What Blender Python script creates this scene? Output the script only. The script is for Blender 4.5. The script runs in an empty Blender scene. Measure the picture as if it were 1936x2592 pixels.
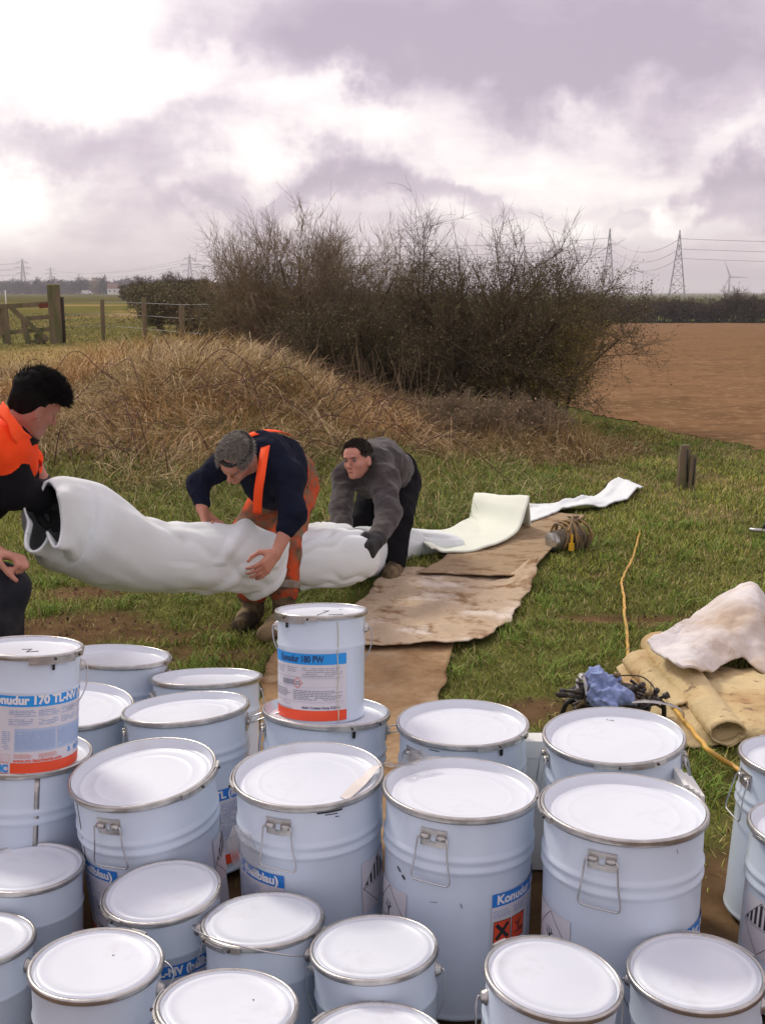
import bpy, math, random
import numpy as np
from mathutils import Vector, Matrix, Quaternion
R = math.radians
SC = bpy.context.scene
COL = SC.collection
rng = np.random.default_rng(7)
random.seed(7)

# ------------------------------------------------------------------ camera
FPX, PITCH, CAMH = 2850.0, R(11.04), 1.55
cam = bpy.data.objects.new('camera', bpy.data.cameras.new('camera')); COL.objects.link(cam)
cam.location = (0, 0, CAMH); cam.rotation_euler = (R(90) - PITCH, 0, 0)
cam.data.sensor_fit = 'VERTICAL'; cam.data.sensor_height = 24.0; cam.data.lens = FPX / 2592 * 24
cam.data.clip_start = 0.05; cam.data.clip_end = 9000
SC.camera = cam

# ------------------------------------------------------------------ sky and light
W = bpy.data.worlds.new('World'); SC.world = W; W.use_nodes = True
SUN_EL, SUN_AZ = 42.0, -38.0          # degrees; azimuth measured from +Y towards +X
def build_world():
    nt = W.node_tree; N = nt.nodes; L = nt.links; N.clear()
    def nd(t, **k):
        n = N.new(t)
        for a, b in k.items(): setattr(n, a, b)
        return n
    def m(op, a, b=None, c=None, clamp=False):
        n = nd('ShaderNodeMath', operation=op, use_clamp=clamp)
        for i, v in enumerate((a, b, c)):
            if v is None: continue
            if isinstance(v, (int, float)): n.inputs[i].default_value = v
            else: L.new(v, n.inputs[i])
        return n.outputs[0]
    tc = nd('ShaderNodeTexCoord'); d = tc.outputs['Generated']
    sp = nd('ShaderNodeSeparateXYZ'); L.new(d, sp.inputs[0])
    den = m('ADD', m('MAXIMUM', sp.outputs[2], 0.0), 0.16)
    cb = nd('ShaderNodeCombineXYZ')
    L.new(m('DIVIDE', sp.outputs[0], den), cb.inputs[0]); L.new(m('DIVIDE', sp.outputs[1], den), cb.inputs[1])
    def noise(scale, detail, rough, dist, off=(0, 0, 0), sc=(1, 1, 1)):
        mp = nd('ShaderNodeMapping'); mp.inputs['Location'].default_value = off; mp.inputs['Scale'].default_value = sc
        L.new(cb.outputs[0], mp.inputs[0])
        n = nd('ShaderNodeTexNoise'); n.inputs['Scale'].default_value = scale; n.inputs['Detail'].default_value = detail
        n.inputs['Roughness'].default_value = rough; n.inputs['Distortion'].default_value = dist
        L.new(mp.outputs[0], n.inputs['Vector']); return n.outputs[0]
    n1 = noise(0.75, 9, 0.52, 0.35, (3.1, 1.7, 0)); n2 = noise(2.3, 8, 0.55, 0.2, (9.2, 4.4, 2)); n3 = noise(7, 6, .6, 0, (1, 2, 3))
    # warp the direction used by the large cloud masses so that their edges billow
    nw = nd('ShaderNodeTexNoise'); nw.inputs['Scale'].default_value = 7; nw.inputs['Detail'].default_value = 8; nw.inputs['Roughness'].default_value = .58; L.new(d, nw.inputs['Vector'])
    vs = nd('ShaderNodeVectorMath', operation='SUBTRACT'); L.new(nw.outputs['Color'], vs.inputs[0]); vs.inputs[1].default_value = (.5, .5, .5)
    vk = nd('ShaderNodeVectorMath', operation='SCALE'); L.new(vs.outputs[0], vk.inputs[0]); vk.inputs['Scale'].default_value = .20
    va = nd('ShaderNodeVectorMath', operation='ADD'); L.new(d, va.inputs[0]); L.new(vk.outputs[0], va.inputs[1])
    cp, sn = math.cos(PITCH), math.sin(PITCH)
    def blob(px, py, rx, ry, amp, soft=.55):
        a = (px - 968) / FPX; b = (1296 - py) / FPX
        v = Vector((a, cp + b * sn, -sn + b * cp)).normalized()
        s = nd('ShaderNodeVectorMath', operation='SUBTRACT'); L.new(va.outputs[0], s.inputs[0]); s.inputs[1].default_value = v
        q = nd('ShaderNodeVectorMath', operation='MULTIPLY'); L.new(s.outputs[0], q.inputs[0]); q.inputs[1].default_value = (FPX / rx, 1.4, FPX / ry)
        ln = nd('ShaderNodeVectorMath', operation='LENGTH'); L.new(q.outputs[0], ln.inputs[0])
        mr = nd('ShaderNodeMapRange', interpolation_type='SMOOTHSTEP'); L.new(ln.outputs['Value'], mr.inputs[0])
        mr.inputs[1].default_value = 1 - soft; mr.inputs[2].default_value = 1 + soft; mr.inputs[3].default_value = amp; mr.inputs[4].default_value = 0
        return mr.outputs[0]
    t = m('ADD', m('MULTIPLY', m('SUBTRACT', n1, .5), .75), m('MULTIPLY', m('SUBTRACT', n2, .5), .45))
    t = m('ADD', t, m('MULTIPLY', m('SUBTRACT', n3, .5), .12))
    t = m('ADD', t, .45)
    for b in [(1250, 90, 640, 150, -.34, .35), (1780, 230, 420, 95, -.20, .4), (150, 90, 260, 170, .42, .8), (560, 210, 190, 70, .30, .7),
              (40, 480, 130, 110, .5, .7), (150, 330, 230, 55, -.30, .6), (900, 335, 330, 75, .38, .6), (1560, 375, 330, 80, .22, .7), (1180, 330, 110, 60, -.22, .6),
              (950, 505, 480, 38, -.34, .5), (560, 470, 330, 60, -.10, .7), (1430, 540, 330, 38, .30, .6), (1765, 520, 60, 48, .5, .6), (1900, 520, 110, 90, -.42, .35), (1650, 525, 90, 22, -.3, .5),
              (1850, 610, 180, 40, .15, .7), (300, 620, 300, 40, .1, .8), (1200, 640, 900, 30, -.05, .8)]:
        t = m('ADD', t, blob(*b))
    nb = nd('ShaderNodeTexNoise'); nb.inputs['Scale'].default_value = 9; nb.inputs['Detail'].default_value = 10; nb.inputs['Roughness'].default_value = .62; nb.inputs['Distortion'].default_value = .3
    ml = nd('ShaderNodeVectorMath', operation='MULTIPLY'); L.new(d, ml.inputs[0]); ml.inputs[1].default_value = (1, 1, 1.8); L.new(ml.outputs[0], nb.inputs['Vector'])
    t = m('ADD', t, m('MULTIPLY', m('SUBTRACT', nb.outputs[0], .5), .75))
    t = m('ADD', m('MULTIPLY', m('SUBTRACT', t, .5), 1.05), .52)
    r = nd('ShaderNodeValToRGB'); cr = r.color_ramp
    cols = [(0.0, (.42, .345, .42)), (.26, (.54, .45, .525)), (.42, (.66, .565, .615)), (.58, (.82, .73, .745)), (.76, (.96, .89, .86)), (1.0, (1.2, 1.16, 1.10))]
    cr.elements[0].position = 0; cr.elements[1].position = 1
    for p, c in cols[1:-1]: cr.elements.new(p)
    for e, (p, c) in zip(cr.elements, cols): e.color = (*c, 1)
    L.new(t, r.inputs[0])
    # pale band towards the horizon, the same all the way round
    hz_ = nd('ShaderNodeMapRange', interpolation_type='SMOOTHSTEP'); L.new(sp.outputs[2], hz_.inputs[0])
    hz_.inputs[1].default_value = 0.0; hz_.inputs[2].default_value = .11; hz_.inputs[3].default_value = .55; hz_.inputs[4].default_value = 0
    mx = nd('ShaderNodeMix', data_type='RGBA'); L.new(hz_.outputs[0], mx.inputs[0]); L.new(r.outputs[0], mx.inputs[6]); mx.inputs[7].default_value = (.74, .645, .665, 1)
    bg = nd('ShaderNodeBackground'); L.new(mx.outputs[2], bg.inputs[0]); bg.inputs[1].default_value = 0.93
    sky = nd('ShaderNodeTexSky', sky_type='NISHITA'); sky.sun_disc = False; sky.sun_elevation = R(SUN_EL); sky.sun_rotation = R(SUN_AZ)
    b2 = nd('ShaderNodeBackground'); L.new(sky.outputs[0], b2.inputs[0]); b2.inputs[1].default_value = 0.06
    ms = nd('ShaderNodeMixShader'); ms.inputs[0].default_value = .12; L.new(bg.outputs[0], ms.inputs[1]); L.new(b2.outputs[0], ms.inputs[2])
    o = nd('ShaderNodeOutputWorld'); L.new(ms.outputs[0], o.inputs[0])
build_world()
sl = bpy.data.lights.new('sun', 'SUN'); sl.energy = 1.5; sl.angle = R(12); sl.color = (1, .92, .78)
sun = bpy.data.objects.new('sun', sl); COL.objects.link(sun); sun.location = (0, 0, 30)
_e, _a = R(SUN_EL), R(SUN_AZ)
sun.rotation_euler = Vector((math.sin(_a) * math.cos(_e), math.cos(_a) * math.cos(_e), math.sin(_e))).to_track_quat('Z', 'Y').to_euler()
VS = SC.view_settings
VS.view_transform = 'Standard'; VS.look = 'None'; VS.exposure = 0.55; VS.gamma = 1; VS.use_curve_mapping = False
SC.cycles.max_bounces = 6; SC.cycles.transparent_max_bounces = 6; SC.cycles.volume_bounces = 0

# ------------------------------------------------------------------ geometry helpers
CP, SP = math.cos(PITCH), math.sin(PITCH)
def J(px, py, d):
    """point at image position (px,py) of the photograph, d metres along the viewing axis"""
    a = (px - 968) / FPX * d; b = (1296 - py) / FPX * d
    return np.array([a, d * CP + b * SP, CAMH - d * SP + b * CP])
def G(px, py, z=0.0):
    k = SP + (py - 1296) / FPX * CP
    return J(px, py, (CAMH - z) / k)
def pix(p):
    p = np.atleast_2d(p); z = p[:, 2] - CAMH; d = p[:, 1] * CP - z * SP; u = p[:, 1] * SP + z * CP
    return np.c_[968 + FPX * p[:, 0] / d, 1296 - FPX * u / d]
def hsh(i, j, k, s):
    n = (i.astype(np.int64) * 374761393 + j.astype(np.int64) * 668265263 + k.astype(np.int64) * 2147483647 + s * 974634777) & 0xffffffff
    n = ((n ^ (n >> 13)) * 1274126177) & 0xffffffff
    return ((n ^ (n >> 16)) & 0xffff) / 65535.0
def vn(x, y, z=0.0, s=0):
    x, y, z = np.broadcast_arrays(np.asarray(x, float), np.asarray(y, float), np.asarray(z, float))
    i, j, k = np.floor(x), np.floor(y), np.floor(z); fx, fy, fz = x - i, y - j, z - k
    fx = fx * fx * (3 - 2 * fx); fy = fy * fy * (3 - 2 * fy); fz = fz * fz * (3 - 2 * fz); r = 0
    for a in (0, 1):
        for b in (0, 1):
            for c in (0, 1):
                r = r + hsh(i + a, j + b, k + c, s) * (fx if a else 1 - fx) * (fy if b else 1 - fy) * (fz if c else 1 - fz)
    return r * 2 - 1
def fbm(x, y, z=0.0, s=0, o=4):
    r = 0; a = 1.0; f = 1.0; t = 0
    for q in range(o):
        r = r + a * vn(np.asarray(x) * f, np.asarray(y) * f, np.asarray(z) * f, s + q); t += a; a *= .5; f *= 2.03
    return r / t
def ss(a, b, x):
    t = np.clip((np.asarray(x, float) - a) / (b - a), 0, 1); return t * t * (3 - 2 * t)
def inpoly(x, y, P):
    P = np.asarray(P)[:, :2]; c = np.zeros(np.shape(x), bool); n = len(P)
    for i in range(n):
        x0, y0 = P[i]; x1, y1 = P[(i + 1) % n]
        if y0 == y1: continue
        c ^= ((y0 > y) != (y1 > y)) & (x < (x1 - x0) * (y - y0) / (y1 - y0) + x0)
    return c
def tag(o, label=None, cat=None, group=None, kind=None):
    if label: o['label'] = label
    if cat: o['category'] = cat
    if group: o['group'] = group
    if kind: o['kind'] = kind
    return o
def empty(name, loc=(0, 0, 0), label=None, cat=None, group=None, rot=None, parent=None):
    o = bpy.data.objects.new(name, None); COL.objects.link(o); o.location = loc; o.empty_display_size = .1
    if rot is not None: o.rotation_mode = 'QUATERNION'; o.rotation_quaternion = rot
    if parent: o.parent = parent
    return tag(o, label, cat, group)
def mesh_np(name, V, Fs, mat, parent=None, smooth=True, tint=None, origin=None, link=True):
    V = np.asarray(V, np.float32)
    if origin is not None: V = V - np.asarray(origin, np.float32)
    if isinstance(Fs, np.ndarray): Fs = [Fs]
    Fs = [np.asarray(f, np.int32) for f in Fs if len(f)]
    me = bpy.data.meshes.new(name); me.vertices.add(len(V)); me.vertices.foreach_set('co', V.ravel())
    loops = np.concatenate([f.ravel() for f in Fs]); cnt = np.concatenate([np.full(len(f), f.shape[1], np.int32) for f in Fs])
    st = np.concatenate([[0], np.cumsum(cnt)[:-1]]).astype(np.int32)
    me.loops.add(len(loops)); me.loops.foreach_set('vertex_index', loops)
    me.polygons.add(len(cnt)); me.polygons.foreach_set('loop_start', st); me.polygons.foreach_set('loop_total', cnt)
    if tint is not None:
        tint = np.asarray(tint, np.float32)
        if tint.shape[1] == 3: tint = np.c_[tint, np.ones(len(tint), np.float32)]
        a = me.color_attributes.new('tint', 'FLOAT_COLOR', 'POINT'); a.data.foreach_set('color', tint.ravel())
    me.update(calc_edges=True)
    me.polygons.foreach_set('use_smooth', np.full(len(cnt), bool(smooth)))
    if mat: me.materials.append(mat)
    if not link: return me
    o = bpy.data.objects.new(name, me); COL.objects.link(o)
    if parent: o.parent = parent
    return o
def inst(name, me, parent=None, loc=None):
    o = bpy.data.objects.new(name, me); COL.objects.link(o)
    if parent: o.parent = parent
    if loc is not None: o.location = loc
    return o
class MB:
    def __init__(s): s.v = []; s.f3 = []; s.f4 = []; s.n = 0
    def add(s, V, f3=(), f4=()):
        V = np.asarray(V, float)
        if len(f3): s.f3.append(np.asarray(f3) + s.n)
        if len(f4): s.f4.append(np.asarray(f4) + s.n)
        s.v.append(V); s.n += len(V)
    def box(s, c, sz, rot=None, jit=0):
        q = np.array([[x, y, z] for x in (-.5, .5) for y in (-.5, .5) for z in (-.5, .5)]) * np.asarray(sz)
        if jit: q = q + rng.normal(0, jit, q.shape)
        if rot is not None: q = q @ np.array(rot.to_3x3() if hasattr(rot, 'to_3x3') else rot).T
        s.add(q + np.asarray(c), f4=[(0, 1, 3, 2), (4, 6, 7, 5), (0, 4, 5, 1), (2, 3, 7, 6), (0, 2, 6, 4), (1, 5, 7, 3)])
    def bar(s, a, b, w, h=None, n=4, up=(0, 0, 1)):
        a = np.asarray(a, float); b = np.asarray(b, float); h = h or w; d = b - a; d /= np.linalg.norm(d) + 1e-9
        u = np.cross(d, up)
        if np.linalg.norm(u) < 1e-3: u = np.cross(d, (1, 0, 0))
        u /= np.linalg.norm(u); v = np.cross(u, d)
        q = [p + i * u * w / 2 + j * v * h / 2 for p in (a, b) for i, j in ((-1, -1), (1, -1), (1, 1), (-1, 1))]
        s.add(q, f4=[(0, 1, 5, 4), (1, 2, 6, 5), (2, 3, 7, 6), (3, 0, 4, 7), (3, 2, 1, 0), (4, 5, 6, 7)])
    def tube(s, P, r, n=8, cap=True):
        P = np.asarray(P, float); m = len(P); r = np.broadcast_to(np.asarray(r, float), (m,))
        T = np.gradient(P, axis=0); T /= np.linalg.norm(T, axis=1)[:, None] + 1e-12
        u = np.cross(T[0], (0, 0, 1.))
        if np.linalg.norm(u) < .05: u = np.cross(T[0], (1., 0, 0))
        u /= np.linalg.norm(u); V = []; th = np.arange(n) * 2 * np.pi / n
        for i in range(m):
            u = u - T[i] * (u @ T[i]); u /= np.linalg.norm(u) + 1e-12; w = np.cross(T[i], u)
            V.append(P[i] + r[i] * (np.cos(th)[:, None] * u + np.sin(th)[:, None] * w))
        V = np.concatenate(V); i = np.arange(m - 1)[:, None] * n; j = np.arange(n)[None]
        k = (j + 1) % n; f = np.stack([i + j, i + k, i + n + k, i + n + j], -1).reshape(-1, 4); f3 = []
        if cap:
            V = np.r_[V, [P[0]], [P[-1]]]; c = m * n
            f3 = [(c, (a + 1) % n, a) for a in range(n)] + [(c + 1, (m - 1) * n + a, (m - 1) * n + (a + 1) % n) for a in range(n)]
        s.add(V, f3=f3, f4=f)
    def lathe(s, prof, n=48, closed=False, z0=0, c=(0, 0)):
        P = np.asarray(prof, float); m = len(P); th = np.arange(n) * 2 * np.pi / n
        V = np.stack([P[:, None, 0] * np.cos(th) + c[0], P[:, None, 0] * np.sin(th) + c[1], np.broadcast_to(P[:, None, 1], (m, n)) + z0], -1).reshape(-1, 3)
        i = np.arange(m if closed else m - 1)[:, None]; j = np.arange(n)[None]; k = (j + 1) % n; i2 = (i + 1) % m
        s.add(V, f4=np.stack([i * n + j, i * n + k, i2 * n + k, i2 * n + j], -1).reshape(-1, 4))
    def arc_patch(s, r, p0, p1, z0, z1, th=0.0, n=12, nz=1, zf=None):
        """curved sheet on a cylinder; phi=0 faces -Y, positive towards +X"""
        ph = np.linspace(p0, p1, n + 1); zz = np.linspace(z0, z1, nz + 1)
        def sh(rr): return np.array([[rr * math.sin(p), -rr * math.cos(p), z] for z in zz for p in ph])
        i = np.arange(nz)[:, None] * (n + 1); j = np.arange(n)[None]
        f = np.stack([i + j, i + j + 1, i + n + 2 + j, i + n + 1 + j], -1).reshape(-1, 4)
        if th <= 0: s.add(sh(r), f4=f); return
        A = sh(r + th); B = sh(r); q = len(A); e = []
        for a in range(n):
            e += [(a + 1, a, q + a, q + a + 1), (nz * (n + 1) + a, nz * (n + 1) + a + 1, q + nz * (n + 1) + a + 1, q + nz * (n + 1) + a)]
        for a in range(nz):
            e += [(a * (n + 1), (a + 1) * (n + 1), q + (a + 1) * (n + 1), q + a * (n + 1)), ((a + 1) * (n + 1) + n, a * (n + 1) + n, q + a * (n + 1) + n, q + (a + 1) * (n + 1) + n)]
        s.add(np.r_[A, B], f4=np.r_[f, f[:, ::-1] + q, np.array(e)])
    def ball(s, c, r, n=12, m=8, rot=None):
        r = np.broadcast_to(np.asarray(r, float), (3,)); P = [(0, 0, -1)]
        for i in range(1, m):
            a = -np.pi / 2 + np.pi * i / m
            P += [(math.cos(a) * math.cos(2 * np.pi * j / n), math.cos(a) * math.sin(2 * np.pi * j / n), math.sin(a)) for j in range(n)]
        P.append((0, 0, 1)); V = np.array(P) * r
        if rot is not None: V = V @ np.array(rot).T
        t = len(P) - 1; f3 = [(0, 1 + (j + 1) % n, 1 + j) for j in range(n)] + [(t, t - n + j, t - n + (j + 1) % n) for j in range(n)]
        f4 = [(1 + i * n + j, 1 + i * n + (j + 1) % n, 1 + (i + 1) * n + (j + 1) % n, 1 + (i + 1) * n + j) for i in range(m - 2) for j in range(n)]
        s.add(V + np.asarray(c), f3=f3, f4=f4)
    def build(s, name, mat, parent=None, smooth=True, origin=None, link=True, tint=None):
        V = np.concatenate(s.v); F = []
        if s.f3: F.append(np.concatenate(s.f3))
        if s.f4: F.append(np.concatenate(s.f4))
        o = mesh_np(name, V, F, mat, parent, smooth, origin=origin, link=link, tint=tint)
        return o
def flat_edges(o, ang=35):
    me = o.data if hasattr(o, 'data') else o
    me.polygons.foreach_set('use_smooth', np.ones(len(me.polygons), bool))
    me.set_sharp_from_angle(angle=R(ang)); return o
def grid_faces(nr, nc, off=0):
    i = np.arange(nr - 1)[:, None] * nc; j = np.arange(nc - 1)[None]
    return np.stack([i + j, i + j + 1, i + nc + j + 1, i + nc + j], -1).reshape(-1, 4) + off
def resample(P, n):
    P = np.asarray(P, float); d = np.r_[0, np.cumsum(np.linalg.norm(np.diff(P, axis=0), axis=1))]
    t = np.linspace(0, d[-1], n); return np.stack([np.interp(t, d, P[:, k]) for k in range(P.shape[1])], 1)
def spline(P, n):
    """Catmull-Rom through points"""
    P = np.asarray(P, float); Q = np.r_[[2 * P[0] - P[1]], P, [2 * P[-1] - P[-2]]]; out = []
    m = len(P) - 1
    for u in np.linspace(0, m, n):
        i = min(int(u), m - 1); t = u - i; a, b, c, d = Q[i:i + 4]
        out.append(.5 * ((2 * b) + (c - a) * t + (2 * a - 5 * b + 4 * c - d) * t * t + (3 * b - a - 3 * c + d) * t ** 3))
    return np.array(out)

# ------------------------------------------------------------------ materials
MATS = {}
def mat(name, col, rough=.6, metal=0, var=.15, vscale=8.0, bump=0.0, bscale=60.0, dirt=None, dscale=3.0, dthr=(.55, .7), tint=False, spec=.5, trans=0, coat=0, detail=5, stretch=(1, 1, 1), dirt2=None, d2scale=20, d2thr=(.6, .66), sheen=0, sss=0):
    if name in MATS: return MATS[name]
    m = bpy.data.materials.new(name); m.use_nodes = True; nt = m.node_tree; N = nt.nodes; L = nt.links
    b = N['Principled BSDF']; b.inputs['Roughness'].default_value = rough; b.inputs['Metallic'].default_value = metal
    b.inputs['Specular IOR Level'].default_value = spec
    if coat: b.inputs['Coat Weight'].default_value = coat; b.inputs['Coat Roughness'].default_value = .15
    if trans: b.inputs['Transmission Weight'].default_value = trans
    if sheen: b.inputs['Sheen Weight'].default_value = sheen
    if sss: b.inputs['Subsurface Weight'].default_value = sss; b.inputs['Subsurface Radius'].default_value = (.02, .008, .004)
    tc = N.new('ShaderNodeTexCoord'); mp = N.new('ShaderNodeMapping'); mp.inputs['Scale'].default_value = stretch; L.new(tc.outputs['Object'], mp.inputs[0])
    def noise(s, dt=detail, r=.6):
        n = N.new('ShaderNodeTexNoise'); n.inputs['Scale'].default_value = s; n.inputs['Detail'].default_value = dt; n.inputs['Roughness'].default_value = r
        L.new(mp.outputs[0], n.inputs['Vector']); return n.outputs[0]
    def mix(f, a, c, bt='MIX'):
        x = N.new('ShaderNodeMix'); x.data_type = 'RGBA'; x.blend_type = bt
        if isinstance(f, float): x.inputs[0].default_value = f
        else: L.new(f, x.inputs[0])
        for i, v in ((6, a), (7, c)):
            if isinstance(v, tuple): x.inputs[i].default_value = (*v, 1)
            else: L.new(v, x.inputs[i])
        return x.outputs[2]
    if tint:
        at = N.new('ShaderNodeAttribute'); at.attribute_name = 'tint'; base = at.outputs['Color']
    else: base = tuple(col)
    if var:
        mr = N.new('ShaderNodeMapRange'); L.new(noise(vscale), mr.inputs[0]); mr.inputs[1].default_value = .25; mr.inputs[2].default_value = .75
        mr.inputs[3].default_value = 1 - var; mr.inputs[4].default_value = 1 + var
        cx = N.new('ShaderNodeCombineColor')
        for i in range(3): L.new(mr.outputs[0], cx.inputs[i])
        base = mix(1.0, base, cx.outputs[0], 'MULTIPLY')
    for dd, ds, dt in ((dirt, dscale, dthr), (dirt2, d2scale, d2thr)):
        if dd:
            mr = N.new('ShaderNodeMapRange'); L.new(noise(ds, 8, .65), mr.inputs[0]); mr.inputs[1].default_value = dt[0]; mr.inputs[2].default_value = dt[1]
            base = mix(mr.outputs[0], base, tuple(dd))
    if isinstance(base, tuple): b.inputs['Base Color'].default_value = (*base, 1)
    else: L.new(base, b.inputs['Base Color'])
    if bump:
        bp = N.new('ShaderNodeBump'); bp.inputs['Strength'].default_value = bump; bp.inputs['Distance'].default_value = .01
        L.new(noise(bscale, 6), bp.inputs['Height']); L.new(bp.outputs[0], b.inputs['Normal'])
    MATS[name] = m; return m
M_ground = mat('ground_earth', (0, 0, 0), .95, tint=True, var=.45, vscale=6, bump=.7, bscale=25, spec=0, detail=8)
M_field = mat('ploughed_soil', (.205, .118, .062), .95, var=.38, vscale=1.6, bump=.9, bscale=9, spec=0, dirt=(.145, .095, .05), dscale=.35, dthr=(.45, .75), detail=10, stretch=(.8, 1, 1), dirt2=(.28, .18, .10), d2scale=7, d2thr=(.52, .62))
M_grass = mat('grass_blade', (0, 0, 0), .7, tint=True, var=0, spec=.25)
M_straw = mat('dry_grass_blade', (0, 0, 0), .8, tint=True, var=0, spec=.2)
M_twig = mat('twig_bark', (.115, .085, .055), .9, var=.4, vscale=3, spec=.2, tint=False)
M_twigl = mat('pale_twig_bark', (.23, .175, .11), .9, var=.4, vscale=3, spec=.2)
M_trunk = mat('trunk_bark', (.05, .038, .028), .95, var=.4, vscale=9, bump=.6, bscale=40, spec=.2)
M_leaf = mat('ivy_leaf', (0, 0, 0), .7, tint=True, var=0, spec=.3)
M_wood = mat('weathered_wood', (.20, .155, .10), .9, var=.4, vscale=6, bump=.6, bscale=40, dirt=(.11, .12, .05), dscale=3, dthr=(.45, .6), stretch=(3, 3, .6), spec=.2)
M_redwood = mat('red_stained_wood', (.16, .04, .025), .9, var=.3, vscale=6)
M_drum = mat('white_drum_paint', (.62, .715, .83), .30, var=.045, vscale=5, bump=.04, bscale=9, coat=.2, dirt=(.40, .42, .44), dscale=9, dthr=(.70, .86), dirt2=(.20, .19, .18), d2scale=34, d2thr=(.80, .84))
M_lid = mat('white_lid_paint', (.70, .745, .815), .32, var=.05, vscale=4, bump=.07, bscale=7, coat=.2, dirt=(.55, .53, .52), dscale=5, dthr=(.58, .84), dirt2=(.26, .20, .16), d2scale=30, d2thr=(.79, .83))
M_steel = mat('galvanised_steel', (.50, .49, .47), .30, .85, var=.25, vscale=30, bump=.1, bscale=80, dirt=(.25, .23, .2), dscale=12, dthr=(.58, .75))
M_wire = mat('steel_wire', (.55, .55, .56), .28, .9, var=.15, vscale=30)
M_black = mat('black_rubber', (.012, .012, .013), .6, var=.3)
M_mark = mat('black_marker_ink', (.02, .02, .025), .6, var=0)
M_lab = mat('label_paper', (.66, .65, .70), .5, var=.05, vscale=20)
M_blue = mat('label_blue', (.015, .19, .62), .45, var=.05)
M_blue2 = mat('label_bright_blue', (.01, .30, .78), .45, var=.05)
M_red = mat('label_orange_red', (.80, .075, .018), .45, var=.06)
M_white = mat('white_print', (.8, .8, .82), .5, var=0)
M_navy = mat('dark_blue_print', (.02, .035, .12), .5, var=0)
M_grayp = mat('grey_fine_print', (.27, .29, .36), .5, var=.2)
M_bluep = mat('blue_fine_print', (.22, .36, .62), .5, var=.1)
M_redp = mat('red_fine_print', (.72, .30, .26), .5, var=.1)
M_yell = mat('yellow_resin_drip', (.62, .60, .46), .35, var=.2)
M_felt = mat('white_felt_liner', (.76, .82, .83), .92, var=.05, vscale=3, bump=.25, bscale=160, dirt=(.46, .47, .44), dscale=1.4, dthr=(.60, .82), spec=.2, sheen=.2)
M_felt2 = mat('cream_liner_coating', (.74, .79, .68), .7, var=.05, vscale=3, bump=.15, bscale=60, spec=.3)
M_seam = mat('pale_seam_thread', (.80, .84, .84), .8, var=0)
M_sheet = mat('muddy_brown_fleece', (.36, .235, .125), .95, var=.34, vscale=9, bump=1, bscale=45, dirt=(.19, .11, .055), dscale=4.5, dthr=(.48, .66), dirt2=(.46, .34, .21), d2scale=3, d2thr=(.5, .65), spec=.1, detail=10, stretch=(1, 1, 1))
M_sheet2 = mat('pale_muddy_fleece', (.52, .41, .29), .95, var=.20, vscale=5, bump=1, bscale=40, dirt=(.25, .155, .08), dscale=5, dthr=(.50, .62), dirt2=(.68, .60, .51), d2scale=2.6, d2thr=(.52, .62), spec=.1, detail=10, stretch=(1, 1, 1))
M_sheet3 = mat('brown_ribbed_fleece', (.40, .30, .19), .95, var=.22, vscale=7, bump=1, bscale=40, dirt=(.22, .14, .075), dscale=7, dthr=(.48, .64), spec=.1, detail=10, stretch=(.8, 1.5, 1))
M_oldl = mat('cream_old_liner', (.60, .48, .26), .75, var=.22, vscale=6, bump=1, bscale=22, dirt=(.40, .25, .11), dscale=3.0, dthr=(.48, .64), dirt2=(.20, .14, .085), d2scale=12, d2thr=(.59, .67), spec=.25, detail=9)
M_dirtfelt = mat('dirty_white_felt', (.70, .67, .66), .92, var=.10, vscale=4, bump=.5, bscale=24, dirt=(.50, .40, .31), dscale=3.4, dthr=(.44, .66), dirt2=(.34, .26, .20), d2scale=13, d2thr=(.60, .70), spec=.15, detail=9)
M_hose = mat('yellow_cable_sheath', (.62, .36, .06), .5, var=.2, vscale=20, dirt=(.35, .22, .1), dscale=9, dthr=(.5, .7))
M_cabyel = mat('pale_yellow_rope', (.70, .50, .20), .7, var=.2, vscale=20)
M_plastic = mat('white_plastic_box', (.74, .75, .72), .4, var=.04)
M_film = mat('clear_torn_film', (.88, .87, .86), .12, var=.1, trans=.93, bump=.3, bscale=30); M_film.node_tree.nodes['Principled BSDF'].inputs['IOR'].default_value = 1.12
M_tape = mat('beige_tape', (.68, .64, .59), .4, var=.2)
M_skin = mat('skin', (.50, .235, .165), .5, var=.12, vscale=14, spec=.35, sss=.08, dirt=(.46, .17, .12), dscale=10, dthr=(.5, .8))
M_skinr = mat('ruddy_skin', (.54, .25, .185), .5, var=.14, vscale=14, spec=.35, sss=.08)
M_skind = mat('tanned_skin', (.40, .185, .135), .5, var=.12, vscale=14, spec=.35, sss=.08)
M_navyc = mat('navy_sweater', (.008, .011, .026), .95, var=.3, vscale=30, bump=.5, bscale=120, spec=.15)
M_orange = mat('hi_vis_orange', (.95, .075, .012), .8, var=.08, vscale=6, bump=.2, bscale=60, spec=.2)
M_orangered = mat('hi_vis_orange_band', (1.0, .095, .02), .7, var=.05, spec=.2)
M_trsr = mat('muddy_orange_trousers', (.62, .085, .025), .85, var=.2, vscale=8, bump=.4, bscale=50, dirt=(.12, .07, .045), dscale=6.5, dthr=(.44, .58), dirt2=(.20, .14, .085), d2scale=14, d2thr=(.46, .60), spec=.15)
M_refl = mat('dirty_reflective_tape', (.30, .27, .22), .6, var=.25, vscale=15, dirt=(.15, .11, .07), dscale=9, dthr=(.45, .65))
M_blk = mat('black_cloth', (.008, .008, .010), .95, var=.3, vscale=12, bump=.4, bscale=60, spec=.12)
M_grey = mat('charcoal_fleece', (.050, .042, .042), .97, var=.18, vscale=20, bump=.5, bscale=120, spec=.1, sheen=.25)
M_dkjean = mat('dark_denim', (.022, .024, .030), .9, var=.35, vscale=12, bump=.4, bscale=80, dirt=(.06, .05, .045), dscale=6, dthr=(.5, .75), spec=.15)
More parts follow.
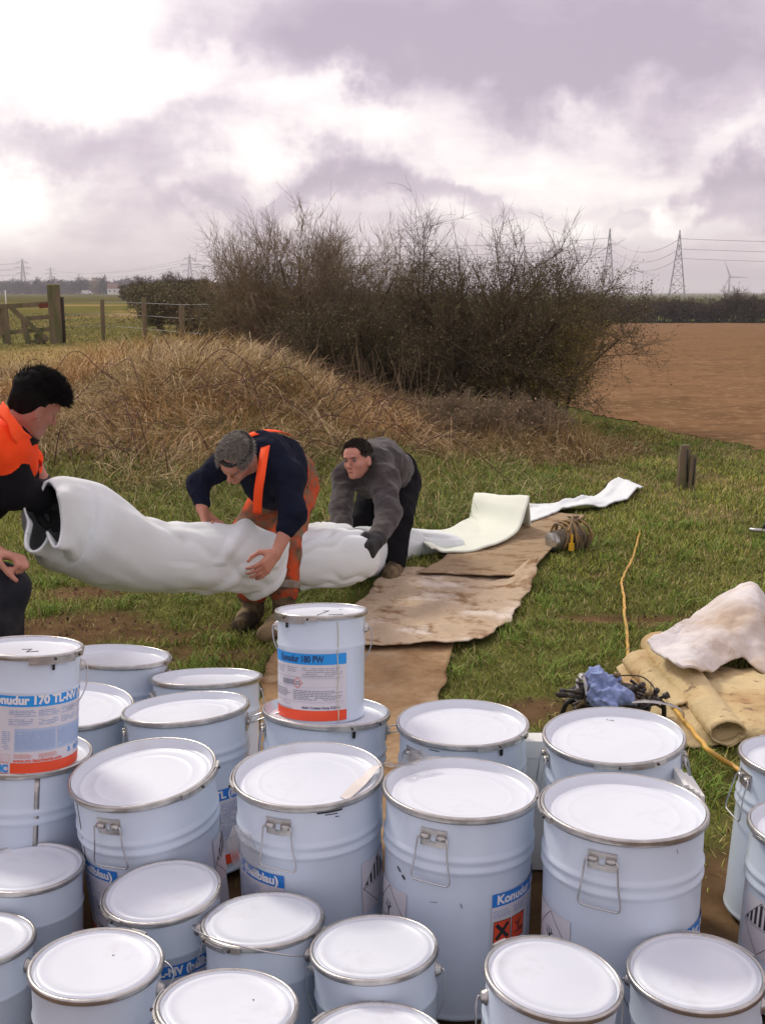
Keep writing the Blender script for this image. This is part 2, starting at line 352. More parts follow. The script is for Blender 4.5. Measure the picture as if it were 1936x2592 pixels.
M_glove = mat('black_glove', (.012, .014, .016), .65, var=.2, bump=.3, bscale=60)
M_boot = mat('muddy_boot', (.045, .035, .024), .9, var=.4, vscale=18, bump=.7, bscale=40, dirt=(.22, .16, .09), dscale=8, dthr=(.42, .6), spec=.2)
M_hairb = mat('black_hair', (.005, .0045, .0045), .9, spec=.15, var=.3, vscale=40, bump=.8, bscale=90)
M_hairg = mat('grey_hair', (.40, .375, .33), .7, var=.35, vscale=60, bump=1, bscale=110)
M_hairn = mat('dark_brown_hair', (.035, .024, .018), .7, var=.35, vscale=60, bump=1, bscale=110)
M_eye = mat('eye_white', (.26, .20, .18), .3, var=0)
M_pylon = mat('pylon_steel', (.30, .31, .34), .6, .2, var=.1)
M_turb = mat('turbine_white', (.62, .62, .66), .5, var=0)
M_cloth = mat('blue_paper_cloth', (.22, .29, .52), .85, var=.35, vscale=8, bump=.5, bscale=30)
M_dark = mat('dirty_dark_steel', (.05, .045, .042), .55, .4, var=.4, vscale=15, dirt=(.14, .09, .05), dscale=9, dthr=(.5, .65))
M_brass = mat('muddy_brass', (.26, .19, .10), .55, .5, var=.3, vscale=15, dirt=(.16, .12, .08), dscale=9, dthr=(.45, .62))
M_pumpy = mat('pump_body', (.20, .17, .12), .7, .2, var=.4, vscale=18, dirt=(.10, .075, .05), dscale=12, dthr=(.45, .6))
M_dirtyhose = mat('mud_caked_cable', (.30, .19, .07), .7, var=.35, vscale=25, dirt=(.13, .10, .07), dscale=9, dthr=(.42, .6))
M_yplug = mat('yellow_plug', (.75, .42, .02), .5, var=.1)
M_house = mat('distant_render', (.55, .50, .46), .8, var=.1)
M_roof = mat('distant_roof', (.18, .10, .08), .8, var=.1)
M_dtree = mat('distant_twigs', (.11, .10, .105), .95, var=.3, vscale=1)
M_dfir = mat('distant_evergreen', (.03, .045, .03), .95, var=.3, vscale=1)
M_hay = mat('distant_pale_willow', (.36, .27, .16), .95, var=.3, vscale=1)

# ------------------------------------------------------------------ terrain
def height(x, y):
    x = np.asarray(x, float); y = np.asarray(y, float)
    plat = .45 * ss(8.5, 15, y + .25 * x) * ss(-.2, -3.0, x)
    sx = np.where(x > -1.3, .88, 1.75)
    mound = .70 * np.exp(-((x + 1.3) / sx) ** 2 * .5) * np.exp(-((y - 12.2) / np.where(y < 12.2, 1.75, 2.6)) ** 2 * .5)
    brk = .22 * np.exp(-((x - 1.15) / 1.1) ** 2 - ((y - 12) / 1.2) ** 2)
    fieldr = -1.6 * ss(14, 120, y) * ss(.5, 3.5, x + 0 * y)
    bump = .035 * fbm(x * .9, y * .9, 0, 3, 3) * ss(3.5, 6, y) + .05 * fbm(x * 1.7, y * 1.7, 0, 5, 3) * ss(.1, .6, mound)
    bump = bump * (1 - ss(60, 200, np.hypot(x, y)))
    return plat + mound + brk + fieldr + bump
def soilmask(x, y):
    """bare worn earth in the turf"""
    n = fbm(x * 2.3, y * 2.3, 0, 11, 4) * .55 + fbm(x * 9, y * 9, 0, 13, 3) * .3
    m = 0
    for (px, py, rx, ry) in [(80, 1600, .60, .30), (330, 1600, .48, .16), (520, 1650, .35, .12), (640, 1590, .40, .22), (230, 1500, .30, .14), (1560, 1562, .62, .09), (1340, 1800, .22, .16),
                             (1460, 1268, .25, .12), (1340, 1330, .2, .06), (1520, 1450, .12, .05)]:
        c = G(px, py); q = ((x - c[0]) / rx) ** 2 + ((y - c[1]) / ry) ** 2
        m = np.maximum(m, ss(1.5, .45, q + n * 2.4))
    near = ss(3.95, 3.5, y + n * .8 - .15 * (x < -.2) + .75 * ss(.45, .8, x))        # trodden soil under the drums
    return np.maximum(m, near)
def strawmask(x, y):
    n = fbm(x * 1.1, y * 1.1, 0, 21, 4)
    h = .92 * np.exp(-((x + 1.3) / np.where(x > -1.3, 1.0, 2.3)) ** 2 * .5) * np.exp(-((y - 12.2) / 2.0) ** 2 * .5)
    a = ss(.13, .38, h + n * .16)
    b = ss(1.25, .55, ((x - 1.0) / 1.5) ** 2 + ((y - 10.9) / .95) ** 2 + n * .4)
    c = .75 * ss(.0, .35, n + .2) * ss(8.5, 10.5, y) * ss(-1, -3, x)
    return np.clip(np.maximum(np.maximum(a, b), c), 0, 1)
def trackmask(x, y):
    m = 0
    for P in ([(1540, 1118), (1650, 1160), (1800, 1205), (1990, 1262)], [(1400, 1130), (1500, 1180), (1640, 1222), (1800, 1300)], [(1620, 1080), (1760, 1120), (1960, 1180)], [(1500, 1210), (1600, 1240)]):
        Q = np.array([G(*p)[:2] for p in P])
        for i in range(len(Q) - 1):
            a, b = Q[i], Q[i + 1]; t = np.clip(((x - a[0]) * (b - a)[0] + (y - a[1]) * (b - a)[1]) / ((b - a) @ (b - a)), 0, 1)
            d = np.hypot(x - a[0] - t * (b - a)[0], y - a[1] - t * (b - a)[1]); m = np.maximum(m, ss(.34, .08, d + .22 * fbm(x * 3, y * 3, 0, 31, 3)))
    return m * .8
FA, FB, FC = G(1440, 1046)[:2], G(1700, 1098)[:2], G(2100, 1210)[:2]
def fieldmask(x, y):
    e = (FB - FA); s1 = (x - FA[0]) * -e[1] + (y - FA[1]) * e[0]
    e2 = (FC - FB); s2 = (x - FB[0]) * -e2[1] + (y - FB[1]) * e2[0]
    w = fbm(x * 2, y * 2, 0, 41, 3) * .35
    return (s1 + w > 0) & (s2 + w * 2 > 0) & (x > 1.75 + (y - 13) * .05) & (y < 121)
def axis(lo, hi, st, far, g=1.16):
    a = list(np.arange(lo, hi, st)); d = st
    while a[-1] < far: d *= g; a.append(a[-1] + d)
    d = st; b = [lo]
    while b[0] > -far: d *= g; b.insert(0, b[0] - d)
    return np.array(b[:-1] + a)
gx = axis(-6.2, 6.2, .065, 4200)
gy = [.5]; 
while gy[-1] < 16: gy.append(gy[-1] + .065)
d = .065
while gy[-1] < 121: d = min(d * 1.06, 3.0); gy.append(gy[-1] + d)
gy = [-4000, -1500, -500, -150, -50, -18, -6, -2, -.5] + gy
while gy[-1] < 4200: d *= 1.25; gy.append(gy[-1] + d)
gy = np.array(gy)
XX, YY = np.meshgrid(gx, gy); ZZ = height(XX, YY); sm = soilmask(XX, YY); st_ = strawmask(XX, YY); tr_ = trackmask(XX, YY)
ZZ = ZZ + sm * (.016 * fbm(XX * 7, YY * 7, 0, 51, 4) - .006) * (YY < 9) * (YY > .4) * (np.abs(XX) < 6)
n1 = fbm(XX * .8, YY * .8, 0, 61, 4)[..., None]
cg = np.array([.095, .105, .030]); cs = np.array([.125, .078, .042]); cst = np.array([.19, .135, .07]); ctr = np.array([.19, .14, .08])
far_g = np.array([.14, .128, .038]); far_y = np.array([.30, .22, .09])
near = cg * (1 + .3 * n1)
fy = ss(13, 17, YY)[..., None] * ss(1.5, -1.5, XX)[..., None]
farc = far_g + (far_y - far_g) * ss(-.15, .35, fbm(XX * .16, YY * .05, 0, 71, 3) + .2 * ss(40, 16, YY))[..., None]
farc = np.where((YY > 130)[..., None], np.array([.105, .098, .034]), farc)
C = near * (1 - fy) + farc * fy
C = C * (1 - st_[..., None] * (1 - fy)) + cst * st_[..., None] * (1 - fy)
C = C * (1 - tr_[..., None]) + ctr * tr_[..., None]
C = C * (1 - sm[..., None]) + cs * (1 + .4 * fbm(XX * 5, YY * 5, 0, 81, 3)[..., None]) * sm[..., None]
V = np.stack([XX, YY, ZZ], -1).reshape(-1, 3); Fg = grid_faces(len(gy), len(gx))
tag(mesh_np('ground', V, Fg, M_ground, tint=C.reshape(-1, 3)), kind='structure')
cen = V[Fg].mean(1); fm = fieldmask(cen[:, 0], cen[:, 1]) & (cen[:, 0] < 110)
used = np.unique(Fg[fm]); rm = np.full(len(V), -1); rm[used] = np.arange(len(used)); Vf = V[used].copy()
Vf[:, 2] += .008 + .03 * np.clip(fbm(Vf[:, 0] * 3.5, Vf[:, 1] * 3.5, 0, 91, 3), 0, 1) * ss(11, 14, Vf[:, 1]) * (Vf[:, 1] < 40)
tag(mesh_np('ploughed_field', Vf, rm[Fg[fm]], M_field), kind='structure')

# ------------------------------------------------------------------ blades
def blades(n, x, y, z, L, wd, col, th0=(0, .5), kap=(.5, 1.6), seg=3, azim=None):
    """curved tapering blades as real ribbons; returns V, quads, tris, colours"""
    az = rng.uniform(0, 2 * np.pi, n) if azim is None else azim
    th = rng.uniform(*th0, n); k = rng.uniform(*kap, n); P = np.stack([x, y, z], 1); out = []; dl = L / seg
    side = np.stack([-np.sin(az), np.cos(az), np.zeros(n)], 1); tw = rng.normal(0, .5, (n, 1)); side = side * np.cos(tw) + np.array([0, 0, 1]) * np.sin(tw) * .5
    for i in range(seg + 1):
        w = wd * (1 - .25 * i / seg) * .5 if i < seg else 0 * wd
        if i < seg: out += [P - side * w[:, None], P + side * w[:, None]]
        else: out += [P]
        a = th + k * (i + .5) / seg
        P = P + np.stack([np.cos(az) * np.sin(a), np.sin(az) * np.sin(a), np.cos(a)], 1) * dl[:, None]
        P[:, 2] = np.maximum(P[:, 2], z + .004)
    m = 2 * seg + 1; V = np.stack(out, 1).reshape(-1, 3); b = np.arange(n)[:, None] * m
    q = np.concatenate([b + np.array([[2 * i, 2 * i + 1, 2 * i + 3, 2 * i + 2]]) for i in range(seg - 1)]) if seg > 1 else np.zeros((0, 4), int)
    t = b + np.array([[2 * seg - 2, 2 * seg - 1, 2 * seg]])
    return V, q, t, np.repeat(col, m, axis=0)
def build_blades(name, parts, m, label=None):
    Vs, Q, T, Cc = [], [], [], []; o = 0
    for V, q, t, c in parts: Vs.append(V); Q.append(q + o); T.append(t + o); Cc.append(c); o += len(V)
    return tag(mesh_np(name, np.concatenate(Vs), [np.concatenate(Q), np.concatenate(T)], m, tint=np.concatenate(Cc), smooth=True), kind='stuff', label=label)
def scatter(n, y0, y1, pad=.25, pw=1.0, xl=-1e9, xr=1e9):
    """n ground points spread over the wedge the lens can see, a margin wider on both sides"""
    u = rng.uniform(0, 1, n) ** pw; y = y0 + (y1 - y0) * u; x = rng.uniform(-1, 1, n) * (y * .36 + .55 + pad); k = (x > xl) & (x < xr); return x[k], y[k]
def pal(n, cols, w):
    c = np.array(cols)[rng.choice(len(cols), n, p=np.array(w) / sum(w))]; return c * rng.uniform(.7, 1.3, (n, 1))
# ground plans of the sheets that cover the turf
SH1 = [G(*p) for p in [(668, 1700), (690, 1655), (760, 1640), (1060, 1600), (1150, 1612), (1135, 1680), (1120, 1770), (1090, 1850), (1040, 1990), (1010, 2250), (640, 2250), (640, 1990)]]
SH2 = [G(*p) for p in [(912, 1500), (990, 1447), (1120, 1450), (1370, 1452), (1352, 1505), (1318, 1512), (1290, 1575), (1250, 1640), (1180, 1650), (1145, 1620), (1040, 1640), (925, 1640), (700, 1655), (850, 1560)]]
SH3 = [G(*p) for p in [(1052, 1466), (1130, 1410), (1185, 1385), (1300, 1350), (1345, 1320), (1478, 1320), (1415, 1370), (1380, 1435), (1300, 1475)]]
LIN = [G(*p) for p in [(1072, 1368), (1110, 1400), (1230, 1392), (1345, 1345), (1480, 1307), (1590, 1267), (1627, 1240), (1562, 1228), (1440, 1290), (1345, 1300)]]
OLD = [G(*p) for p in [(1545, 1712), (1600, 1650), (1650, 1650), (1780, 1700), (2000, 1740), (2000, 1890), (1750, 1900), (1660, 1850)]]
if True:
    # short green turf round the workers
    x, y = scatter(400000, 2.7, 13.5, pw=.8); k = ~fieldmask(x, y)
    for P in (SH1, SH2, SH3, LIN, OLD): k &= ~inpoly(x, y, P)
    s = soilmask(x, y); stw = strawmask(x, y); tr = trackmask(x, y)
    k &= rng.uniform(0, 1, len(x)) > np.maximum(s * .86, tr * .6); k &= rng.uniform(0, 1, len(x)) > stw * .75
    x, y, s, stw = x[k], y[k], s[k], stw[k]; n = len(x)
    cl = fbm(x * 1.6, y * 1.6, 0, 101, 3); cl2 = fbm(x * .55, y * .55, 0, 102, 3)
    col = pal(n, [(.205, .245, .036), (.28, .33, .048), (.10, .125, .022), (.33, .265, .09), (.50, .40, .20)], [5, 3.6, 3.4, 3.2, 1.6])
    col = col * (1 + .55 * cl[:, None]) ; yel = ss(.0, .45, cl2 + .15 * rng.normal(size=n))[:, None]; col = col * (1 - .55 * yel) + col.mean(1, keepdims=True) * np.array([1.75, 1.25, .42]) * .55 * yel
    L = rng.uniform(.02, .055, n) * (1 + .7 * np.clip(cl, -.5, 1)) + .10 * rng.uniform(0, 1, n) * ss(7.2, 9.5, y - .35 * x) * (x < .8)
    L *= 1 - .4 * s
    wd = rng.uniform(.0022, .0042, n) * np.maximum(1, y / 5.0)
    p1 = blades(n, x, y, height(x, y) - .002, L, wd, col, (0, .9), (.2, 1.3), 2)
    # tufts beside the strip and the sheets
    cx, cy = scatter(1000, 2.9, 13); m = rng.integers(25, 60, len(cx)); x = np.repeat(cx, m) + rng.normal(0, .035, m.sum()); y = np.repeat(cy, m) + rng.normal(0, .035, m.sum()); k = ~fieldmask(x, y)
    for P in (SH1, SH2, SH3, LIN, OLD): k &= ~inpoly(x, y, P)
    k &= soilmask(x, y) < .5; x, y = x[k], y[k]; n = len(x)
    col = pal(n, [(.15, .25, .032), (.20, .30, .045), (.30, .27, .10)], [4, 3, 1])
    p2 = blades(n, x, y, height(x, y) - .002, rng.uniform(.04, .10, n), rng.uniform(.003, .005, n), col, (0, .7), (.4, 1.6), 3)
    build_blades('turf_grass', [p1, p2], M_grass)
    # plateau meadow behind, coarser with distance
    x, y = scatter(90000, 13, 60, pw=1.6, xr=1.2); k = x < 2.2 - (y - 12) * .16; x, y = x[k], y[k]; n = len(x)
    f = ss(-.15, .35, fbm(x * .16, y * .05, 0, 71, 3) + .2 * ss(40, 16, y))[:, None]
    col = pal(n, [(.19, .18, .06), (.26, .225, .065), (.15, .16, .06)], [3, 3, 2]) * (1 - f) + pal(n, [(.42, .31, .13), (.34, .26, .10)], [1, 1]) * f
    p3 = blades(n, x, y, height(x, y) - .01, rng.uniform(.03, .09, n), .004 * y / 5, col, (0, .9), (.3, 1.3), 2)
    build_blades('meadow_grass', [p3], M_grass)
    # rank dry grass on the bank
    x, y = scatter(175000, 7.8, 15.5, pw=.85, xr=2.6); s = strawmask(x, y); k = rng.uniform(0, 1, len(x)) < s * .95 + .04 * (y > 9) * (x < 0); x, y, s = x[k], y[k], s[k]; n = len(x)
    cl = fbm(x * 1.3, y * 1.3, 0, 111, 3); big = fbm(x * .5, y * .5, 2, 112, 2)
    col = pal(n, [(.50, .365, .175), (.60, .465, .25), (.37, .26, .125), (.21, .14, .07), (.68, .56, .34), (.20, .215, .055)], [5, 4, 4, 3, 1.2, .9])
    grn = (rng.uniform(0, 1, n) < .65 * ss(.62, .15, s))[:, None]; col = np.where(grn, pal(n, [(.09, .115, .022), (.13, .14, .035)], [1, 1]), col)
    pk = ss(-.1, .4, big)[:, None]; col = col * (1 - pk * .5) + col * np.array([1.12, .90, .80]) * pk * .5
    col *= (1 + .35 * cl[:, None])
    L = rng.uniform(.10, .34, n) * (.75 + .5 * s) * (1 + .5 * cl); wd = rng.uniform(.002, .0042, n) * y / 7
    az = 2.2 * fbm(x * .9, y * .9, 0, 113, 2) * 2 + rng.normal(0, 1.0, n) - .6
    p4 = blades(n, x, y, height(x, y) - .01, L, wd, col, (.0, 1.0), (.5, 2.3), 4, azim=az)
    # pale hay lying in swathes and long pale stalks
    cx, cy = scatter(420, 8, 13.5, xr=1.5); k = strawmask(cx, cy) > .3; cx, cy = cx[k], cy[k]; m = rng.integers(20, 60, len(cx)); a0 = np.repeat(rng.uniform(0, 6.28, len(cx)), m)
    x = np.repeat(cx, m) + rng.normal(0, .10, m.sum()); y = np.repeat(cy, m) + rng.normal(0, .10, m.sum()); n = len(x)
    col = pal(n, [(.55, .43, .25), (.42, .30, .16), (.30, .19, .10)], [3, 3, 2])
    p5 = blades(n, x, y, height(x, y) + rng.uniform(0, .10, n), rng.uniform(.2, .5, n), rng.uniform(.003, .005, n) * y / 8, col, (.5, 1.3), (.4, 1.5), 4, azim=a0 + rng.normal(0, .5, n))
    # ragged longer green and straw fringe at the foot of the bank
    x, y = scatter(60000, 6.8, 10.2, xr=1.3); w = ss(0, .5, (height(x, y) > -1) * (.55 + .6 * fbm(x * 1.5, y * 1.5, 0, 120, 3))) * ss(6.9, 7.8, y + .12 * x); k = (rng.uniform(0, 1, len(x)) < w) & (soilmask(x, y) < .5)
    for P in (SH3, LIN): k &= ~inpoly(x, y, P)
    x, y = x[k], y[k]; n = len(x)
    col = pal(n, [(.15, .21, .034), (.21, .27, .046), (.38, .30, .13), (.54, .43, .23), (.08, .11, .024)], [4, 2.5, 2.5, 1.2, 3])
    p6 = blades(n, x, y, height(x, y) - .004, rng.uniform(.06, .26, n), rng.uniform(.0025, .0045, n) * y / 7, col, (0, .8), (.6, 2.4), 4)
    build_blades('dead_grass', [p4, p5, p6], M_straw)
# bare soil crumbs on the worn earth
x, y = scatter(6000, 3.0, 7.6); k = soilmask(x, y) > .6
for P in (SH1, SH2, SH3, OLD): k &= ~inpoly(x, y, P)
x, y = x[k], y[k]; n = len(x); r_ = rng.uniform(.003, .013, n) * rng.uniform(.5, 1, n)
o8 = np.array([[1, 0, 0], [-1, 0, 0], [0, 1, 0], [0, -1, 0], [0, 0, .8], [0, 0, -.8]]); f8 = np.array([[0, 2, 4], [2, 1, 4], [1, 3, 4], [3, 0, 4], [2, 0, 5], [1, 2, 5], [3, 1, 5], [0, 3, 5]])
V = (np.stack([x, y, height(x, y) + .3 * r_], 1)[:, None] + o8[None] * r_[:, None, None] * rng.uniform(.6, 1.4, (n, 6, 1))).reshape(-1, 3)
tag(mesh_np('soil_crumbs', V, (np.arange(n)[:, None, None] * 6 + f8[None]).reshape(-1, 3), M_ground, smooth=False, tint=np.repeat(pal(n, [(.13, .08, .06), (.19, .12, .07), (.10, .065, .04)], [2, 2, 1]), 6, 0)), kind='stuff')

# ------------------------------------------------------------------ twigs, bushes, trees
def prisms(P0, P1, r0, r1):
    """triangular prisms between rows of points"""
    n = len(P0); D = P1 - P0; D /= np.linalg.norm(D, axis=1, keepdims=True) + 1e-9
    U = np.cross(D, np.where(np.abs(D[:, 2:3]) > .9, [[1., 0, 0]], [[0, 0, 1.]])); U /= np.linalg.norm(U, axis=1, keepdims=True) + 1e-9; Wv = np.cross(D, U); V = []
    for P, r in ((P0, r0), (P1, r1)):
        for a in (0, 2.0944, 4.18879): V.append(P + (U * math.cos(a) + Wv * math.sin(a)) * np.asarray(r).reshape(-1, 1))
    V = np.stack(V, 1).reshape(-1, 3); b = np.arange(n)[:, None] * 6
    F = np.concatenate([b + np.array([[i, (i + 1) % 3, 3 + (i + 1) % 3, 3 + i]]) for i in range(3)]); return V, F
def grow(P, D, L, r, seg, wob, up, droop=0):
    """polylines of seg pieces; returns list of point arrays, dirs and radii"""
    pts = [P]; ds = [D]; n = len(P); l = (L / seg)[:, None]
    for i in range(seg):
        D = D + rng.normal(0, wob, (n, 3)) + np.array([0, 0, up]) - np.array([0, 0, droop]) * i / seg; D /= np.linalg.norm(D, axis=1, keepdims=True); P = P + D * l; pts.append(P); ds.append(D)
    return pts, ds
def segs(pts, r, tip=.35):
    V, F, o = [], [], 0; m = len(pts) - 1
    for i in range(m):
        a = r * (1 - (1 - tip) * i / m); b = r * (1 - (1 - tip) * (i + 1) / m); v, f = prisms(pts[i], pts[i + 1], a, b); V.append(v); F.append(f + o); o += len(v)
    return np.concatenate(V), np.concatenate(F)
def spawn(pts, ds, r, k, ang, t0=.2):
    """k children along every polyline"""
    n = len(pts[0]); m = len(pts) - 1; A = np.stack(pts, 1); Dd = np.stack(ds, 1); idx = np.repeat(np.arange(n), k); u = rng.uniform(t0, 1, len(idx)) * m; i = np.minimum(u.astype(int), m - 1); f = (u - i)[:, None]
    P = A[idx, i] * (1 - f) + A[idx, i + 1] * f; D = Dd[idx, i + 1] + rng.normal(0, ang, (len(idx), 3)); D /= np.linalg.norm(D, axis=1, keepdims=True)
    return P, D, r[idx] * (1 - .6 * (u / m)), idx
def cat(L):
    V, F, o = [], [], 0
    for v, f in L: V.append(v); F.append(f + o); o += len(v)
    return np.concatenate(V), np.concatenate(F)
BSEED = 0
def bush(name, label, base, width, depth, hgt, nst, twigm, group=None, k=(7, 7, 5), lean=(0, 0), r0=.022, leaf=0, leafcol=((.05, .06, .02), (.10, .10, .03)), up=.05, spread=.55, catn='bush', wob=.16, twr=.0032, leafz=(0, .8), lw=.016):
    global rng, BSEED
    BSEED += 1; keep = rng; rng = np.random.default_rng(900 + BSEED)
    root = empty(name, base, label, catn, group); b = np.array(base)
    P = np.stack([rng.uniform(-.5, .5, nst) * width * .8, rng.uniform(-.5, .5, nst) * depth * .8, np.zeros(nst)], 1)
    gzz = height(b[0] + P[:, 0], b[1] + P[:, 1]) - b[2] - .03; P[:, 2] = gzz
    D = np.stack([P[:, 0] / width * spread * 2 + lean[0], P[:, 1] / depth * spread + lean[1], np.ones(nst)], 1) + rng.normal(0, .22, (nst, 3)) * [1, 1, .3]; D /= np.linalg.norm(D, axis=1, keepdims=True)
    L = hgt * rng.uniform(.55, .95, nst); r = r0 * rng.uniform(.5, 1.3, nst); pts, ds = grow(P, D, L, r, 6, .10, .0)
    if group == 'hedge bushes' or group is None:
        for q in range(nst): mesh_np('stem', *segs([a[q:q + 1] for a in pts], r[q:q + 1] * 1.3, .35), M_trunk, root, smooth=True)
    else: mesh_np('stems', *segs(pts, r, .35), M_trunk, root, smooth=True)['kind'] = 'stuff'
    out = []
    for lv, (kk, ang, lf) in enumerate(((k[0], .55, .42), (k[1], .6, .25), (k[2], .65, .14))):
        P, D, rr, idx = spawn(pts, ds, r, kk, ang, .15 if lv == 0 else .1); rr = np.maximum(rr * .55, twr * (1 - .2 * lv)); n = len(P)
        L = hgt * lf * rng.uniform(.5, 1.25, n); r = rr; pts, ds = grow(P, D, L, r, 4 if lv < 2 else 3, wob, up); out.append(segs(pts, r, .45))
    V, F = cat(out); mesh_np('crown', V, F, twigm, root)
    if leaf:
        A = np.stack(pts, 1).reshape(-1, 3); hz_ = (A[:, 2]) / hgt; A = A[(hz_ > leafz[0]) & (hz_ < leafz[1])]; q = A[rng.integers(0, len(A), leaf)] + rng.normal(0, .03, (leaf, 3))
        u = rng.normal(size=(leaf, 3)); u /= np.linalg.norm(u, axis=1, keepdims=True); w = np.cross(u, rng.normal(size=(leaf, 3))); w /= np.linalg.norm(w, axis=1, keepdims=True); s = rng.uniform(.5, 1.4, (leaf, 1)) * lw
        V = np.stack([q - u * s, q + w * s * .6 + np.cross(u, w) * s * .2, q + u * s, q - w * s * .6 + np.cross(u, w) * s * .2], 1).reshape(-1, 3)
        mesh_np('foliage', V, np.arange(leaf * 4).reshape(-1, 4), M_leaf, root, tint=np.repeat(pal(leaf, leafcol, [1] * len(leafcol)), 4, 0), smooth=False)
    rng = keep
    return root
def gz(x, y): return (x, y, float(height(x, y)))
DK = ((.07, .085, .026), (.12, .125, .038), (.15, .13, .055), (.22, .18, .085)); YG = ((.28, .22, .045), (.18, .17, .04), (.38, .26, .05), (.12, .11, .035))
bush('hawthorn_bush', 'tall sparse hawthorn with upright twigs sticking up highest, left end of the near hedge', gz(-.85, 15.6), 1.5, 1.3, 1.86, 30, M_twigl, 'hedge bushes', (9, 9, 7), (-.04, 0), .02, 16000, DK, up=.08, spread=.55, wob=.13, twr=.0034, leafz=(0, .85), lw=.012)
bush('hawthorn_bush', 'dense brown hawthorn in the low middle stretch of the near hedge', gz(.35, 14.6), 1.9, 1.4, 1.30, 26, M_twig, 'hedge bushes', (9, 9, 7), (0, 0), .02, 26000, DK, up=.04, twr=.0034, leafz=(0, 1.1), lw=.012)
bush('hawthorn_bush', 'broad dark hawthorn with several thick bare trunks beside the ploughed field', gz(1.16, 13.0), 1.15, 1.2, 1.80, 18, M_twig, 'hedge bushes', (11, 10, 7), (.06, 0), .036, 40000, DK, up=.03, spread=.8, twr=.0032, leafz=(0, 1.0), lw=.011)
bush('hawthorn_bush', 'dark thorny bush in front of the low middle of the hedge, above the dead grass', gz(.15, 13.4), 1.5, .9, 1.12, 20, M_twig, 'hedge bushes', (9, 9, 6), (0, 0), .02, 22000, DK, up=.03, twr=.0032, leafz=(0, 1.1), lw=.011)
bush('hawthorn_bush', 'upright twiggy hawthorn between the tall sparse bush and the straw mound', gz(-1.35, 16.6), 1.4, .9, 1.15, 20, M_twigl, 'hedge bushes', (8, 8, 6), (0, 0), .02, 15000, DK, up=.04, twr=.0034, leafz=(0, 1.1), lw=.012)
bush('ivy_tree', 'small leaning tree in yellow-green ivy at the field end of the hedge', gz(1.88, 12.6), .34, .4, 1.12, 10, M_twigl, None, (8, 8, 6), (.0, 0), .02, 30000, YG, up=.06, spread=.05, catn='tree', twr=.0028, leafz=(0, 1.2), lw=.010)
bush('bramble_heap', 'pale pinkish tangle of dead bramble at the foot of the hedge', gz(1.10, 11.2), 1.5, .8, .42, 60, M_twigl, None, (9, 7, 5), (0, 0), .006, 9000, ((.42, .29, .20), (.33, .22, .15), (.15, .14, .06)), up=-.12, spread=1.1, catn='bramble', wob=.3, twr=.0026, lw=.010)
for i, (px, y, w, h_, lb) in enumerate([(690, 21, 2.2, 1.02, 'dark bush low behind the crest of the straw mound'), (610, 25, 2.4, 1.10, 'dark bush left of the tall twiggy hawthorn'), (535, 31, 2.8, 1.22, 'dark hedge bush right of the third thin fence post'), (475, 42, 3.0, 1.32, 'dark hedge bush behind the third thin fence post'),
                                  (438, 64, 4.4, 1.6, 'dark hedge bush right of the second thin fence post'), (408, 100, 6.0, 1.8, 'small dark bush near the far left end of the hedge'), (382, 160, 7.0, 1.9, 'last small dark bush at the far left end of the hedge')]):
    x = (px - 968) / FPX * (y * CP + 1.1 * SP); bush('hedge_bush', lb, gz(x, y), w, w * .7, h_, 24, M_twig, 'bushes of the receding hedge', (8, 8, 5), (0, 0), .03, 14000, DK, up=.02, twr=.0036 * y / 16, lw=.014 * y / 16, leafz=(-.2, 1.1))
# tall dry stalks in front of the hedge
o = []
for i in range(46):
    c = np.array(gz(*(np.array([.0, 11.6]) + rng.normal(0, 1, 2) * [.35, .35]))); a = rng.normal(0, .16, 3); L = rng.uniform(.35, .8); P = np.array([c + np.array([a[0], a[1], 1]) * L * t for t in (0, .33, .66, 1)]); P[:, 0] += .04 * np.sin(np.arange(4) + a[2] * 9); o.append(P)
A = np.array(o); mesh_np('dry_stalks', *segs([A[:, i] for i in range(4)], np.full(len(A), .004), .5), M_twigl)['kind'] = 'stuff'
# arching bramble canes over the mound: each a thing of its own
mb = MB()
for i in range(60):
    x, y = rng.uniform(-4.2, .1), rng.uniform(8.7, 12.4)
    a = rng.uniform(0, 6.28); L = rng.uniform(.4, 1.4); hh = rng.uniform(.12, .38); t = np.linspace(0, 1, 14)
    X = x + math.cos(a) * L * t; Y = y + math.sin(a) * L * t * .7; Zb = height(X, Y) + .06
    P = np.stack([X, Y, Zb + hh * 4 * t * (1 - t) * (1 + .3 * np.sin(t * 7 + i)) + .05 * rng.uniform(0, 1)], 1); P[:, :2] += .025 * np.stack([fbm(t * 4, i), fbm(t * 4, i + 50)], 1); mb.tube(P, np.linspace(.005, .0025, 14), 5)
    for q in range(7):
        s = P[rng.integers(2, 13)]; d_ = rng.normal(0, 1, 3); d_[2] = abs(d_[2]) * .6; mb.bar(s, s + d_ / np.linalg.norm(d_) * rng.uniform(.05, .16), .0028)
tag(mb.build('bramble_tangle', mat('bramble_bark', (.11, .055, .04), .85, var=.4, vscale=3)), kind='stuff')

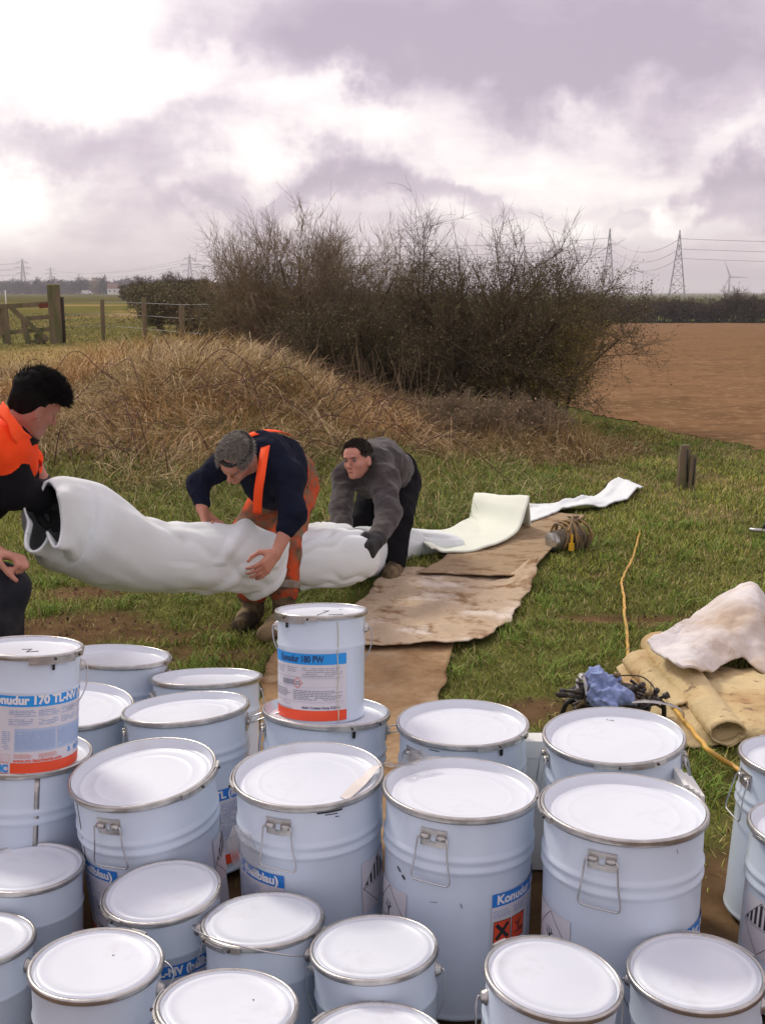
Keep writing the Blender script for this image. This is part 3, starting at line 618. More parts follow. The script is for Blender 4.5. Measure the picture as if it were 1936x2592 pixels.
# ------------------------------------------------------------------ far hedge across the ploughed field
for i in range(11):
    y = 121.5 + rng.uniform(-.5, .5); x = 21 + i * 2.75; h_ = [2.7, 2.9, 2.8, 3.0, 2.8, 2.4, 3.4, 3.2, 2.6, 2.4, 2.4][i]; place = ['leftmost, beside the near hedge', 'second from the near hedge', 'third from the near hedge', 'left of the big right pylon', 'under the big right pylon', 'right of the big right pylon', 'left of the wind turbine, tallest', 'under the wind turbine', 'right of the wind turbine', 'second from the right edge', 'at the right edge'][i]
    bush('field_hedge_bush', 'bare dark bush in the hedge across the ploughed field, ' + place, (x, y, float(height(x, y))), 3.2, 2.2, h_ * .80, 26, M_twig, 'bushes of the hedge across the field', (8, 7, 3), (0, 0), .06, 5200, ((.035, .038, .02), (.06, .05, .03), (.09, .065, .06)), up=.06, twr=.022, lw=.10, leafz=(-.2, .9), spread=.35)
tag(mesh_np('field_verge', np.array([[14, 120.6, height(14, 120.6) + .06], [60, 120.6, height(60, 120.6) + .06], [60, 124, height(60, 124) + .1], [14, 124, height(14, 124) + .1]]), np.array([[0, 1, 2, 3]]), M_ground, tint=np.array([[.07, .10, .03]] * 4)), kind='structure')

# ------------------------------------------------------------------ far tree line, houses, vans
def far_tree_mesh(seed, h_, w, m):
    st = rng.uniform(0, 1); P = np.zeros((1, 3)); D = np.array([[0, 0, 1.]]); pts, ds = grow(P, D, np.full(1, h_ * .75), None, 4, .06, 0)
    r = np.full(1, w * .03); tm = mesh_np('trunk', *segs(pts, r, .3), M_trunk, link=False); out = []
    for kk, ang, lf in ((30, 1.0, .42), (10, .8, .22)):
        P, D, rr, idx = spawn(pts, ds, r, kk, ang, .25); n = len(P); r = np.full(n, w * .013 + .04); pts, ds = grow(P, D, h_ * lf * rng.uniform(.6, 1.2, n), r, 2, .2, .04); out.append(segs(pts, r, .6))
    V, F = cat(out); A = np.concatenate(pts); n = 1500; q = A[rng.integers(0, len(A), n)] + rng.normal(0, w * .05, (n, 3)); q[:, 2] = np.clip(q[:, 2] - h_ * .22 * rng.uniform(0, 1, n), .3, None); u = rng.normal(size=(n, 3)); w2 = rng.normal(size=(n, 3)); s = w * .028
    V2 = np.stack([q - u * s, q + w2 * s, q + u * s], 1).reshape(-1, 3); return tm, mesh_np('crown', np.r_[V, V2], [F, np.arange(n * 3).reshape(-1, 3) + len(V)], m, link=False, smooth=False)
FT = [far_tree_mesh(i, 9, 9, M_dtree) for i in range(4)]; FH = far_tree_mesh(9, 11, 13, M_hay)
TY = 640.0
def at(px, Y): return (px - 968) / FPX * (Y * CP + (CAMH - .45) * SP)
k = 0
for px in list(range(-60, 700, 13)):
    if 235 < px < 262: continue
    Y = TY + rng.uniform(-40, 90); x = at(px, Y); o = empty('distant_tree', (x, Y, float(height(x, Y)) - .3), 'bare tree in the far tree line below the left pylons', 'tree', 'bare trees of the far tree line'); a, b = FT[k % 4]; k += 1
    s = rng.uniform(.55, .95) * (1.45 if px in (415, 434) or 420 < px < 445 else 1); o.scale = (s * rng.uniform(1.3, 1.9), s * 1.4, s); o.rotation_euler = (0, 0, rng.uniform(0, 6)); inst('trunk', a, o); inst('crown', b, o)
Y = 620; x = at(247, Y); o = empty('distant_willow', (x, Y, .3), 'broad straw-coloured tree in the far tree line', 'tree'); inst('trunk', FH[0], o); inst('crown', FH[1], o); o.scale = (.75, .75, .72)
x = at(263, 600); o = empty('distant_fir', (x, 600, .3), 'dark conical evergreen in the far tree line', 'tree'); mb = MB(); mb.tube([(0, 0, 0), (0, 0, 6)], [.3, .1], 6); mb.build('trunk', M_trunk, o)
n = 1400; t = rng.uniform(0, 1, n); a = rng.uniform(0, 6.28, n); rr = 2.4 * (1 - t) ** .7 * rng.uniform(.6, 1, n) + .2; q = np.stack([rr * np.cos(a), rr * np.sin(a), .4 + 7.4 * t], 1); u = rng.normal(size=(n, 3)); w2 = rng.normal(size=(n, 3)); mesh_np('crown', np.stack([q - u * .3, q + w2 * .3, q + u * .3], 1).reshape(-1, 3), np.arange(n * 3).reshape(-1, 3), M_dfir, o, smooth=False)
def house(px, Y, w, d_, h_, rh, label, wall=M_house):
    x = at(px, Y); o = empty('distant_house', (x, Y, .35), label, 'house'); mb = MB(); mb.box((0, 0, h_ / 2), (w, d_, h_)); mb.build('wall', wall, o, smooth=False)
    mb = MB(); mb.add([(-w / 2 - .2, -d_ / 2 - .3, h_ - .1), (w / 2 + .2, -d_ / 2 - .3, h_ - .1), (w / 2 + .2, d_ / 2 + .3, h_ - .1), (-w / 2 - .2, d_ / 2 + .3, h_ - .1), (-w / 2 - .2, 0, h_ + rh), (w / 2 + .2, 0, h_ + rh)], f3=[(0, 4, 3), (1, 2, 5)], f4=[(0, 1, 5, 4), (2, 3, 4, 5), (3, 2, 1, 0)]); mb.build('roof', M_roof, o, smooth=False)
    for q in (-.25, .25): mb = MB(); mb.box((w * q, -d_ / 2 - .03, h_ * .55), (w * .14, .08, h_ * .28)); mb.build('window', M_black, o, smooth=False)
house(288, 590, 5, 5, 3.2, 2.6, 'tiny pale gabled house right of the dark evergreen', M_plastic); house(308, 600, 6, 5, 1.6, 1.2, 'low red-roofed building beside the tiny pale house')
house(462, 560, 7, 6, 1.8, 1.2, 'low pale-walled barn at the end of the far hedge', M_house); house(275, 610, 4, 4, 2.2, 1.2, 'small grey shed beside the dark evergreen')
def van(px, Y, L_, h_, label):
    x = at(px, Y); o = empty('parked_van', (x, Y, .55), label, 'van'); mb = MB(); zc = .25
    pr = [(-L_ / 2, zc), (-L_ / 2, h_), (L_ * .22, h_), (L_ * .36, h_ * .66), (L_ / 2, h_ * .55), (L_ / 2, zc)]; n = len(pr)
    mb.add([(a, -.95, b) for a, b in pr] + [(a, .95, b) for a, b in pr], f4=[(i, (i + 1) % n, n + (i + 1) % n, n + i) for i in range(n)] + [(0, 3, 2, 1), (0, 5, 4, 3), (n, n + 1, n + 2, n + 3), (n, n + 3, n + 4, n + 5)]); mb.build('body', M_plastic, o, smooth=False)
    mb = MB(); mb.box((L_ * .27, -.96, h_ * .75), (L_ * .10, .03, h_ * .22)); mb.build('window', M_black, o, smooth=False)
    for s in (-.32, .34): mb = MB(); mb.lathe([(0, -.1), (.33, -.1), (.33, .1), (0, .1)], 14); q = mb.build('wheel', M_black, o); q.rotation_euler = (R(90), 0, 0); q.location = (L_ * s, -.9, .33)
van(221, 560, 4.6, 1.95, 'white van with a boxy body on the far road left of the fence posts'); van(366, 560, 4.3, 1.3, 'low white car on the far road above the second fence post')
mb = MB(); xx = np.linspace(-900, 20, 60); mb.add([(a, 545, height(a, 545) + .01) for a in xx] + [(a, 556, height(a, 556) + .01) for a in xx], f4=[(i, i + 1, 61 + i, 60 + i) for i in range(59)]); tag(mb.build('road', M_dark), kind='structure')

# ------------------------------------------------------------------ pylons, wires, turbine
def pylon(px, base_py, top_py, Y, H_, arms, label, wide=.17, th=.55, yaw=0, wcut=1.0):
    x = at(px, Y); z0 = .2 if px < 900 else -1.0; r = empty('pylon', (x, Y, z0), label, 'pylon', 'lattice electricity pylons'); r.rotation_euler = (0, 0, yaw); mb = MB()
    lv = [0, .18, .33, .46, .57, .66, .74, .81, .87, .93, 1.0]; wd = lambda t: H_ * (wide * (1 - t) ** 1.1 + .03 * (1 - t) + .008)
    for i in range(len(lv) - 1):
        a, b = lv[i], lv[i + 1]; wa, wb = wd(a) / 2, wd(b) / 2; ca = [(-wa, -wa), (wa, -wa), (wa, wa), (-wa, wa)]; cb_ = [(-wb, -wb), (wb, -wb), (wb, wb), (-wb, wb)]
        for q in range(4):
            mb.bar((*ca[q], a * H_), (*cb_[q], b * H_), th * 1.2); p = (q + 1) % 4
            mb.bar((*ca[q], a * H_), (*cb_[p], b * H_), th * .6); mb.bar((*ca[p], a * H_), (*cb_[q], b * H_), th * .6); mb.bar((*cb_[q], b * H_), (*cb_[p], b * H_), th * .6)
    mb.build('tower', M_pylon, r, smooth=False); tips = []
    for t, w in arms:
        mb = MB(); z = t * H_; b = wd(t) / 2
        for s in (-1, 1):
            tip = (s * w * H_, 0, z); tips.append(tip)
            for y_ in (-b, b): mb.bar((s * b, y_, z), tip, th * .8); mb.bar((s * b, y_, z + .035 * H_), tip, th * .8)
            mb.bar((s * w * H_ * .5, 0, z + .018 * H_), (s * w * H_ * .5, 0, z), th * .5); mb.bar(tip, (tip[0], 0, z - .035 * H_), th * .9)
        mb.build('cross_arm', M_pylon, r, smooth=False)
    M = Matrix.Translation(r.location) @ Matrix.Rotation(yaw, 4, 'Z'); return [np.array(M @ Vector((a, 0, c - .035 * H_))) for a, _, c in tips]
A3 = ((.90, .15), (.74, .24), (.58, .19))
k = FPX / 1.0
def HT(pyb, pyt, Y): return (pyb - pyt) / FPX * Y
PA = pylon(62, 735, 655, 1500, HT(738, 654, 1500), A3, 'tall pylon furthest left on the horizon', yaw=.1)
PB = pylon(132, 735, 675, 1900, HT(738, 674, 1900), A3, 'smaller pylon second from the left above the gate', yaw=.1)
PC = pylon(203, 735, 690, 2500, HT(738, 690, 2500), A3, 'smallest faint pylon above the far trees', yaw=.1, th=.6)
PD = pylon(483, 735, 643, 1300, HT(738, 644, 1300), A3, 'left-hand pylon standing just beyond the end of the hedge', yaw=.15)
PE = pylon(1537, 770, 580, 640, HT(745, 580, 640), ((.90, .03), (.76, .035), (.63, .03)), 'pylon half hidden behind the right side of the near hedge', wide=.15, yaw=1.25, th=.19)
PF = pylon(1712, 770, 590, 560, HT(752, 589, 560), ((.91, .03), (.76, .035), (.62, .03)), 'largest pylon, over the hedge across the ploughed field', wide=.20, yaw=1.25, th=.17)
def wires(A, B, sag, label, r=.07, name='power_line'):
    root = empty(name, (0, 0, 0), label, 'power line', 'power lines')
    root.location = tuple(A[0])
    for a, b in zip(A, B):
        t = np.linspace(0, 1, 22)[:, None]; P = a * (1 - t) + b * t; P[:, 2] -= sag * 4 * (t * (1 - t))[:, 0]; mb = MB(); mb.tube(P, r, 4, cap=False); mb.build('wire', M_pylon, root, origin=A[0])
off = lambda P, dx, dy, dz: [p + np.array([dx, dy, dz]) for p in P]
wires(PB, PD, 9, 'sagging wires between the second pylon and the pylon by the hedge', .17); wires(PA, off(PA, -420, -250, 4), 9, 'wires leaving the leftmost pylon to the left', .17); wires(PD, off(PD, 420, -200, 8), 12, 'wires leaving the pylon by the hedge to the right', .17)
wires(PF, off(PF, 240, -40, 0), 3, 'wires leaving the largest pylon to the right', .06); wires(PE, PF, 7, 'wires between the two right-hand pylons', .06); wires(PE, off(PE, -240, 60, 3), 5, 'wires leaving the half hidden pylon to the left', .06)
Y = 900; x = at(1843, Y); r = empty('wind_turbine', (x, Y, -1), 'white three-bladed wind turbine on the right horizon', 'wind turbine'); hub = J(1843, 701, Y * CP)[2] + 1
mb = MB(); mb.tube([(0, 0, 0), (0, 0, hub)], [1.1, .6], 12); mb.build('tower', M_turb, r); mb = MB(); mb.box((0, .8, hub), (1.4, 4, 1.5)); mb.ball((0, -1.6, hub), .9); mb.build('nacelle', M_turb, r)
for a in (-112, 0, 128):
    a = R(a + 2); L_ = 14.5 if a != 0 else 15; mb = MB(); u = np.array([math.cos(a), 0, -math.sin(a)]); u = {0: np.array([1, 0, -.03]), 1: np.array([-.38, 0, .92]), 2: np.array([-.52, 0, -.86])}[{-112: 1, 0: 0, 128: 2}[round(math.degrees(a) - 2)]]
    mb.tube([np.array([0, -1.8, hub]) + u * t for t in (0, 1.5, 4, 9, L_)], [.45, .6, .55, .38, .1], 6); mb.build('blade', M_turb, r)
x = at(1603, 700); mb = MB(); mb.tube([(0, 0, 0), (0, 0, 19)], .12, 6)
for z in (17, 14, 11, 8): mb.bar((-.6, 0, z), (.6, 0, z), .1)
o = mb.build('radio_mast', M_pylon); o.location = (x, 700, -1); tag(o, 'thin mast right of the near hedge against the sky', 'mast')
x = at(390, 420); mb = MB(); mb.tube([(0, 0, 0), (0, 0, 5.1)], .14, 6); mb.bar((-.9, 0, 4.7), (.9, 0, 4.7), .16); o = mb.build('telegraph_pole', M_trunk); o.location = (x, 420, .4); tag(o, 'dark telegraph pole with one cross bar above the far trees', 'pole')

# ------------------------------------------------------------------ gate, fence posts, wooden posts
def post(px, pyt, Y, w, label, name='fence_post', group=None, mat_=None, lean=(0, 0)):
    x = at(px, Y); z = float(height(x, Y)); zt = J(px, pyt, Y * CP)[2]; hh = zt - z; n = 5; V = []; F = []
    mb = MB(); P = [(lean[0] * t * hh + rng.normal(0, .003), lean[1] * t * hh, -.1 + (hh + .1) * t) for t in np.linspace(0, 1, n)]; mb.tube(P, [w * .5 * rng.uniform(.92, 1.06) for _ in P], 8)
    o = mb.build(name, mat_ or M_wood); flat_edges(o, 40); o.location = (x, Y, z); tag(o, label, 'post', group); return o
g0 = 24.0
post(263, 758, 26, .10, 'thin grey fence post nearest the gate', group='thin fence posts', lean=(.01, 0)); post(369, 752, 24, .10, 'tall thin fence post standing second from the gate', group='thin fence posts'); post(464, 772, 22, .11, 'shorter pale fence post against the dark hedge', group='thin fence posts')
fw = empty('wire_fence', gz(-7, 26), 'thin sagging fence wires strung along the thin posts', 'fence')
for hh in (.35, .62, .88):
    P = [np.array([at(a, b), b, float(height(at(a, b), b)) + hh]) for a, b in ((145, 25.5), (263, 26), (369, 24), (464, 22), (540, 20.5))]; mb = MB(); mb.tube(spline(P, 20), .004, 4); mb.build('fence_wire', M_pylon, fw, origin=fw.location)
Y = 25; x0 = at(145, Y); z0 = float(height(x0, Y)); zt = J(145, 719, Y * CP)[2]; gp = empty('gate_post', (x0, Y, z0), 'thick mossy gate post with a cut top right of the gate', 'post'); mb = MB(); hh = zt - z0
mb.tube([(0, 0, -.1), (0, 0, hh * .5), (-.015, 0, hh - .02), (-.015, 0, hh)], [.15, .145, .14, .11], 9); flat_edges(mb.build('post', M_wood, gp), 40); mb = MB(); mb.tube([(.16, .02, -.1), (.165, .02, hh * .78)], [.04, .03], 6); mb.build('stem', M_trunk, gp)
gt = empty('field_gate', (at(70, Y), Y, z0), 'weathered five-bar wooden gate with a diagonal brace', 'gate'); o_ = np.array(gt.location)
def gpnt(px, py): return J(px, py, Y * CP - (-.0)) * 1.0
def gbar(a, b, w, nm='rail', m=M_wood, dy=0, t=.04):
    A, B = gpnt(*a), gpnt(*b); A[1] = B[1] = Y + dy; mb = MB(); mb.bar(A - o_, B - o_, t, w, up=(0, 1, 0)) if 0 else mb.bar(A - o_, B - o_, w, t, up=(0, 1, 0)); mb.build(nm, m, gt, smooth=False)
gbar((-60, 780), (140, 768), .10); gbar((-60, 812), (140, 803), .07, dy=.01) if 0 else None
gbar((50, 808), (140, 801), .09); gbar((-50, 848), (140, 832), .09, dy=.0); gbar((60, 868), (112, 862), .08); gbar((-50, 880), (60, 876), .06)
gbar((100, 775), (136, 771), .10, 'hinge_rail', M_redwood, -.05); gbar((28, 778), (118, 862), .10, 'diagonal_brace', M_wood, -.06); gbar((57, 808), (66, 870), .12, 'upright', M_wood, -.03)
gbar((12, 770), (18, 885), .10, 'upright', M_wood, -.03); gbar((-2, 775), (10, 890), .14, 'upright', M_wood, .03); gbar((90, 845), (98, 880), .2, 'upright', M_wood, .05)
mb = MB(); q = gpnt(18, 157 + 600 - 0); P = [J(18, 735, 60), J(19, 757, 60)]; P = [np.array([a[0], 60, a[2]]) for a in P]; P[0][0] = at(18, 60); z_ = float(height(P[0][0], 60)); mb.tube([(0, 0, 0), (0, 0, P[0][2] - z_)], .03, 6); o = mb.build('marker_pole', M_plastic); o.location = (P[0][0], 60, z_); tag(o, 'small white marker pole in the meadow left of the gate post', 'pole')
# pair of old posts on the right
def oldpost(px, pyb, pyt, w, label, lean):
    b = G(px, pyb); d_ = (CAMH) / (SP + (pyb - 1296) / FPX * CP); hh = J(px, pyt, d_)[2]; o = empty('wooden_post', (b[0], b[1], float(height(b[0], b[1]))), label, 'post', 'old wooden posts by the path'); mb = MB(); n = 9; V = []
    P = [(lean * t * hh, 0, -.08 + (hh + .08) * t) for t in np.linspace(0, 1, n)]; mb.tube(P, [w * .5 * rng.uniform(.9, 1.08) * (1 if i < n - 1 else .8) for i in range(n)], 9); flat_edges(mb.build('post', M_wood, o), 30)
    mb = MB(); mb.bar((w * .12, -w * .5, hh * .2), (w * .05 + lean * hh * .8, -w * .5, hh * .92), .006, .01); mb.build('crack', M_black, o)
oldpost(1728, 1236, 1120, .105, 'thicker grey wooden post, left of the pair by the ploughed field', 0.0); oldpost(1747, 1240, 1145, .055, 'thinner leaning post right of the pair by the ploughed field', .05)

# thin damp air over the fen
mb = MB(); mb.box((0, 1400, 28), (3400, 3600, 64)); hz = mb.build('haze', None, smooth=False); tag(hz, kind='stuff')
hm = bpy.data.materials.new('haze_air'); hm.use_nodes = True; nt = hm.node_tree; nt.nodes.clear(); ou = nt.nodes.new('ShaderNodeOutputMaterial'); pv = nt.nodes.new('ShaderNodeVolumePrincipled'); pv.inputs['Color'].default_value = (.93, .92, .96, 1); pv.inputs['Density'].default_value = .00045; pv.inputs['Anisotropy'].default_value = .1
nt.links.new(pv.outputs[0], ou.inputs['Volume']); hz.data.materials.append(hm)

# ------------------------------------------------------------------ lettering and print helpers
_TX = {}
def text_mesh(s, size, bold=.0):
    k = (s, size, bold)
    if k in _TX: return _TX[k]
    c = bpy.data.curves.new('lettering', 'FONT'); c.body = s; c.size = size; c.offset = bold; c.resolution_u = 3; c.fill_mode = 'FRONT'
    o = bpy.data.objects.new('lettering', c); COL.objects.link(o); bpy.context.view_layer.update()
    me = o.evaluated_get(bpy.context.evaluated_depsgraph_get()).to_mesh(); v = np.zeros(len(me.vertices) * 3, np.float32); me.vertices.foreach_get('co', v); v = v.reshape(-1, 3).astype(float)
    f = [tuple(p.vertices) for p in me.polygons]; o.to_mesh_clear(); bpy.data.objects.remove(o); bpy.data.curves.remove(c); f3 = [a for a in f if len(a) == 3]; f4 = [a for a in f if len(a) == 4]; _TX[k] = (v, f3, f4); return _TX[k]
def wrap(P, r, ph0, z0):
    P = np.asarray(P, float); a = ph0 + P[:, 0] / r; return np.stack([r * np.sin(a), -r * np.cos(a), z0 + P[:, 1]], 1)
def text_cyl(name, s, size, r, ph0, z0, m, parent, bold=0, sx=1.0, fit=None):
    v, f3, f4 = text_mesh(s, size, bold); v = v.copy(); v[:, 0] *= (fit / v[:, 0].max() if fit else sx); F = [np.array(f) for f in (f3, f4) if f]; return mesh_np(name, wrap(v, r, ph0, z0), F, m, parent, smooth=False)
def shape_cyl(name, polys, r, ph0, z0, m, parent):
    """polys: quads/tris in label coordinates (metres), bent round the drum"""
    V, F3, F4, o = [], [], [], 0; fine = []
    for p in polys:
        if len(p) == 4 and max(a[0] for a in p) - min(a[0] for a in p) > .010:
            e = 0 if abs(p[1][0] - p[0][0]) > abs(p[2][0] - p[1][0]) else 1; P4 = [np.array(p[(i + e) % 4]) for i in range(4)]; n = int((max(a[0] for a in p) - min(a[0] for a in p)) / .006) + 1
            for i in range(n): a, c = i / n, (i + 1) / n; fine.append([P4[0] + (P4[1] - P4[0]) * a, P4[0] + (P4[1] - P4[0]) * c, P4[3] + (P4[2] - P4[3]) * c, P4[3] + (P4[2] - P4[3]) * a])
        else: fine.append(p)
    for p in fine:
        V += list(p); (F3 if len(p) == 3 else F4).append(tuple(range(o, o + len(p)))); o += len(p)
    return mesh_np(name, wrap(np.array(V, float), r, ph0, z0), [np.array(F) for F in (F3, F4) if F], m, parent, smooth=False)
def line(a, b, w):
    a = np.array(a, float); b = np.array(b, float); d = b - a; d /= np.linalg.norm(d); n = np.array([-d[1], d[0]]) * w / 2; return [tuple(a - n), tuple(b - n), tuple(b + n), tuple(a + n)]
def fine_print(x0, x1, z0, z1, lh, dens=.8, th=.30, ragged=True):
    out = []; z = z1 - lh
    while z > z0:
        x = x0; end = x1 - (rng.uniform(0, .5) ** 2 * (x1 - x0) if ragged else 0)
        while x < end:
            w = rng.uniform(.8, 3.2) * lh; w = min(w, end - x)
            if rng.uniform() < dens: out.append([(x, z), (x + w, z), (x + w, z + lh * th), (x, z + lh * th)])
            x += w + lh * .45
        z -= lh
    return out
def rect(x0, z0, x1, z1): return [(x0, z0), (x1, z0), (x1, z1), (x0, z1)]
def tree_fish(x, z, s):
    """bare tree and fish pictogram"""
    L = [line((x, z - .3 * s), (x + .02 * s, z + .1 * s), .07 * s)]
    for a, b, w in (((0, -.05), (-.16, .15), .045), ((-.16, .15), (-.2, .32), .03), ((-.1, .08), (-.26, .14), .03), ((.02, .02), (.14, .2), .045), ((.14, .2), (.13, .34), .03), ((.08, .12), (.24, .2), .03), ((.02, .1), (-.03, .36), .04), ((-.3, -.3), (.36, -.33), .04)):
        L.append(line((x + a[0] * s, z + a[1] * s), (x + b[0] * s, z + b[1] * s), w * s))
    c = np.array([.22, -.22]); e = [(x + (c[0] + .15 * math.cos(t)) * s, z + (c[1] + .06 * math.sin(t)) * s) for t in np.linspace(0, 2 * np.pi, 9)[:-1]]
    L += [[e[0], e[1], e[2], e[3]], [e[3], e[4], e[5], e[6]], [e[6], e[7], e[0], e[3]], [(x + .36 * s, z - .22 * s), (x + .44 * s, z - .15 * s), (x + .44 * s, z - .29 * s)]]
    return L
def cross_x(x, z, s): return [line((x - .32 * s, z - .34 * s), (x + .32 * s, z + .34 * s), .17 * s), line((x - .32 * s, z + .34 * s), (x + .32 * s, z - .34 * s), .17 * s)]
def diamond_line(x, z, s, w): c = [(x, z + s), (x + s, z), (x, z - s), (x - s, z)]; return [line(c[i], c[(i + 1) % 4], w) for i in range(4)]
def bangs(x, z, s): 
    L = [line((x - .3 * s, z - .02 * s), (x + .05 * s, z + .02 * s), .12 * s)]
    for a in np.linspace(0, 2.9, 6): L.append(line((x + .12 * s * math.cos(a), z + .1 * s * math.sin(a)), (x + .34 * s * math.cos(a), z + .3 * s * math.sin(a)), .04 * s))
    return L
# ------------------------------------------------------------------ drums
RL, RS = .175, .128
def lid_noise(V, amp, s):
    V[:, 2] += amp * fbm(V[:, 0] * 9, V[:, 1] * 9, 0, s, 3) * ss(.16, .10, np.hypot(V[:, 0], V[:, 1])); return V
def large_parts(H):
    """local z=0 at the top of the ring"""
    mb = MB(); prof = [(.1675, -.010), (.1655, -.02), (.1650, -.088), (.1665, -.094), (.1695, -.100), (.1695, -.104), (.1665, -.110), (.1660, -.114), (.1665, -.118), (.1695, -.124), (.1695, -.128), (.1660, -.134), (.1645, -.140)]
    prof += [(.1645 - .0010 * i / 8, -.14 - (H - .155) * i / 8) for i in range(1, 9)]
    prof += [(.1635, -H + .012), (.1655, -H + .006), (.1650, -H), (.155, -H), (.150, -H + .008), (0, -H + .008)]
    mb.lathe(prof, 72); return mb.build('body', M_drum, link=False)
_pr = [(.1665, -.0015), (.166, -.006), (.1635, -.018), (.160, -.0215), (.152, -.0215), (.1495, -.0195), (.147, -.0195), (.144, -.0213), (.118, -.0217), (.1165, -.0213), (.114, -.0213), (.112, -.0219), (.06, -.0221), (.02, -.0225), (0.0005, -.0225)]
def large_lid(s):
    mb = MB(); P = []
    for a, b in zip(_pr[:-1], _pr[1:]):
        n = max(1, int(abs(a[0] - b[0]) / .01)); P += [(a[0] + (b[0] - a[0]) * i / n, a[1] + (b[1] - a[1]) * i / n) for i in range(n)]
    P.append(_pr[-1]); mb.lathe(P, 72); mb.v[0] = lid_noise(mb.v[0], .0013, s); return mb.build('lid', M_lid, link=False)
LIDS = [large_lid(i * 7) for i in range(4)]
def ring_mesh(r, w, h):
    mb = MB(); c = [(r - w * .9, -.001), (r - w * .55, .0008), (r - w * .2, 0), (r, -h * .25), (r - .0012, -h * .5), (r, -h * .75), (r - w * .3, -h), (r - w * .9, -h)]; mb.lathe(c[::-1], 72, closed=True); return mb.build('clamp_ring', M_steel, link=False)
RINGL = ring_mesh(RL, .0085, .0155); RINGS = ring_mesh(RS, .0095, .0125)
def lever(parent, r, ph, sgn, z, L_=.16, tab=False, big=1.0):
    """closing lever lying along the ring"""
    mb = MB(); a1 = ph + sgn * L_ / r; mb.arc_patch(r + .001, min(ph, a1), max(ph, a1), z - .016 * big, z - .002, .0022, 10)
    mb.arc_patch(r + .003, min(ph + sgn * .02 / r, a1), max(ph + sgn * .02 / r, a1) - .02, z - .0115, z - .0065, .0022, 8); a2 = a1 + sgn * .035 / r; mb.arc_patch(r - .001, min(a1, a2), max(a1, a2), z - .014, z - .0005, .006, 4)
    o = flat_edges(mb.build('clamp_lever', M_steel, parent), 30); mb = MB()
    for q in (a1 + sgn * .012 / r, ph + sgn * .06 / r): mb.ball((math.sin(q) * (r + .006), -math.cos(q) * (r + .006), z - .008), (.0035,) * 3, 8, 6)
    mb.build('rivet', M_dark, parent)['kind'] = 'stuff'
    if tab: mb = MB(); mb.arc_patch(r - .006, ph + sgn * .5 * L_ / r - .022, ph + sgn * .5 * L_ / r + .022, z - .034, z - .012, .004, 4); mb.ball((math.sin(ph + sgn * .5 * L_ / r) * (r - .004), -math.cos(ph + sgn * .5 * L_ / r) * (r - .004), z - .034), .0035, 8, 6); mb.build('locking_tab', M_black, parent)
def drop_handle(parent, r, ph, z, swing=0.0):
    """riveted plate with two curled clips and a wire bail"""
    f = np.array([[math.cos(ph), math.sin(ph), 0], [math.sin(ph), -math.cos(ph), 0], [0, 0, 1]])      # tangent, outward, up
    def W_(a, b, c): return a * f[0] + (r + b) * f[1] + (z + c) * f[2]
    mb = MB(); w = .029; pl = .0022
    mb.arc_patch(r + .0006, ph - w / r, ph + w / r, z + .004, z + .016, pl, 8); mb.arc_patch(r + .0006, ph - w / r, ph - .007 / r, z - .012, z + .004, pl, 3); mb.arc_patch(r + .0006, ph + .007 / r, ph + w / r, z - .012, z + .004, pl, 3); mb.arc_patch(r + .0006, ph - w / r, ph + w / r, z - .022, z - .012, pl, 8)
    flat_edges(mb.build('handle_plate', M_steel, parent), 30)
    for s in (-1, 1): mb = MB(); mb.tube([W_(s * .009, .005, 0), W_(s * .027, .005, 0)], [.0062, .0062], 10); mb.build('handle_clip', M_steel, parent)
    hw, bw, L_ = .031, .043, .098; cs, sn = math.cos(swing), math.sin(swing)
    pts = [(s[0], s[1]) for s in ((-.010, 0), (-hw, 0), (-hw - .003, -.02), (-hw - .006, -.05), (-bw, -L_ * .86), (-bw + .004, -L_ * .97), (-bw + .014, -L_), (bw - .014, -L_ * 1.02), (bw - .004, -L_ * .99), (bw, -L_ * .88), (hw + .006, -.05), (hw + .003, -.02), (hw, 0), (.010, 0))]
    P = [W_(a, .006 + (-b) * sn + .006 * min(1, -b / .03), b * cs) for a, b in pts]; mb = MB(); mb.tube(spline(P, 44), .0021, 7); mb.build('wire_bail', M_wire, parent)
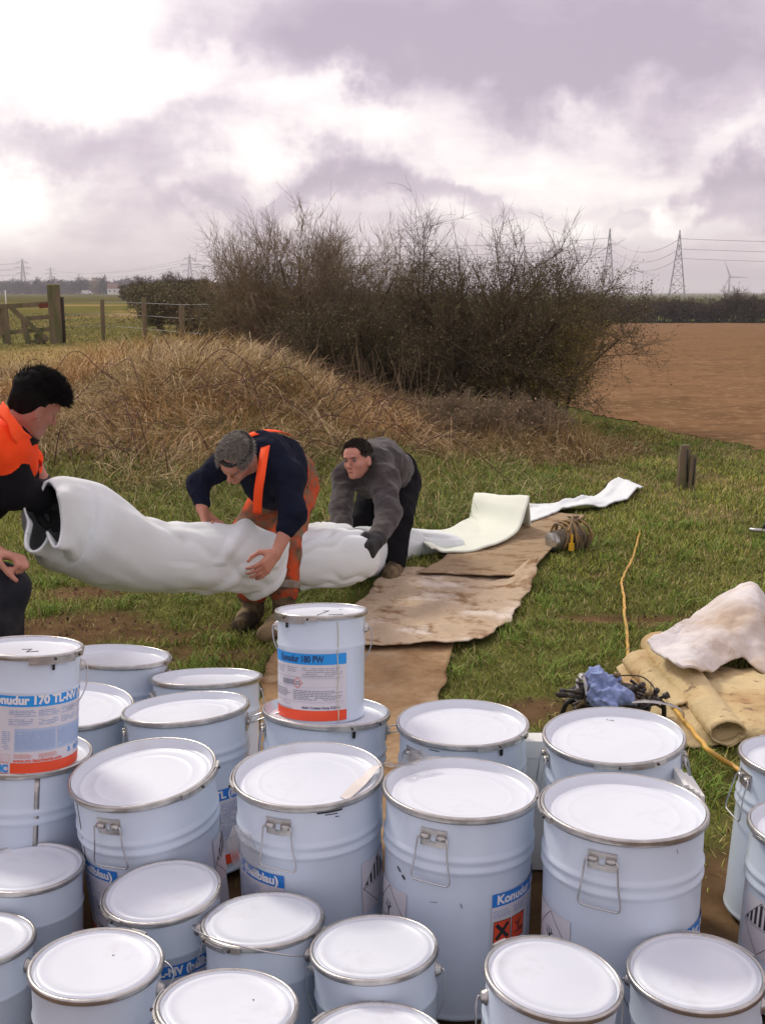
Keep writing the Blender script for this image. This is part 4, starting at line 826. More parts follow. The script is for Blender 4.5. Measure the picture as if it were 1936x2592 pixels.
def label_large(b, r, ph, z, H, right=True):
    """ph: left edge of the label; z: top of the blue band. Text reads KONUDUR line on every drum"""
    Wl = .345; hb = .030; q = r + .0012
    mb = MB(); mb.arc_patch(q, ph, ph + Wl / r, z - .205, z, 0, 30); lb = mb.build('label', M_lab, b)
    mb = MB(); mb.arc_patch(q + .0006, ph, ph + Wl / r, z - hb, z, 0, 30); mb.build('blue_band', M_blue, lb)
    mb = MB(); mb.arc_patch(q + .0006, ph + .0, ph + Wl / r, z - .205, z - .178, 0, 30); mb.build('orange_band', M_red, lb)
    q2 = q + .0012
    text_cyl('lettering', 'Konudur 160 TL (hellblau)', .0280, q2, ph + .011 / r, z - hb + .0062, M_white, lb, bold=.0011, fit=.325)
    P = fine_print(.004, .05, z - .055 - z, -.036, .0046) + fine_print(.06, .105, -.055, -.036, .0046) + fine_print(.12, .18, -.16, -.036, .0046) + fine_print(.19, .285, -.14, -.036, .0046)
    o = shape_cyl('fine_print', P, q2, ph, z, M_bluep, lb); o['kind'] = 'stuff'
    for i, x0 in enumerate((.006, .056)):
        sq = shape_cyl('hazard_square', [rect(x0, -.118, x0 + .045, -.064)], q + .0006, ph, z, M_red, lb); shape_cyl('pictogram', cross_x(x0 + .0225, -.088, .05) if i == 0 else tree_fish(x0 + .0225, -.088, .05), q2, ph, z, M_mark, sq)
        shape_cyl('border', [line(a, b_, .0016) for a, b_ in (((x0, -.118), (x0 + .045, -.118)), ((x0, -.064), (x0 + .045, -.064)), ((x0, -.118), (x0, -.064)), ((x0 + .045, -.118), (x0 + .045, -.064)))], q2, ph, z, M_mark, sq)
    text_cyl('lettering', '24,13 kg', .020, q2, ph + (Wl - .088) / r, z - .172, M_navy, lb, bold=.0004)
def sticker(b, r, ph, z, kind, s=.062):
    q = r + .0012; o = shape_cyl('hazard_sticker', [rect(-s + i * s / 6, -s, -s + (i + 1) * s / 6, s) for i in range(12)], q, ph, z, M_lab, b); L = diamond_line(0, 0, s * .95, .0013)
    if kind == 'stripes':
        for i in range(-3, 4):
            x = i * .0155; hh = s * .93 - abs(x) - .0035
            L.append([(x - .0038, 0.004), (x + .0038, .004), (x + .0038, max(.006, s * .93 - abs(x + .0038))), (x - .0038, max(.006, s * .93 - abs(x - .0038)))])
        L.append(line((-s * .93, 0), (s * .93, 0), .001))
    else: L += tree_fish(-.004, .0, s * 1.0)
    shape_cyl('pictogram', L, q + .0006, ph, z, M_mark, o)
def drum_frame(c, tx, ty, H, name, label, cat_, group):
    n = Vector((tx, ty, 1)).normalized(); q = Vector((0, 0, 1)).rotation_difference(n) @ Quaternion((0, 0, 1), math.atan2(-c[0], c[1])); base = Vector(c) - n * H
    r = empty(name, base, label, cat_, group, rot=q); return r
def top(parent, H):
    pass
LD = { # x y z tx ty, length, [handle (phi, z, swing)], [lever (phi, sgn)], label, lid, text
 'L1': (-0.557, 3.397, 0.360, -0.008, 0.184, [(-80, 0), (100, 0)], [(95, 1)], None, 'large drum at the back beside the brown sheet, behind the tilted drum'),
 'L2': (-0.871, 3.539, 0.384, 0.068, 0.121, [(80, .1)], [(60, 1)], None, 'large drum furthest back on the left, behind the pail reading 170 TL-NV'),
 'L3': (-0.879, 3.021, 0.411, 0.070, -0.011, [(150, 0)], [(170, 1)], None, 'large drum half hidden by the pail reading 170 TL-NV, at its right'),
 'L4': (-0.542, 2.948, 0.430, -0.057, 0.115, [(82, 1.9), (-85, 0)], [(120, 1)], (-42, .20), 'large drum with a tipped lid and raised wire handle, reading 13 kg'),
 'L5': (-0.569, 2.508, 0.437, -0.077, -0.063, [(-31, .0), (150, 0)], [(28, 1)], (-150, .17), 'large drum with a strongly tilted lid, left of the drum with torn film'),
 'L6': (-0.900, 2.640, 0.431, 0.067, 0.086, [(-70, 0)], [(140, 1)], None, 'large drum carrying the pail reading 170 TL-NV at the left edge'),
 'L7': (-0.153, 2.911, 0.435, 0.043, 0.123, [(88, 1.9), (-86, .0)], [(2, 1)], None, 'large drum carrying the pail reading 180 PW'),
 'L8': (0.210, 2.799, 0.445, -0.001, 0.020, [(-48, .05), (130, 0)], [(12, 1)], None, 'large drum in the middle right of the pail reading 180 PW, lever at its front'),
 'L9': (0.571, 2.631, 0.479, -0.044, -0.023, [(-78, .1), (88, .12)], [(-14, 1)], None, 'large drum in front of the tool bucket'),
 'L10': (-0.171, 2.430, 0.467, -0.022, -0.017, [(-24, .0), (156, 0)], [(-128, 1)], (-141, .172), 'large drum with beige tape across its lid and torn film at its side'),
 'L11': (0.174, 2.352, 0.469, 0.026, 0.036, [(-19, .0), (161, 0)], [(150, 1)], (27, .180), 'large drum showing two orange hazard squares, right of the taped lid'),
 'L12': (0.508, 2.212, 0.492, 0.003, 0.031, [(-13, .0), (167, 0)], [(-112, 1)], (31, .215), 'biggest looking large drum, right of the one with orange hazard squares'),
 'L13': (1.066, 2.633, 0.409, 0.072, 0.040, [(-62, .1), (110, 0)], [(170, 1)], None, 'upper large drum cut by the right edge, where the yellow cable ends'),
 'L14': (0.984, 2.298, 0.389, 0.065, 0.056, [(120, 0)], [(-60, 1)], None, 'lower large drum cut by the right edge, with a striped hazard diamond')}
DR = {}
for i, (kk, (x, y, z, tx, ty, hd, lv_, lab, ds)) in enumerate(LD.items()):
    H = z * math.sqrt(1 + tx * tx + ty * ty) - .002; b = drum_frame((x, y, z), tx, ty, H, 'steel_drum', ds, 'drum', 'large white steel drums'); DR[kk] = (b, H)
    t = Matrix.Translation((0, 0, H)); o = inst('body', large_parts(H), b, (0, 0, H)); l = inst('lid', LIDS[i % 4], b, (0, 0, H)); l.rotation_euler = (0, 0, i * 1.3); inst('clamp_ring', RINGL, b, (0, 0, H - .001))
    for ph, sw in hd: drop_handle(b, .1655, R(ph), H - .052, sw)
    for ph, sg in lv_: lever(b, RL, R(ph), sg, H - .001, .14, tab=kk in ('L7', 'L8'))
    if lab: label_large(b, .165, R(lab[0]), H - lab[1], H)
sticker(DR['L10'][0], .165, R(64), DR['L10'][1] - .235, 'stripes'); sticker(DR['L11'][0], .165, R(-62), DR['L11'][1] - .265, 'tree'); sticker(DR['L12'][0], .165, R(-57), DR['L12'][1] - .27, 'tree'); sticker(DR['L14'][0], .165, R(-45), DR['L14'][1] - .21, 'stripes'); sticker(DR['L5'][0], .165, R(78), DR['L5'][1] - .23, 'stripes')
# vertical weld seams, straps and scuffs
def seam(k, ph, w=.002, z0=.02, z1=.3, m=M_steel, nm='seam'):
    b, H = DR[k]; mb = MB(); mb.arc_patch(.1652, R(ph) - w / .165, R(ph) + w / .165, H - z1, H - z0, .0012, 1, 8); mb.build(nm, m, b)
seam('L6', 12, .006, .018, .36, M_steel, 'side_strap'); seam('L5', -68, .0008, .018, .40, M_dark)
def scuff(b, pts, r, m=M_mark, nm='scuff_mark'): shape_cyl(nm, pts, r, 0, 0, m, b)['kind'] = 'stuff'
def scr(k, L_): b, H = DR[k]; scuff(b, [line((R(a) * .166, H - z0), (R(c) * .166, H - z1), w) for a, z0, c, z1, w in L_], .1668)
scr('L10', [(6, .022, 26, .0225, .004), (12, .028, 22, .029, .002), (20, .036, 23, .037, .002)]); scr('L11', [(-52, .15, -48, .158, .004), (-46, .163, -43, .170, .005), (-20, .20, -14, .197, .001), (3, .195, 4, .205, .0015)]); scr('L12', [(40, .03, 41, .04, .001)])
scr('L8', [(-30, .024, -20, .0245, .002)])

# ------------------------------------------------------------------ small pails
def small_body(H):
    mb = MB(); mb.lathe([(.1215, -.008), (.1200, -.018), (.1198, -.082), (.1212, -.086), (.1222, -.090), (.1212, -.094), (.1192, -.098), (.1165, -H + .008), (.1172, -H + .004), (.1165, -H), (.110, -H), (.108, -H + .006), (0, -H + .006)], 64); return mb.build('body', M_drum, link=False)
def small_lid(s):
    mb = MB(); pr = [(.1200, -.001), (.1180, -.0065), (.1150, -.0085), (.1130, -.0075), (.1110, -.0030), (.1085, -.0016), (.100, -.0020), (.0985, -.0030), (.080, -.0030), (.06, -.0030), (.04, -.003), (.02, -.003), (.0005, -.003)]; mb.lathe(pr, 64); mb.v[0] = lid_noise(mb.v[0], .0012, s); return mb.build('lid', M_lid, link=False)
def recess_lid(s):
    mb = MB(); pr = [(.1200, -.001), (.1185, -.009), (.1150, -.0130), (.1100, -.0130), (.1080, -.0110), (.1050, -.0110), (.1020, -.0130), (.080, -.0135), (.06, -.0135), (.04, -.0135), (.02, -.0135), (.0005, -.0135)]; mb.lathe(pr, 64); mb.v[0] = lid_noise(mb.v[0], .002, s); return mb.build('lid', M_lid, link=False)
SL = [small_lid(i * 5 + 1) for i in range(3)]; RC = recess_lid(3); HS = .287
def ears(b, H, ph, drop, handle=True, side=0):
    a = R(ph); c = []
    for s in (0, math.pi):
        d = np.array([math.sin(a + s), -math.cos(a + s), 0]); p = d * .1198 + [0, 0, H - .048]; c.append((p, d)); mb = MB(); mb.tube([p - d * .001, p + d * .002, p + d * .004, p + d * .009, p + d * .0115, p + d * .013], [.0155, .0155, .013, .011, .009, .004], 14); mb.build('handle_boss', M_steel, b)
    if not handle: return
    p0, d0 = c[0]; p1, d1 = c[1]; fr = np.array([math.sin(a - math.pi / 2), -math.cos(a - math.pi / 2), 0]) * (1 if side == 0 else -1); up = np.array([0, 0, 1.]); t = np.linspace(0, np.pi, 25)
    mid = (p0 + p1) / 2; ex = (p0 - p1) / 2; L0 = .128; P = [p0 + d0 * .009, p0 + d0 * .016]
    for q in t: P.append(mid + d0 * math.cos(q) * .138 + (fr * math.cos(drop) - up * math.sin(drop)) * (.02 + L0 * math.sin(q) ** .8) )
    P += [p1 + d1 * .016, p1 + d1 * .009]; mb = MB(); mb.tube(spline(P, 70), .0017, 6); mb.build('wire_handle', M_wire, b)
SD = { # x y z tx ty  ear(phi, drop, side) or None, lever(phi, sgn), label phi
 'SA': (-.168, 2.985, .696, -.001, .132, (80, 1.2, 1), (-75, 1), 'pail'), 'SB': (-.855, 2.622, .709, .055, .115, (85, .95, 0), (-2, 1), 'pail'),
 'S1': (-0.809, 2.367, 0.265, 0.004, 0.046, None, (170, 1), None), 'S2': (-0.845, 2.108, 0.246, 0.023, 0.107, (60, .3, 1), (150, 1), -40), 'S3': (-0.476, 2.235, 0.281, -0.063, -0.033, (36, 1.15, 0), (-112, 1), 62),
 'S4': (-0.547, 1.952, 0.291, 0.021, 0.033, (70, .1, 1), (-160, -1), None), 'S5': (-0.248, 2.132, 0.276, -0.049, 0.093, (48, -.42, 0), (-90, 1), 25), 'S6': (-0.017, 2.017, 0.285, -0.043, 0.058, (84, 1.45, 0), (176, 1), None),
 'S7': (-0.277, 1.814, 0.298, 0.049, 0.087, (-20, 1.2, 0), (-118, 1), None), 'S8': (-0.012, 1.765, 0.258, -0.002, 0.064, (20, 1.2, 0), (172, 1), None), 'S9': (0.313, 1.861, 0.323, 0.098, -0.011, (-75, 1.3, 1), (172, 1), None), 'S10': (0.590, 1.922, 0.294, -0.042, -0.009, (85, 1.3, 1), (125, 1), None)}
SDL = {'SA': 'pail with a marked lid and blue Konudur 180 PW label, standing on a large drum', 'SB': 'pail with blue Konudur 170 TL-NV label, on a drum at the left edge', 'S1': 'pail at the left edge, just below the drum carrying the 170 TL-NV pail',
       'S2': 'pail cut by the left edge, with blue lettering at its side', 'S3': 'pail with a dented lid rim, in front of the strongly tilted large drum', 'S4': 'pail in the bottom left, in front of the dented one', 'S5': 'pail whose wire handle lies over its front lid edge',
       'S6': 'pail in front of the gap between the taped and the hazard-square drums', 'S7': 'pail with a rust speck on its lid, cut by the bottom edge left of centre', 'S8': 'pail cut off most by the bottom edge, only the back of its lid showing', 'S9': 'pail in front of the drum with hazard squares, lever ring at its back', 'S10': 'pail in the bottom right corner'}
for i, (kk, (x, y, z, tx, ty, er, lv_, lab)) in enumerate(SD.items()):
    up_ = kk in ('SA', 'SB'); nn = math.sqrt(1 + tx * tx + ty * ty); H = (.292 if kk == 'SA' else .285) if up_ else z * nn - .002
    b = drum_frame((x, y, z), tx, ty, H, 'steel_pail', SDL[kk], 'pail', 'small white steel pails'); DR[kk] = (b, H)
    inst('body', small_body(H), b, (0, 0, H)); l = inst('lid', RC if up_ else SL[i % 3], b, (0, 0, H)); l.rotation_euler = (0, 0, i * 1.7); inst('clamp_ring', RINGS, b, (0, 0, H - .0005))
    if er: ears(b, H, er[0], er[1], True, er[2])
    lever(b, RS, R(lv_[0]), lv_[1], H, .12, tab=kk in ('SA', 'SB'), big=1.35 if up_ else 1.1)
    if isinstance(lab, (int, float)):
        r = .1190; z = H - .108; Wl = .30; ph = R(lab) - Wl / r; mb = MB(); mb.arc_patch(r + .0006, ph, ph + Wl / r, z - .15, z, 0, 40); lb = mb.build('label', M_lab, b); mb = MB(); mb.arc_patch(r + .0012, ph, ph + Wl / r, z - .029, z, 0, 40); mb.build('blue_band', M_blue, lb)
        text_cyl('lettering', 'Konudur 170 TL-NV (hellblau)', .0265, r + .0020, ph + .008 / r, z - .0225, M_white, lb, bold=.0011, fit=.285); shape_cyl('fine_print', fine_print(.01, .13, -.14, -.04, .0055) + fine_print(.16, .29, -.14, -.04, .0055), r + .0018, ph, z, M_bluep, lb)['kind'] = 'stuff'
# printed label of the pail reading 180 PW
b, H = DR['SA']; r = .1185; q = r + .001; z = H - .103; ph0, ph1 = R(-100), R(33.5); Wl = (ph1 - ph0) * r
mb = MB(); mb.arc_patch(q, ph0, ph1, z - .177, z, 0, 34); lb = mb.build('label', M_lab, b); mb = MB(); mb.arc_patch(q + .0006, ph0, ph1, z - .029, z, 0, 34); mb.build('blue_band', M_blue2, lb); mb = MB(); mb.arc_patch(q + .0006, ph0, ph1, z - .180, z - .152, 0, 34); mb.build('orange_band', M_red, lb)
q2 = q + .0012; X = lambda deg: (R(deg) - ph0) * r
text_cyl('lettering', 'Konudur 180 PW', .0250, q2, R(-63), z - .0225, M_navy, lb, bold=.0007, fit=.139)
PP = fine_print(X(-90), X(-52), -.058, -.034, .0052, .9) + fine_print(X(-48), X(-30), -.052, -.034, .0052, .9) + fine_print(X(-24), X(30), -.060, -.034, .0052, .9) + fine_print(X(-95), X(-42), -.122, -.096, .0046, .95, .42) + fine_print(X(-38), X(30), -.124, -.096, .0046, .95, .42) + fine_print(X(-84), X(-28), -.152, -.146, .0045, .95, .4) + fine_print(X(-58), X(-44), -.141, -.130, .0045)
for zz in (-.063, -.066, -.128, -.131, -.090): PP.append(rect(X(-98), zz, X(32), zz + .0004))
shape_cyl('fine_print', PP, q2, ph0, z, M_grayp, lb)['kind'] = 'stuff'
text_cyl('lettering', 'Inhalt / Content: Komp. B 8,3 kg', .0098, q2, R(-26), z - .1475, M_navy, lb, bold=.0002, fit=.105)
x = X(-58); BC = []
for i in range(22):
    w = rng.choice([.0006, .0012, .0018]); BC.append(rect(x, -.086, x + w, -.071)); x += w + rng.choice([.0006, .001])
shape_cyl('barcode', BC, q2, ph0, z, M_grayp, lb)['kind'] = 'stuff'
shape_cyl('hazard_diamond', diamond_line(X(-31), -.079, .0145, .0016), q2, ph0, z, M_red, lb); c0 = X(-31)
shape_cyl('pictogram', [line((c0 - .008, -.083), (c0 + .001, -.083), .0015), line((c0 - .006, -.076), (c0 - .001, -.078), .002), line((c0 + .001, -.075), (c0 + .006, -.077), .002), line((c0 - .004, -.079), (c0 - .0035, -.082), .001), line((c0 + .003, -.08), (c0 + .008, -.083), .0022)], q2, ph0, z, M_mark, lb)
mb = MB(); mb.arc_patch(q + .0016, R(21) - .0013 / r, R(21) + .0013 / r, H - .29, H - .02, .0006, 1, 12); 
V = mb.v[0]; V[:, 0] += .0014 * np.sin(V[:, 2] * 60); mb.build('resin_drip', M_yell, b)
# ... and of the one reading 170 TL-NV
b, H = DR['SB']; z = H - .094; ph0, ph1 = R(-112), R(125); mb = MB(); mb.arc_patch(q, ph0, ph1, z - .188, z, 0, 60); lb = mb.build('label', M_lab, b)
mb = MB(); mb.arc_patch(q + .0006, ph0, ph1, z - .028, z, 0, 60); mb.build('blue_band', M_blue2, lb); mb = MB(); mb.arc_patch(q + .0006, R(-19), ph1, z - .187, z - .162, 0, 44); mb.build('orange_band', M_red, lb)
text_cyl('lettering', 'Konudur 170 TL-NV (hellblau)', .0275, q2, R(-47), z - .0215, M_white, lb, bold=.0013, fit=.338); X = lambda deg: (R(deg) - ph0) * r
PP = []
for a, c in ((-20, 10), (13, 38), (41, 66), (70, 100)): PP += fine_print(X(a), X(c), -.052, -.034, .0040, .9) + fine_print(X(a), X(c), -.074, -.055, .0040, .9)
PP += fine_print(X(-12), X(33), -.130, -.084, .0040, .98, .25, False) + fine_print(X(37), X(99), -.130, -.084, .0040, .98, .25, False) + fine_print(X(-28), X(-17), -.13, -.08, .0045); shape_cyl('pale_blue_panel', [rect(X(-14), -.135, X(34.5), -.080), rect(X(35.5), -.135, X(101), -.080)], q + .0004, ph0, z, mat('pale_blue_print', (.42, .52, .70), .5, var=.05), lb)
shape_cyl('fine_print', PP, q2, ph0, z, M_bluep, lb)['kind'] = 'stuff'
shape_cyl('red_fine_print', fine_print(X(-14), X(8), -.152, -.140, .0026, .95, .5) + fine_print(X(14), X(38), -.152, -.140, .0026, .95, .5), q2, ph0, z, M_redp, lb)['kind'] = 'stuff'
text_cyl('lettering', 'www.mc-bauchemie.com', .0115, q2, R(-16), z - .1600, M_red, lb, bold=.0003, fit=.118); text_cyl('lettering', 'B', .017, q2, R(50), z - .150, M_blue2, lb, bold=.0003); text_cyl('lettering', '8,87 kg', .017, q2, R(62), z - .150, M_blue2, lb, bold=.0003)
text_cyl('lettering', 'MC', .024, q2, R(-38), z - .184, M_blue2, lb, bold=.0014, sx=1.0); shape_cyl('logo_border', [line(a, c, .0008) for a, c in (((X(-42), -.187), (X(-20), -.187)), ((X(-42), -.162), (X(-20), -.162)), ((X(-20), -.187), (X(-20), -.162)))], q2, ph0, z, M_red, lb)
sq = shape_cyl('hazard_square', [rect(X(-58) + i * .006, -.122, X(-58) + (i + 1) * .006, -.078) for i in range(9)][:9], q + .0006, ph0, z, M_red, lb); shape_cyl('pictogram', [line((X(-44), -.087), (X(-34), -.088), .004), line((X(-45), -.094), (X(-36), -.094), .002)] + bangs(X(-40), -.112, .03), q2, ph0, z, M_mark, sq)
shape_cyl('border', [line((X(-32.5), -.122), (X(-32.5), -.078), .0012), line((X(-58), -.122), (X(-32.5), -.122), .0012), line((X(-58), -.078), (X(-32.5), -.078), .0012)], q2, ph0, z, M_mark, sq)
shape_cyl('info_symbol', [line(a, c, .0009) for a, c in (((X(-28), -.160), (X(-18), -.160)), ((X(-28), -.142), (X(-18), -.142)), ((X(-18), -.160), (X(-18), -.142)), ((X(-28), -.160), (X(-28), -.142)), ((X(-21), -.157), (X(-21), -.149)), ((X(-26), -.156), (X(-24), -.147)))], q2, ph0, z, M_redp, lb)
# marker strokes on lids, tape, film
def lid_marks(k, L_, m=M_mark, w=.0014, dz=-.0125, nm='marker_stroke'):
    b, H = DR[k]; mb = MB()
    for (x0, y0, x1, y1) in L_: mb.bar((x0, y0, H + dz), (x1, y1, H + dz), w, .0012)
    mb.build(nm, m, b)['kind'] = 'stuff'
lid_marks('SA', [(-.012, -.030, .022, .050), (.022, .050, .006, .046), (.02, -.02, .06, -.015), (.05, .07, .06, .075)]); lid_marks('SB', [(-.018, .012, .006, .012), (.004, .012, -.008, -.02), (-.008, -.02, .020, -.012)], w=.0022)
lid_marks('S7', [(.045, .012, .047, .013)], w=.0018, dz=-.002, nm='rust_speck'); lid_marks('S4', [(.03, .02, .034, .021)], w=.0007, dz=-.002)
lid_marks('L9', [(-.02, .135, -.016, .128), (-.012, .128, .0, .128)], m=M_grayp, w=.001, dz=-.020)
def film(name, pts, label, catn, m, parent=None, amp=.012, n=14, seed=1, th=.0008):
    """crumpled sheet between two edge polylines"""
    A, B = resample(pts[0], n), resample(pts[1], n); mm = 8; t = np.linspace(0, 1, mm)[None, :, None]; P = (A[:, None] * (1 - t) + B[:, None] * t).reshape(-1, 3)
    P = P + amp * np.stack([fbm(P[:, 0] * 30, P[:, 1] * 30, P[:, 2] * 30, seed + i, 3) for i in range(3)], 1) * [.5, .5, 1]; F = grid_faces(n, mm); o = mesh_np(name, P, F, m, smooth=False, origin=P[0]); o.location = P[0]; md = o.modifiers.new('s', 'SOLIDIFY'); md.thickness = th; return tag(o, label, catn)
def onlid(k, x, y, dz=-.018): b, H = DR[k]; b_m = Matrix.LocRotScale(b.location, b.rotation_quaternion, (1, 1, 1)); return np.array(b_m @ Vector((x, y, H + dz)))
film('tape_strip', ([onlid('L10', .07, -.095, -.019), onlid('L10', .10, -.035, -.019), onlid('L10', .15, .03, -.010)], [onlid('L10', .085, -.115, -.019), onlid('L10', .125, -.055, -.017), onlid('L10', .168, .01, .003)]), 'beige strip of tape stuck across the lid rim of a large drum', 'tape', M_tape, amp=.003)
film('torn_film', ([onlid('L10', .168, .02, .003), onlid('L11', -.15, .10, .006), onlid('L11', -.09, .16, .02)], [onlid('L10', .172, .005, .004), onlid('L11', -.13, .08, .006), onlid('L11', -.06, .14, .012)]), 'clear torn film stretched between the taped lid and the next drum', 'plastic film', M_film, amp=.02, seed=5)
film('torn_film', ([onlid('L10', -.172, -.05, -.09), onlid('L10', -.185, -.075, -.13), onlid('L10', -.175, -.10, -.17)], [onlid('L10', -.13, -.125, -.085), onlid('L10', -.11, -.14, -.14), onlid('L10', -.125, -.135, -.18)]), 'clear crumpled film clinging to the left side of the taped drum', 'plastic film', M_film, amp=.022, seed=9)
# white boxes behind the drums
c = G(1360, 2165); bx = empty('white_box', (c[0] + .0, 2.86, 0), 'white plastic box wedged between the two drums below the tool bucket', 'box'); x0 = (1359 - 968) / FPX * 2.98; bx.location = (x0, 2.84, 0); zt = J(1360, 1885, 2.98)[2]
mb = MB(); mb.box((0, .02, (zt - .05) / 2), (.10, .05, zt - .05)); flat_edges(mb.build('body', M_plastic, bx), 30); mb = MB(); mb.box((0, .02, zt - .024), (.11, .06, .047)); flat_edges(mb.build('lid', M_plastic, bx), 30)
c = J(1752, 1990, 2.62); bx = empty('ribbed_white_box', (c[0] - .01, c[1] + .03, 0), 'white box with a stepped ribbed corner, behind the biggest looking drum', 'box'); mb = MB(); mb.box((-.03, 0, (c[2] - .01) / 2), (.06, .10, c[2] - .01)); flat_edges(mb.build('body', M_plastic, bx), 30)
for i in range(4): mb = MB(); mb.box((-.012 + i * .013, 0, (c[2] + .014 - i * .009) / 2), (.0105, .11, c[2] + .014 - i * .009)); flat_edges(mb.build('rib', M_plastic, bx), 30)

# ------------------------------------------------------------------ sheets on the ground
def sheet(name, Lp, Rp, m, label, nr=60, nc=40, amp=.012, zoff=.01, seed=0, th=.005, edge=.02, curl=None, catn='fleece sheet'):
    """cloth between a left and a right edge given as points on the ground plane"""
    A, B = resample(Lp, nr), resample(Rp, nr); t = np.linspace(0, 1, nc)[None, :, None]; P = A[:, None] * (1 - t) + B[:, None] * t
    r_ = np.arange(nr)[:, None] / (nr - 1) * np.ones((1, nc)); c_ = t[..., 0] * np.ones((nr, 1)); X, Y = P[..., 0], P[..., 1]
    e = edge * fbm(Y * 7, c_ * 0, 0, seed + 5, 4); X = X + e * (np.abs(c_ - .5) * 2) ** 3 * np.where(c_ > .5, 1, -1); Y = Y + edge * fbm(X * 7, 9, 0, seed + 7, 4) * (np.abs(r_ - .5) * 2) ** 6
    wr = fbm(X * 3 + 7, Y * 5, 0, seed, 4); Z = height(X, Y) + zoff + amp * (1 + wr) + 1.1 * amp * np.abs(fbm(X * 9, Y * 13, 0, seed + 1, 4))
    if curl is not None: Z = Z + curl(r_, c_)
    V = np.stack([X, Y, Z], -1).reshape(-1, 3); o = mesh_np(name, V, grid_faces(nr, nc), m, origin=V[0]); o.location = V[0]; md = o.modifiers.new('thickness', 'SOLIDIFY'); md.thickness = th; md.offset = 1; return tag(o, label, catn, 'old fleece sheets laid as a path')
g = lambda *a: [G(*p) for p in a]
sheet('fleece_sheet', g((640, 2230), (645, 1990), (655, 1800), (672, 1700), (695, 1658), (760, 1640)), g((1010, 2230), (1045, 1980), (1105, 1810), (1125, 1740), (1137, 1680), (1150, 1610)), M_sheet, 'brown fleece sheet nearest the drums, running under them', seed=2, zoff=.006, amp=.009, nr=90)
sheet('fleece_sheet', g((820, 1668), (880, 1600), (905, 1540), (945, 1490), (1000, 1448)), g((1182, 1652), (1240, 1625), (1285, 1590), (1318, 1530), (1345, 1510), (1362, 1462)), M_sheet2, 'pale mud-stained fleece sheet in the middle with a turned-up white corner', seed=12, zoff=.014, amp=.013, nr=70, nc=60,
      curl=lambda r, c: .10 * ss(.78, 1, c) * ss(.62, 1, r) ** 1.2 + .02 * ss(.1, 0, r))
sheet('fleece_sheet', g((1052, 1470), (1120, 1430), (1150, 1400), (1220, 1370), (1300, 1335), (1360, 1318)), g((1300, 1474), (1362, 1440), (1400, 1398), (1425, 1365), (1455, 1340), (1480, 1322)), M_sheet3, 'brown fleece sheet furthest away, beside the coiled pump', seed=22, zoff=.024, amp=.008, curl=lambda r, c: .02 * ss(.06, 0, r))
# old cream liner on the right: flat part, two rolls, and the dirty felt thrown over it
ol = empty('old_liner', G(1800, 1780), 'cream coloured used liner half rolled up at the right, mud stained', 'liner'); oo = np.array(ol.location)
def patch(name, rows, m, parent, origin, nr=50, nc=50, amp=.01, seed=0, th=.006, noisef=8, zmin=True):
    Rw = [spline(r, nc) for r in rows]; K = np.array([spline([q[i] for q in Rw], nr) for i in range(nc)]).transpose(1, 0, 2); 
    K[..., 2] += amp * fbm(K[..., 0] * noisef, K[..., 1] * noisef, K[..., 2] * noisef, seed, 4) + amp * .8 * fbm(K[..., 0] * noisef * 3, K[..., 1] * noisef * 3, 0, seed + 3, 3)
    if zmin: K[..., 2] = np.maximum(K[..., 2], height(K[..., 0], K[..., 1]) + .012)
    o = mesh_np(name, K.reshape(-1, 3), grid_faces(nr, nc), m, parent, origin=origin); md = o.modifiers.new('thickness', 'SOLIDIFY'); md.thickness = th; return o
patch('flat_sheet', [[G(1560, 1690, .02), G(1640, 1660, .03), G(1720, 1660, .03), G(1850, 1690, .04), G(2080, 1700, .05)], [G(1600, 1770, .02), G(1680, 1750, .06), G(1760, 1760, .06), G(1880, 1780, .08), G(2080, 1780, .09)], [G(1640, 1830, .02), G(1720, 1830, .04), G(1800, 1830, .06), G(1900, 1840, .07), G(2080, 1850, .08)], [G(1690, 1882, .015), G(1742, 1895, .015), G(1830, 1880, .02), G(1930, 1880, .03), G(2090, 1900, .04)]], M_oldl, ol, oo, amp=.014, seed=31)
def roll(name, A, B, r, parent, origin, m, turns=1.35, seed=0, th=.007, taper=(1, 1)):
    """open roll of sheet: spiral section swept between A and B"""
    A = np.array(A, float); B = np.array(B, float); nr, nc = 40, 56; D = B - A; D /= np.linalg.norm(D); s = np.cross(D, (0, 0, 1.)); s /= np.linalg.norm(s); u = np.cross(s, D); a = np.linspace(-.5 * np.pi, -.5 * np.pi - turns * 2 * np.pi, nc); t = np.linspace(0, 1, nr)[:, None]
    rad = r * (1 - .16 * np.linspace(0, 1, nc)[None]) * (taper[0] * (1 - t) + taper[1] * t); rad = rad * (1 + .07 * fbm(np.cos(a)[None] * 1.5 + 9, np.sin(a)[None] * 1.5, t * 4, seed, 3)); C = A * (1 - t)[..., None].reshape(-1, 1, 1) if 0 else (A[None, None] * (1 - t)[..., None] + B[None, None] * t[..., None])
    C = C + (u * r * .74)[None, None] + .012 * fbm(t * 3, seed, 0, seed, 2)[..., None] * s; P = C + s * (rad * np.cos(a)[None])[..., None] + u * (rad * np.sin(a)[None] * .70)[..., None]; P[..., 2] += .004 * fbm(P[..., 0] * 25, P[..., 1] * 25, P[..., 2] * 25, seed + 1, 3)
    P[:, :, 1] += .018 * fbm(np.cos(a)[None] * 2, np.sin(a)[None] * 2, t * 0, seed + 4, 3) * (np.abs(t - .5) * 2) ** 6
    o = mesh_np(name, P.reshape(-1, 3), grid_faces(nr, nc), m, parent, origin=origin); md = o.modifiers.new('thickness', 'SOLIDIFY'); md.thickness = th; return o
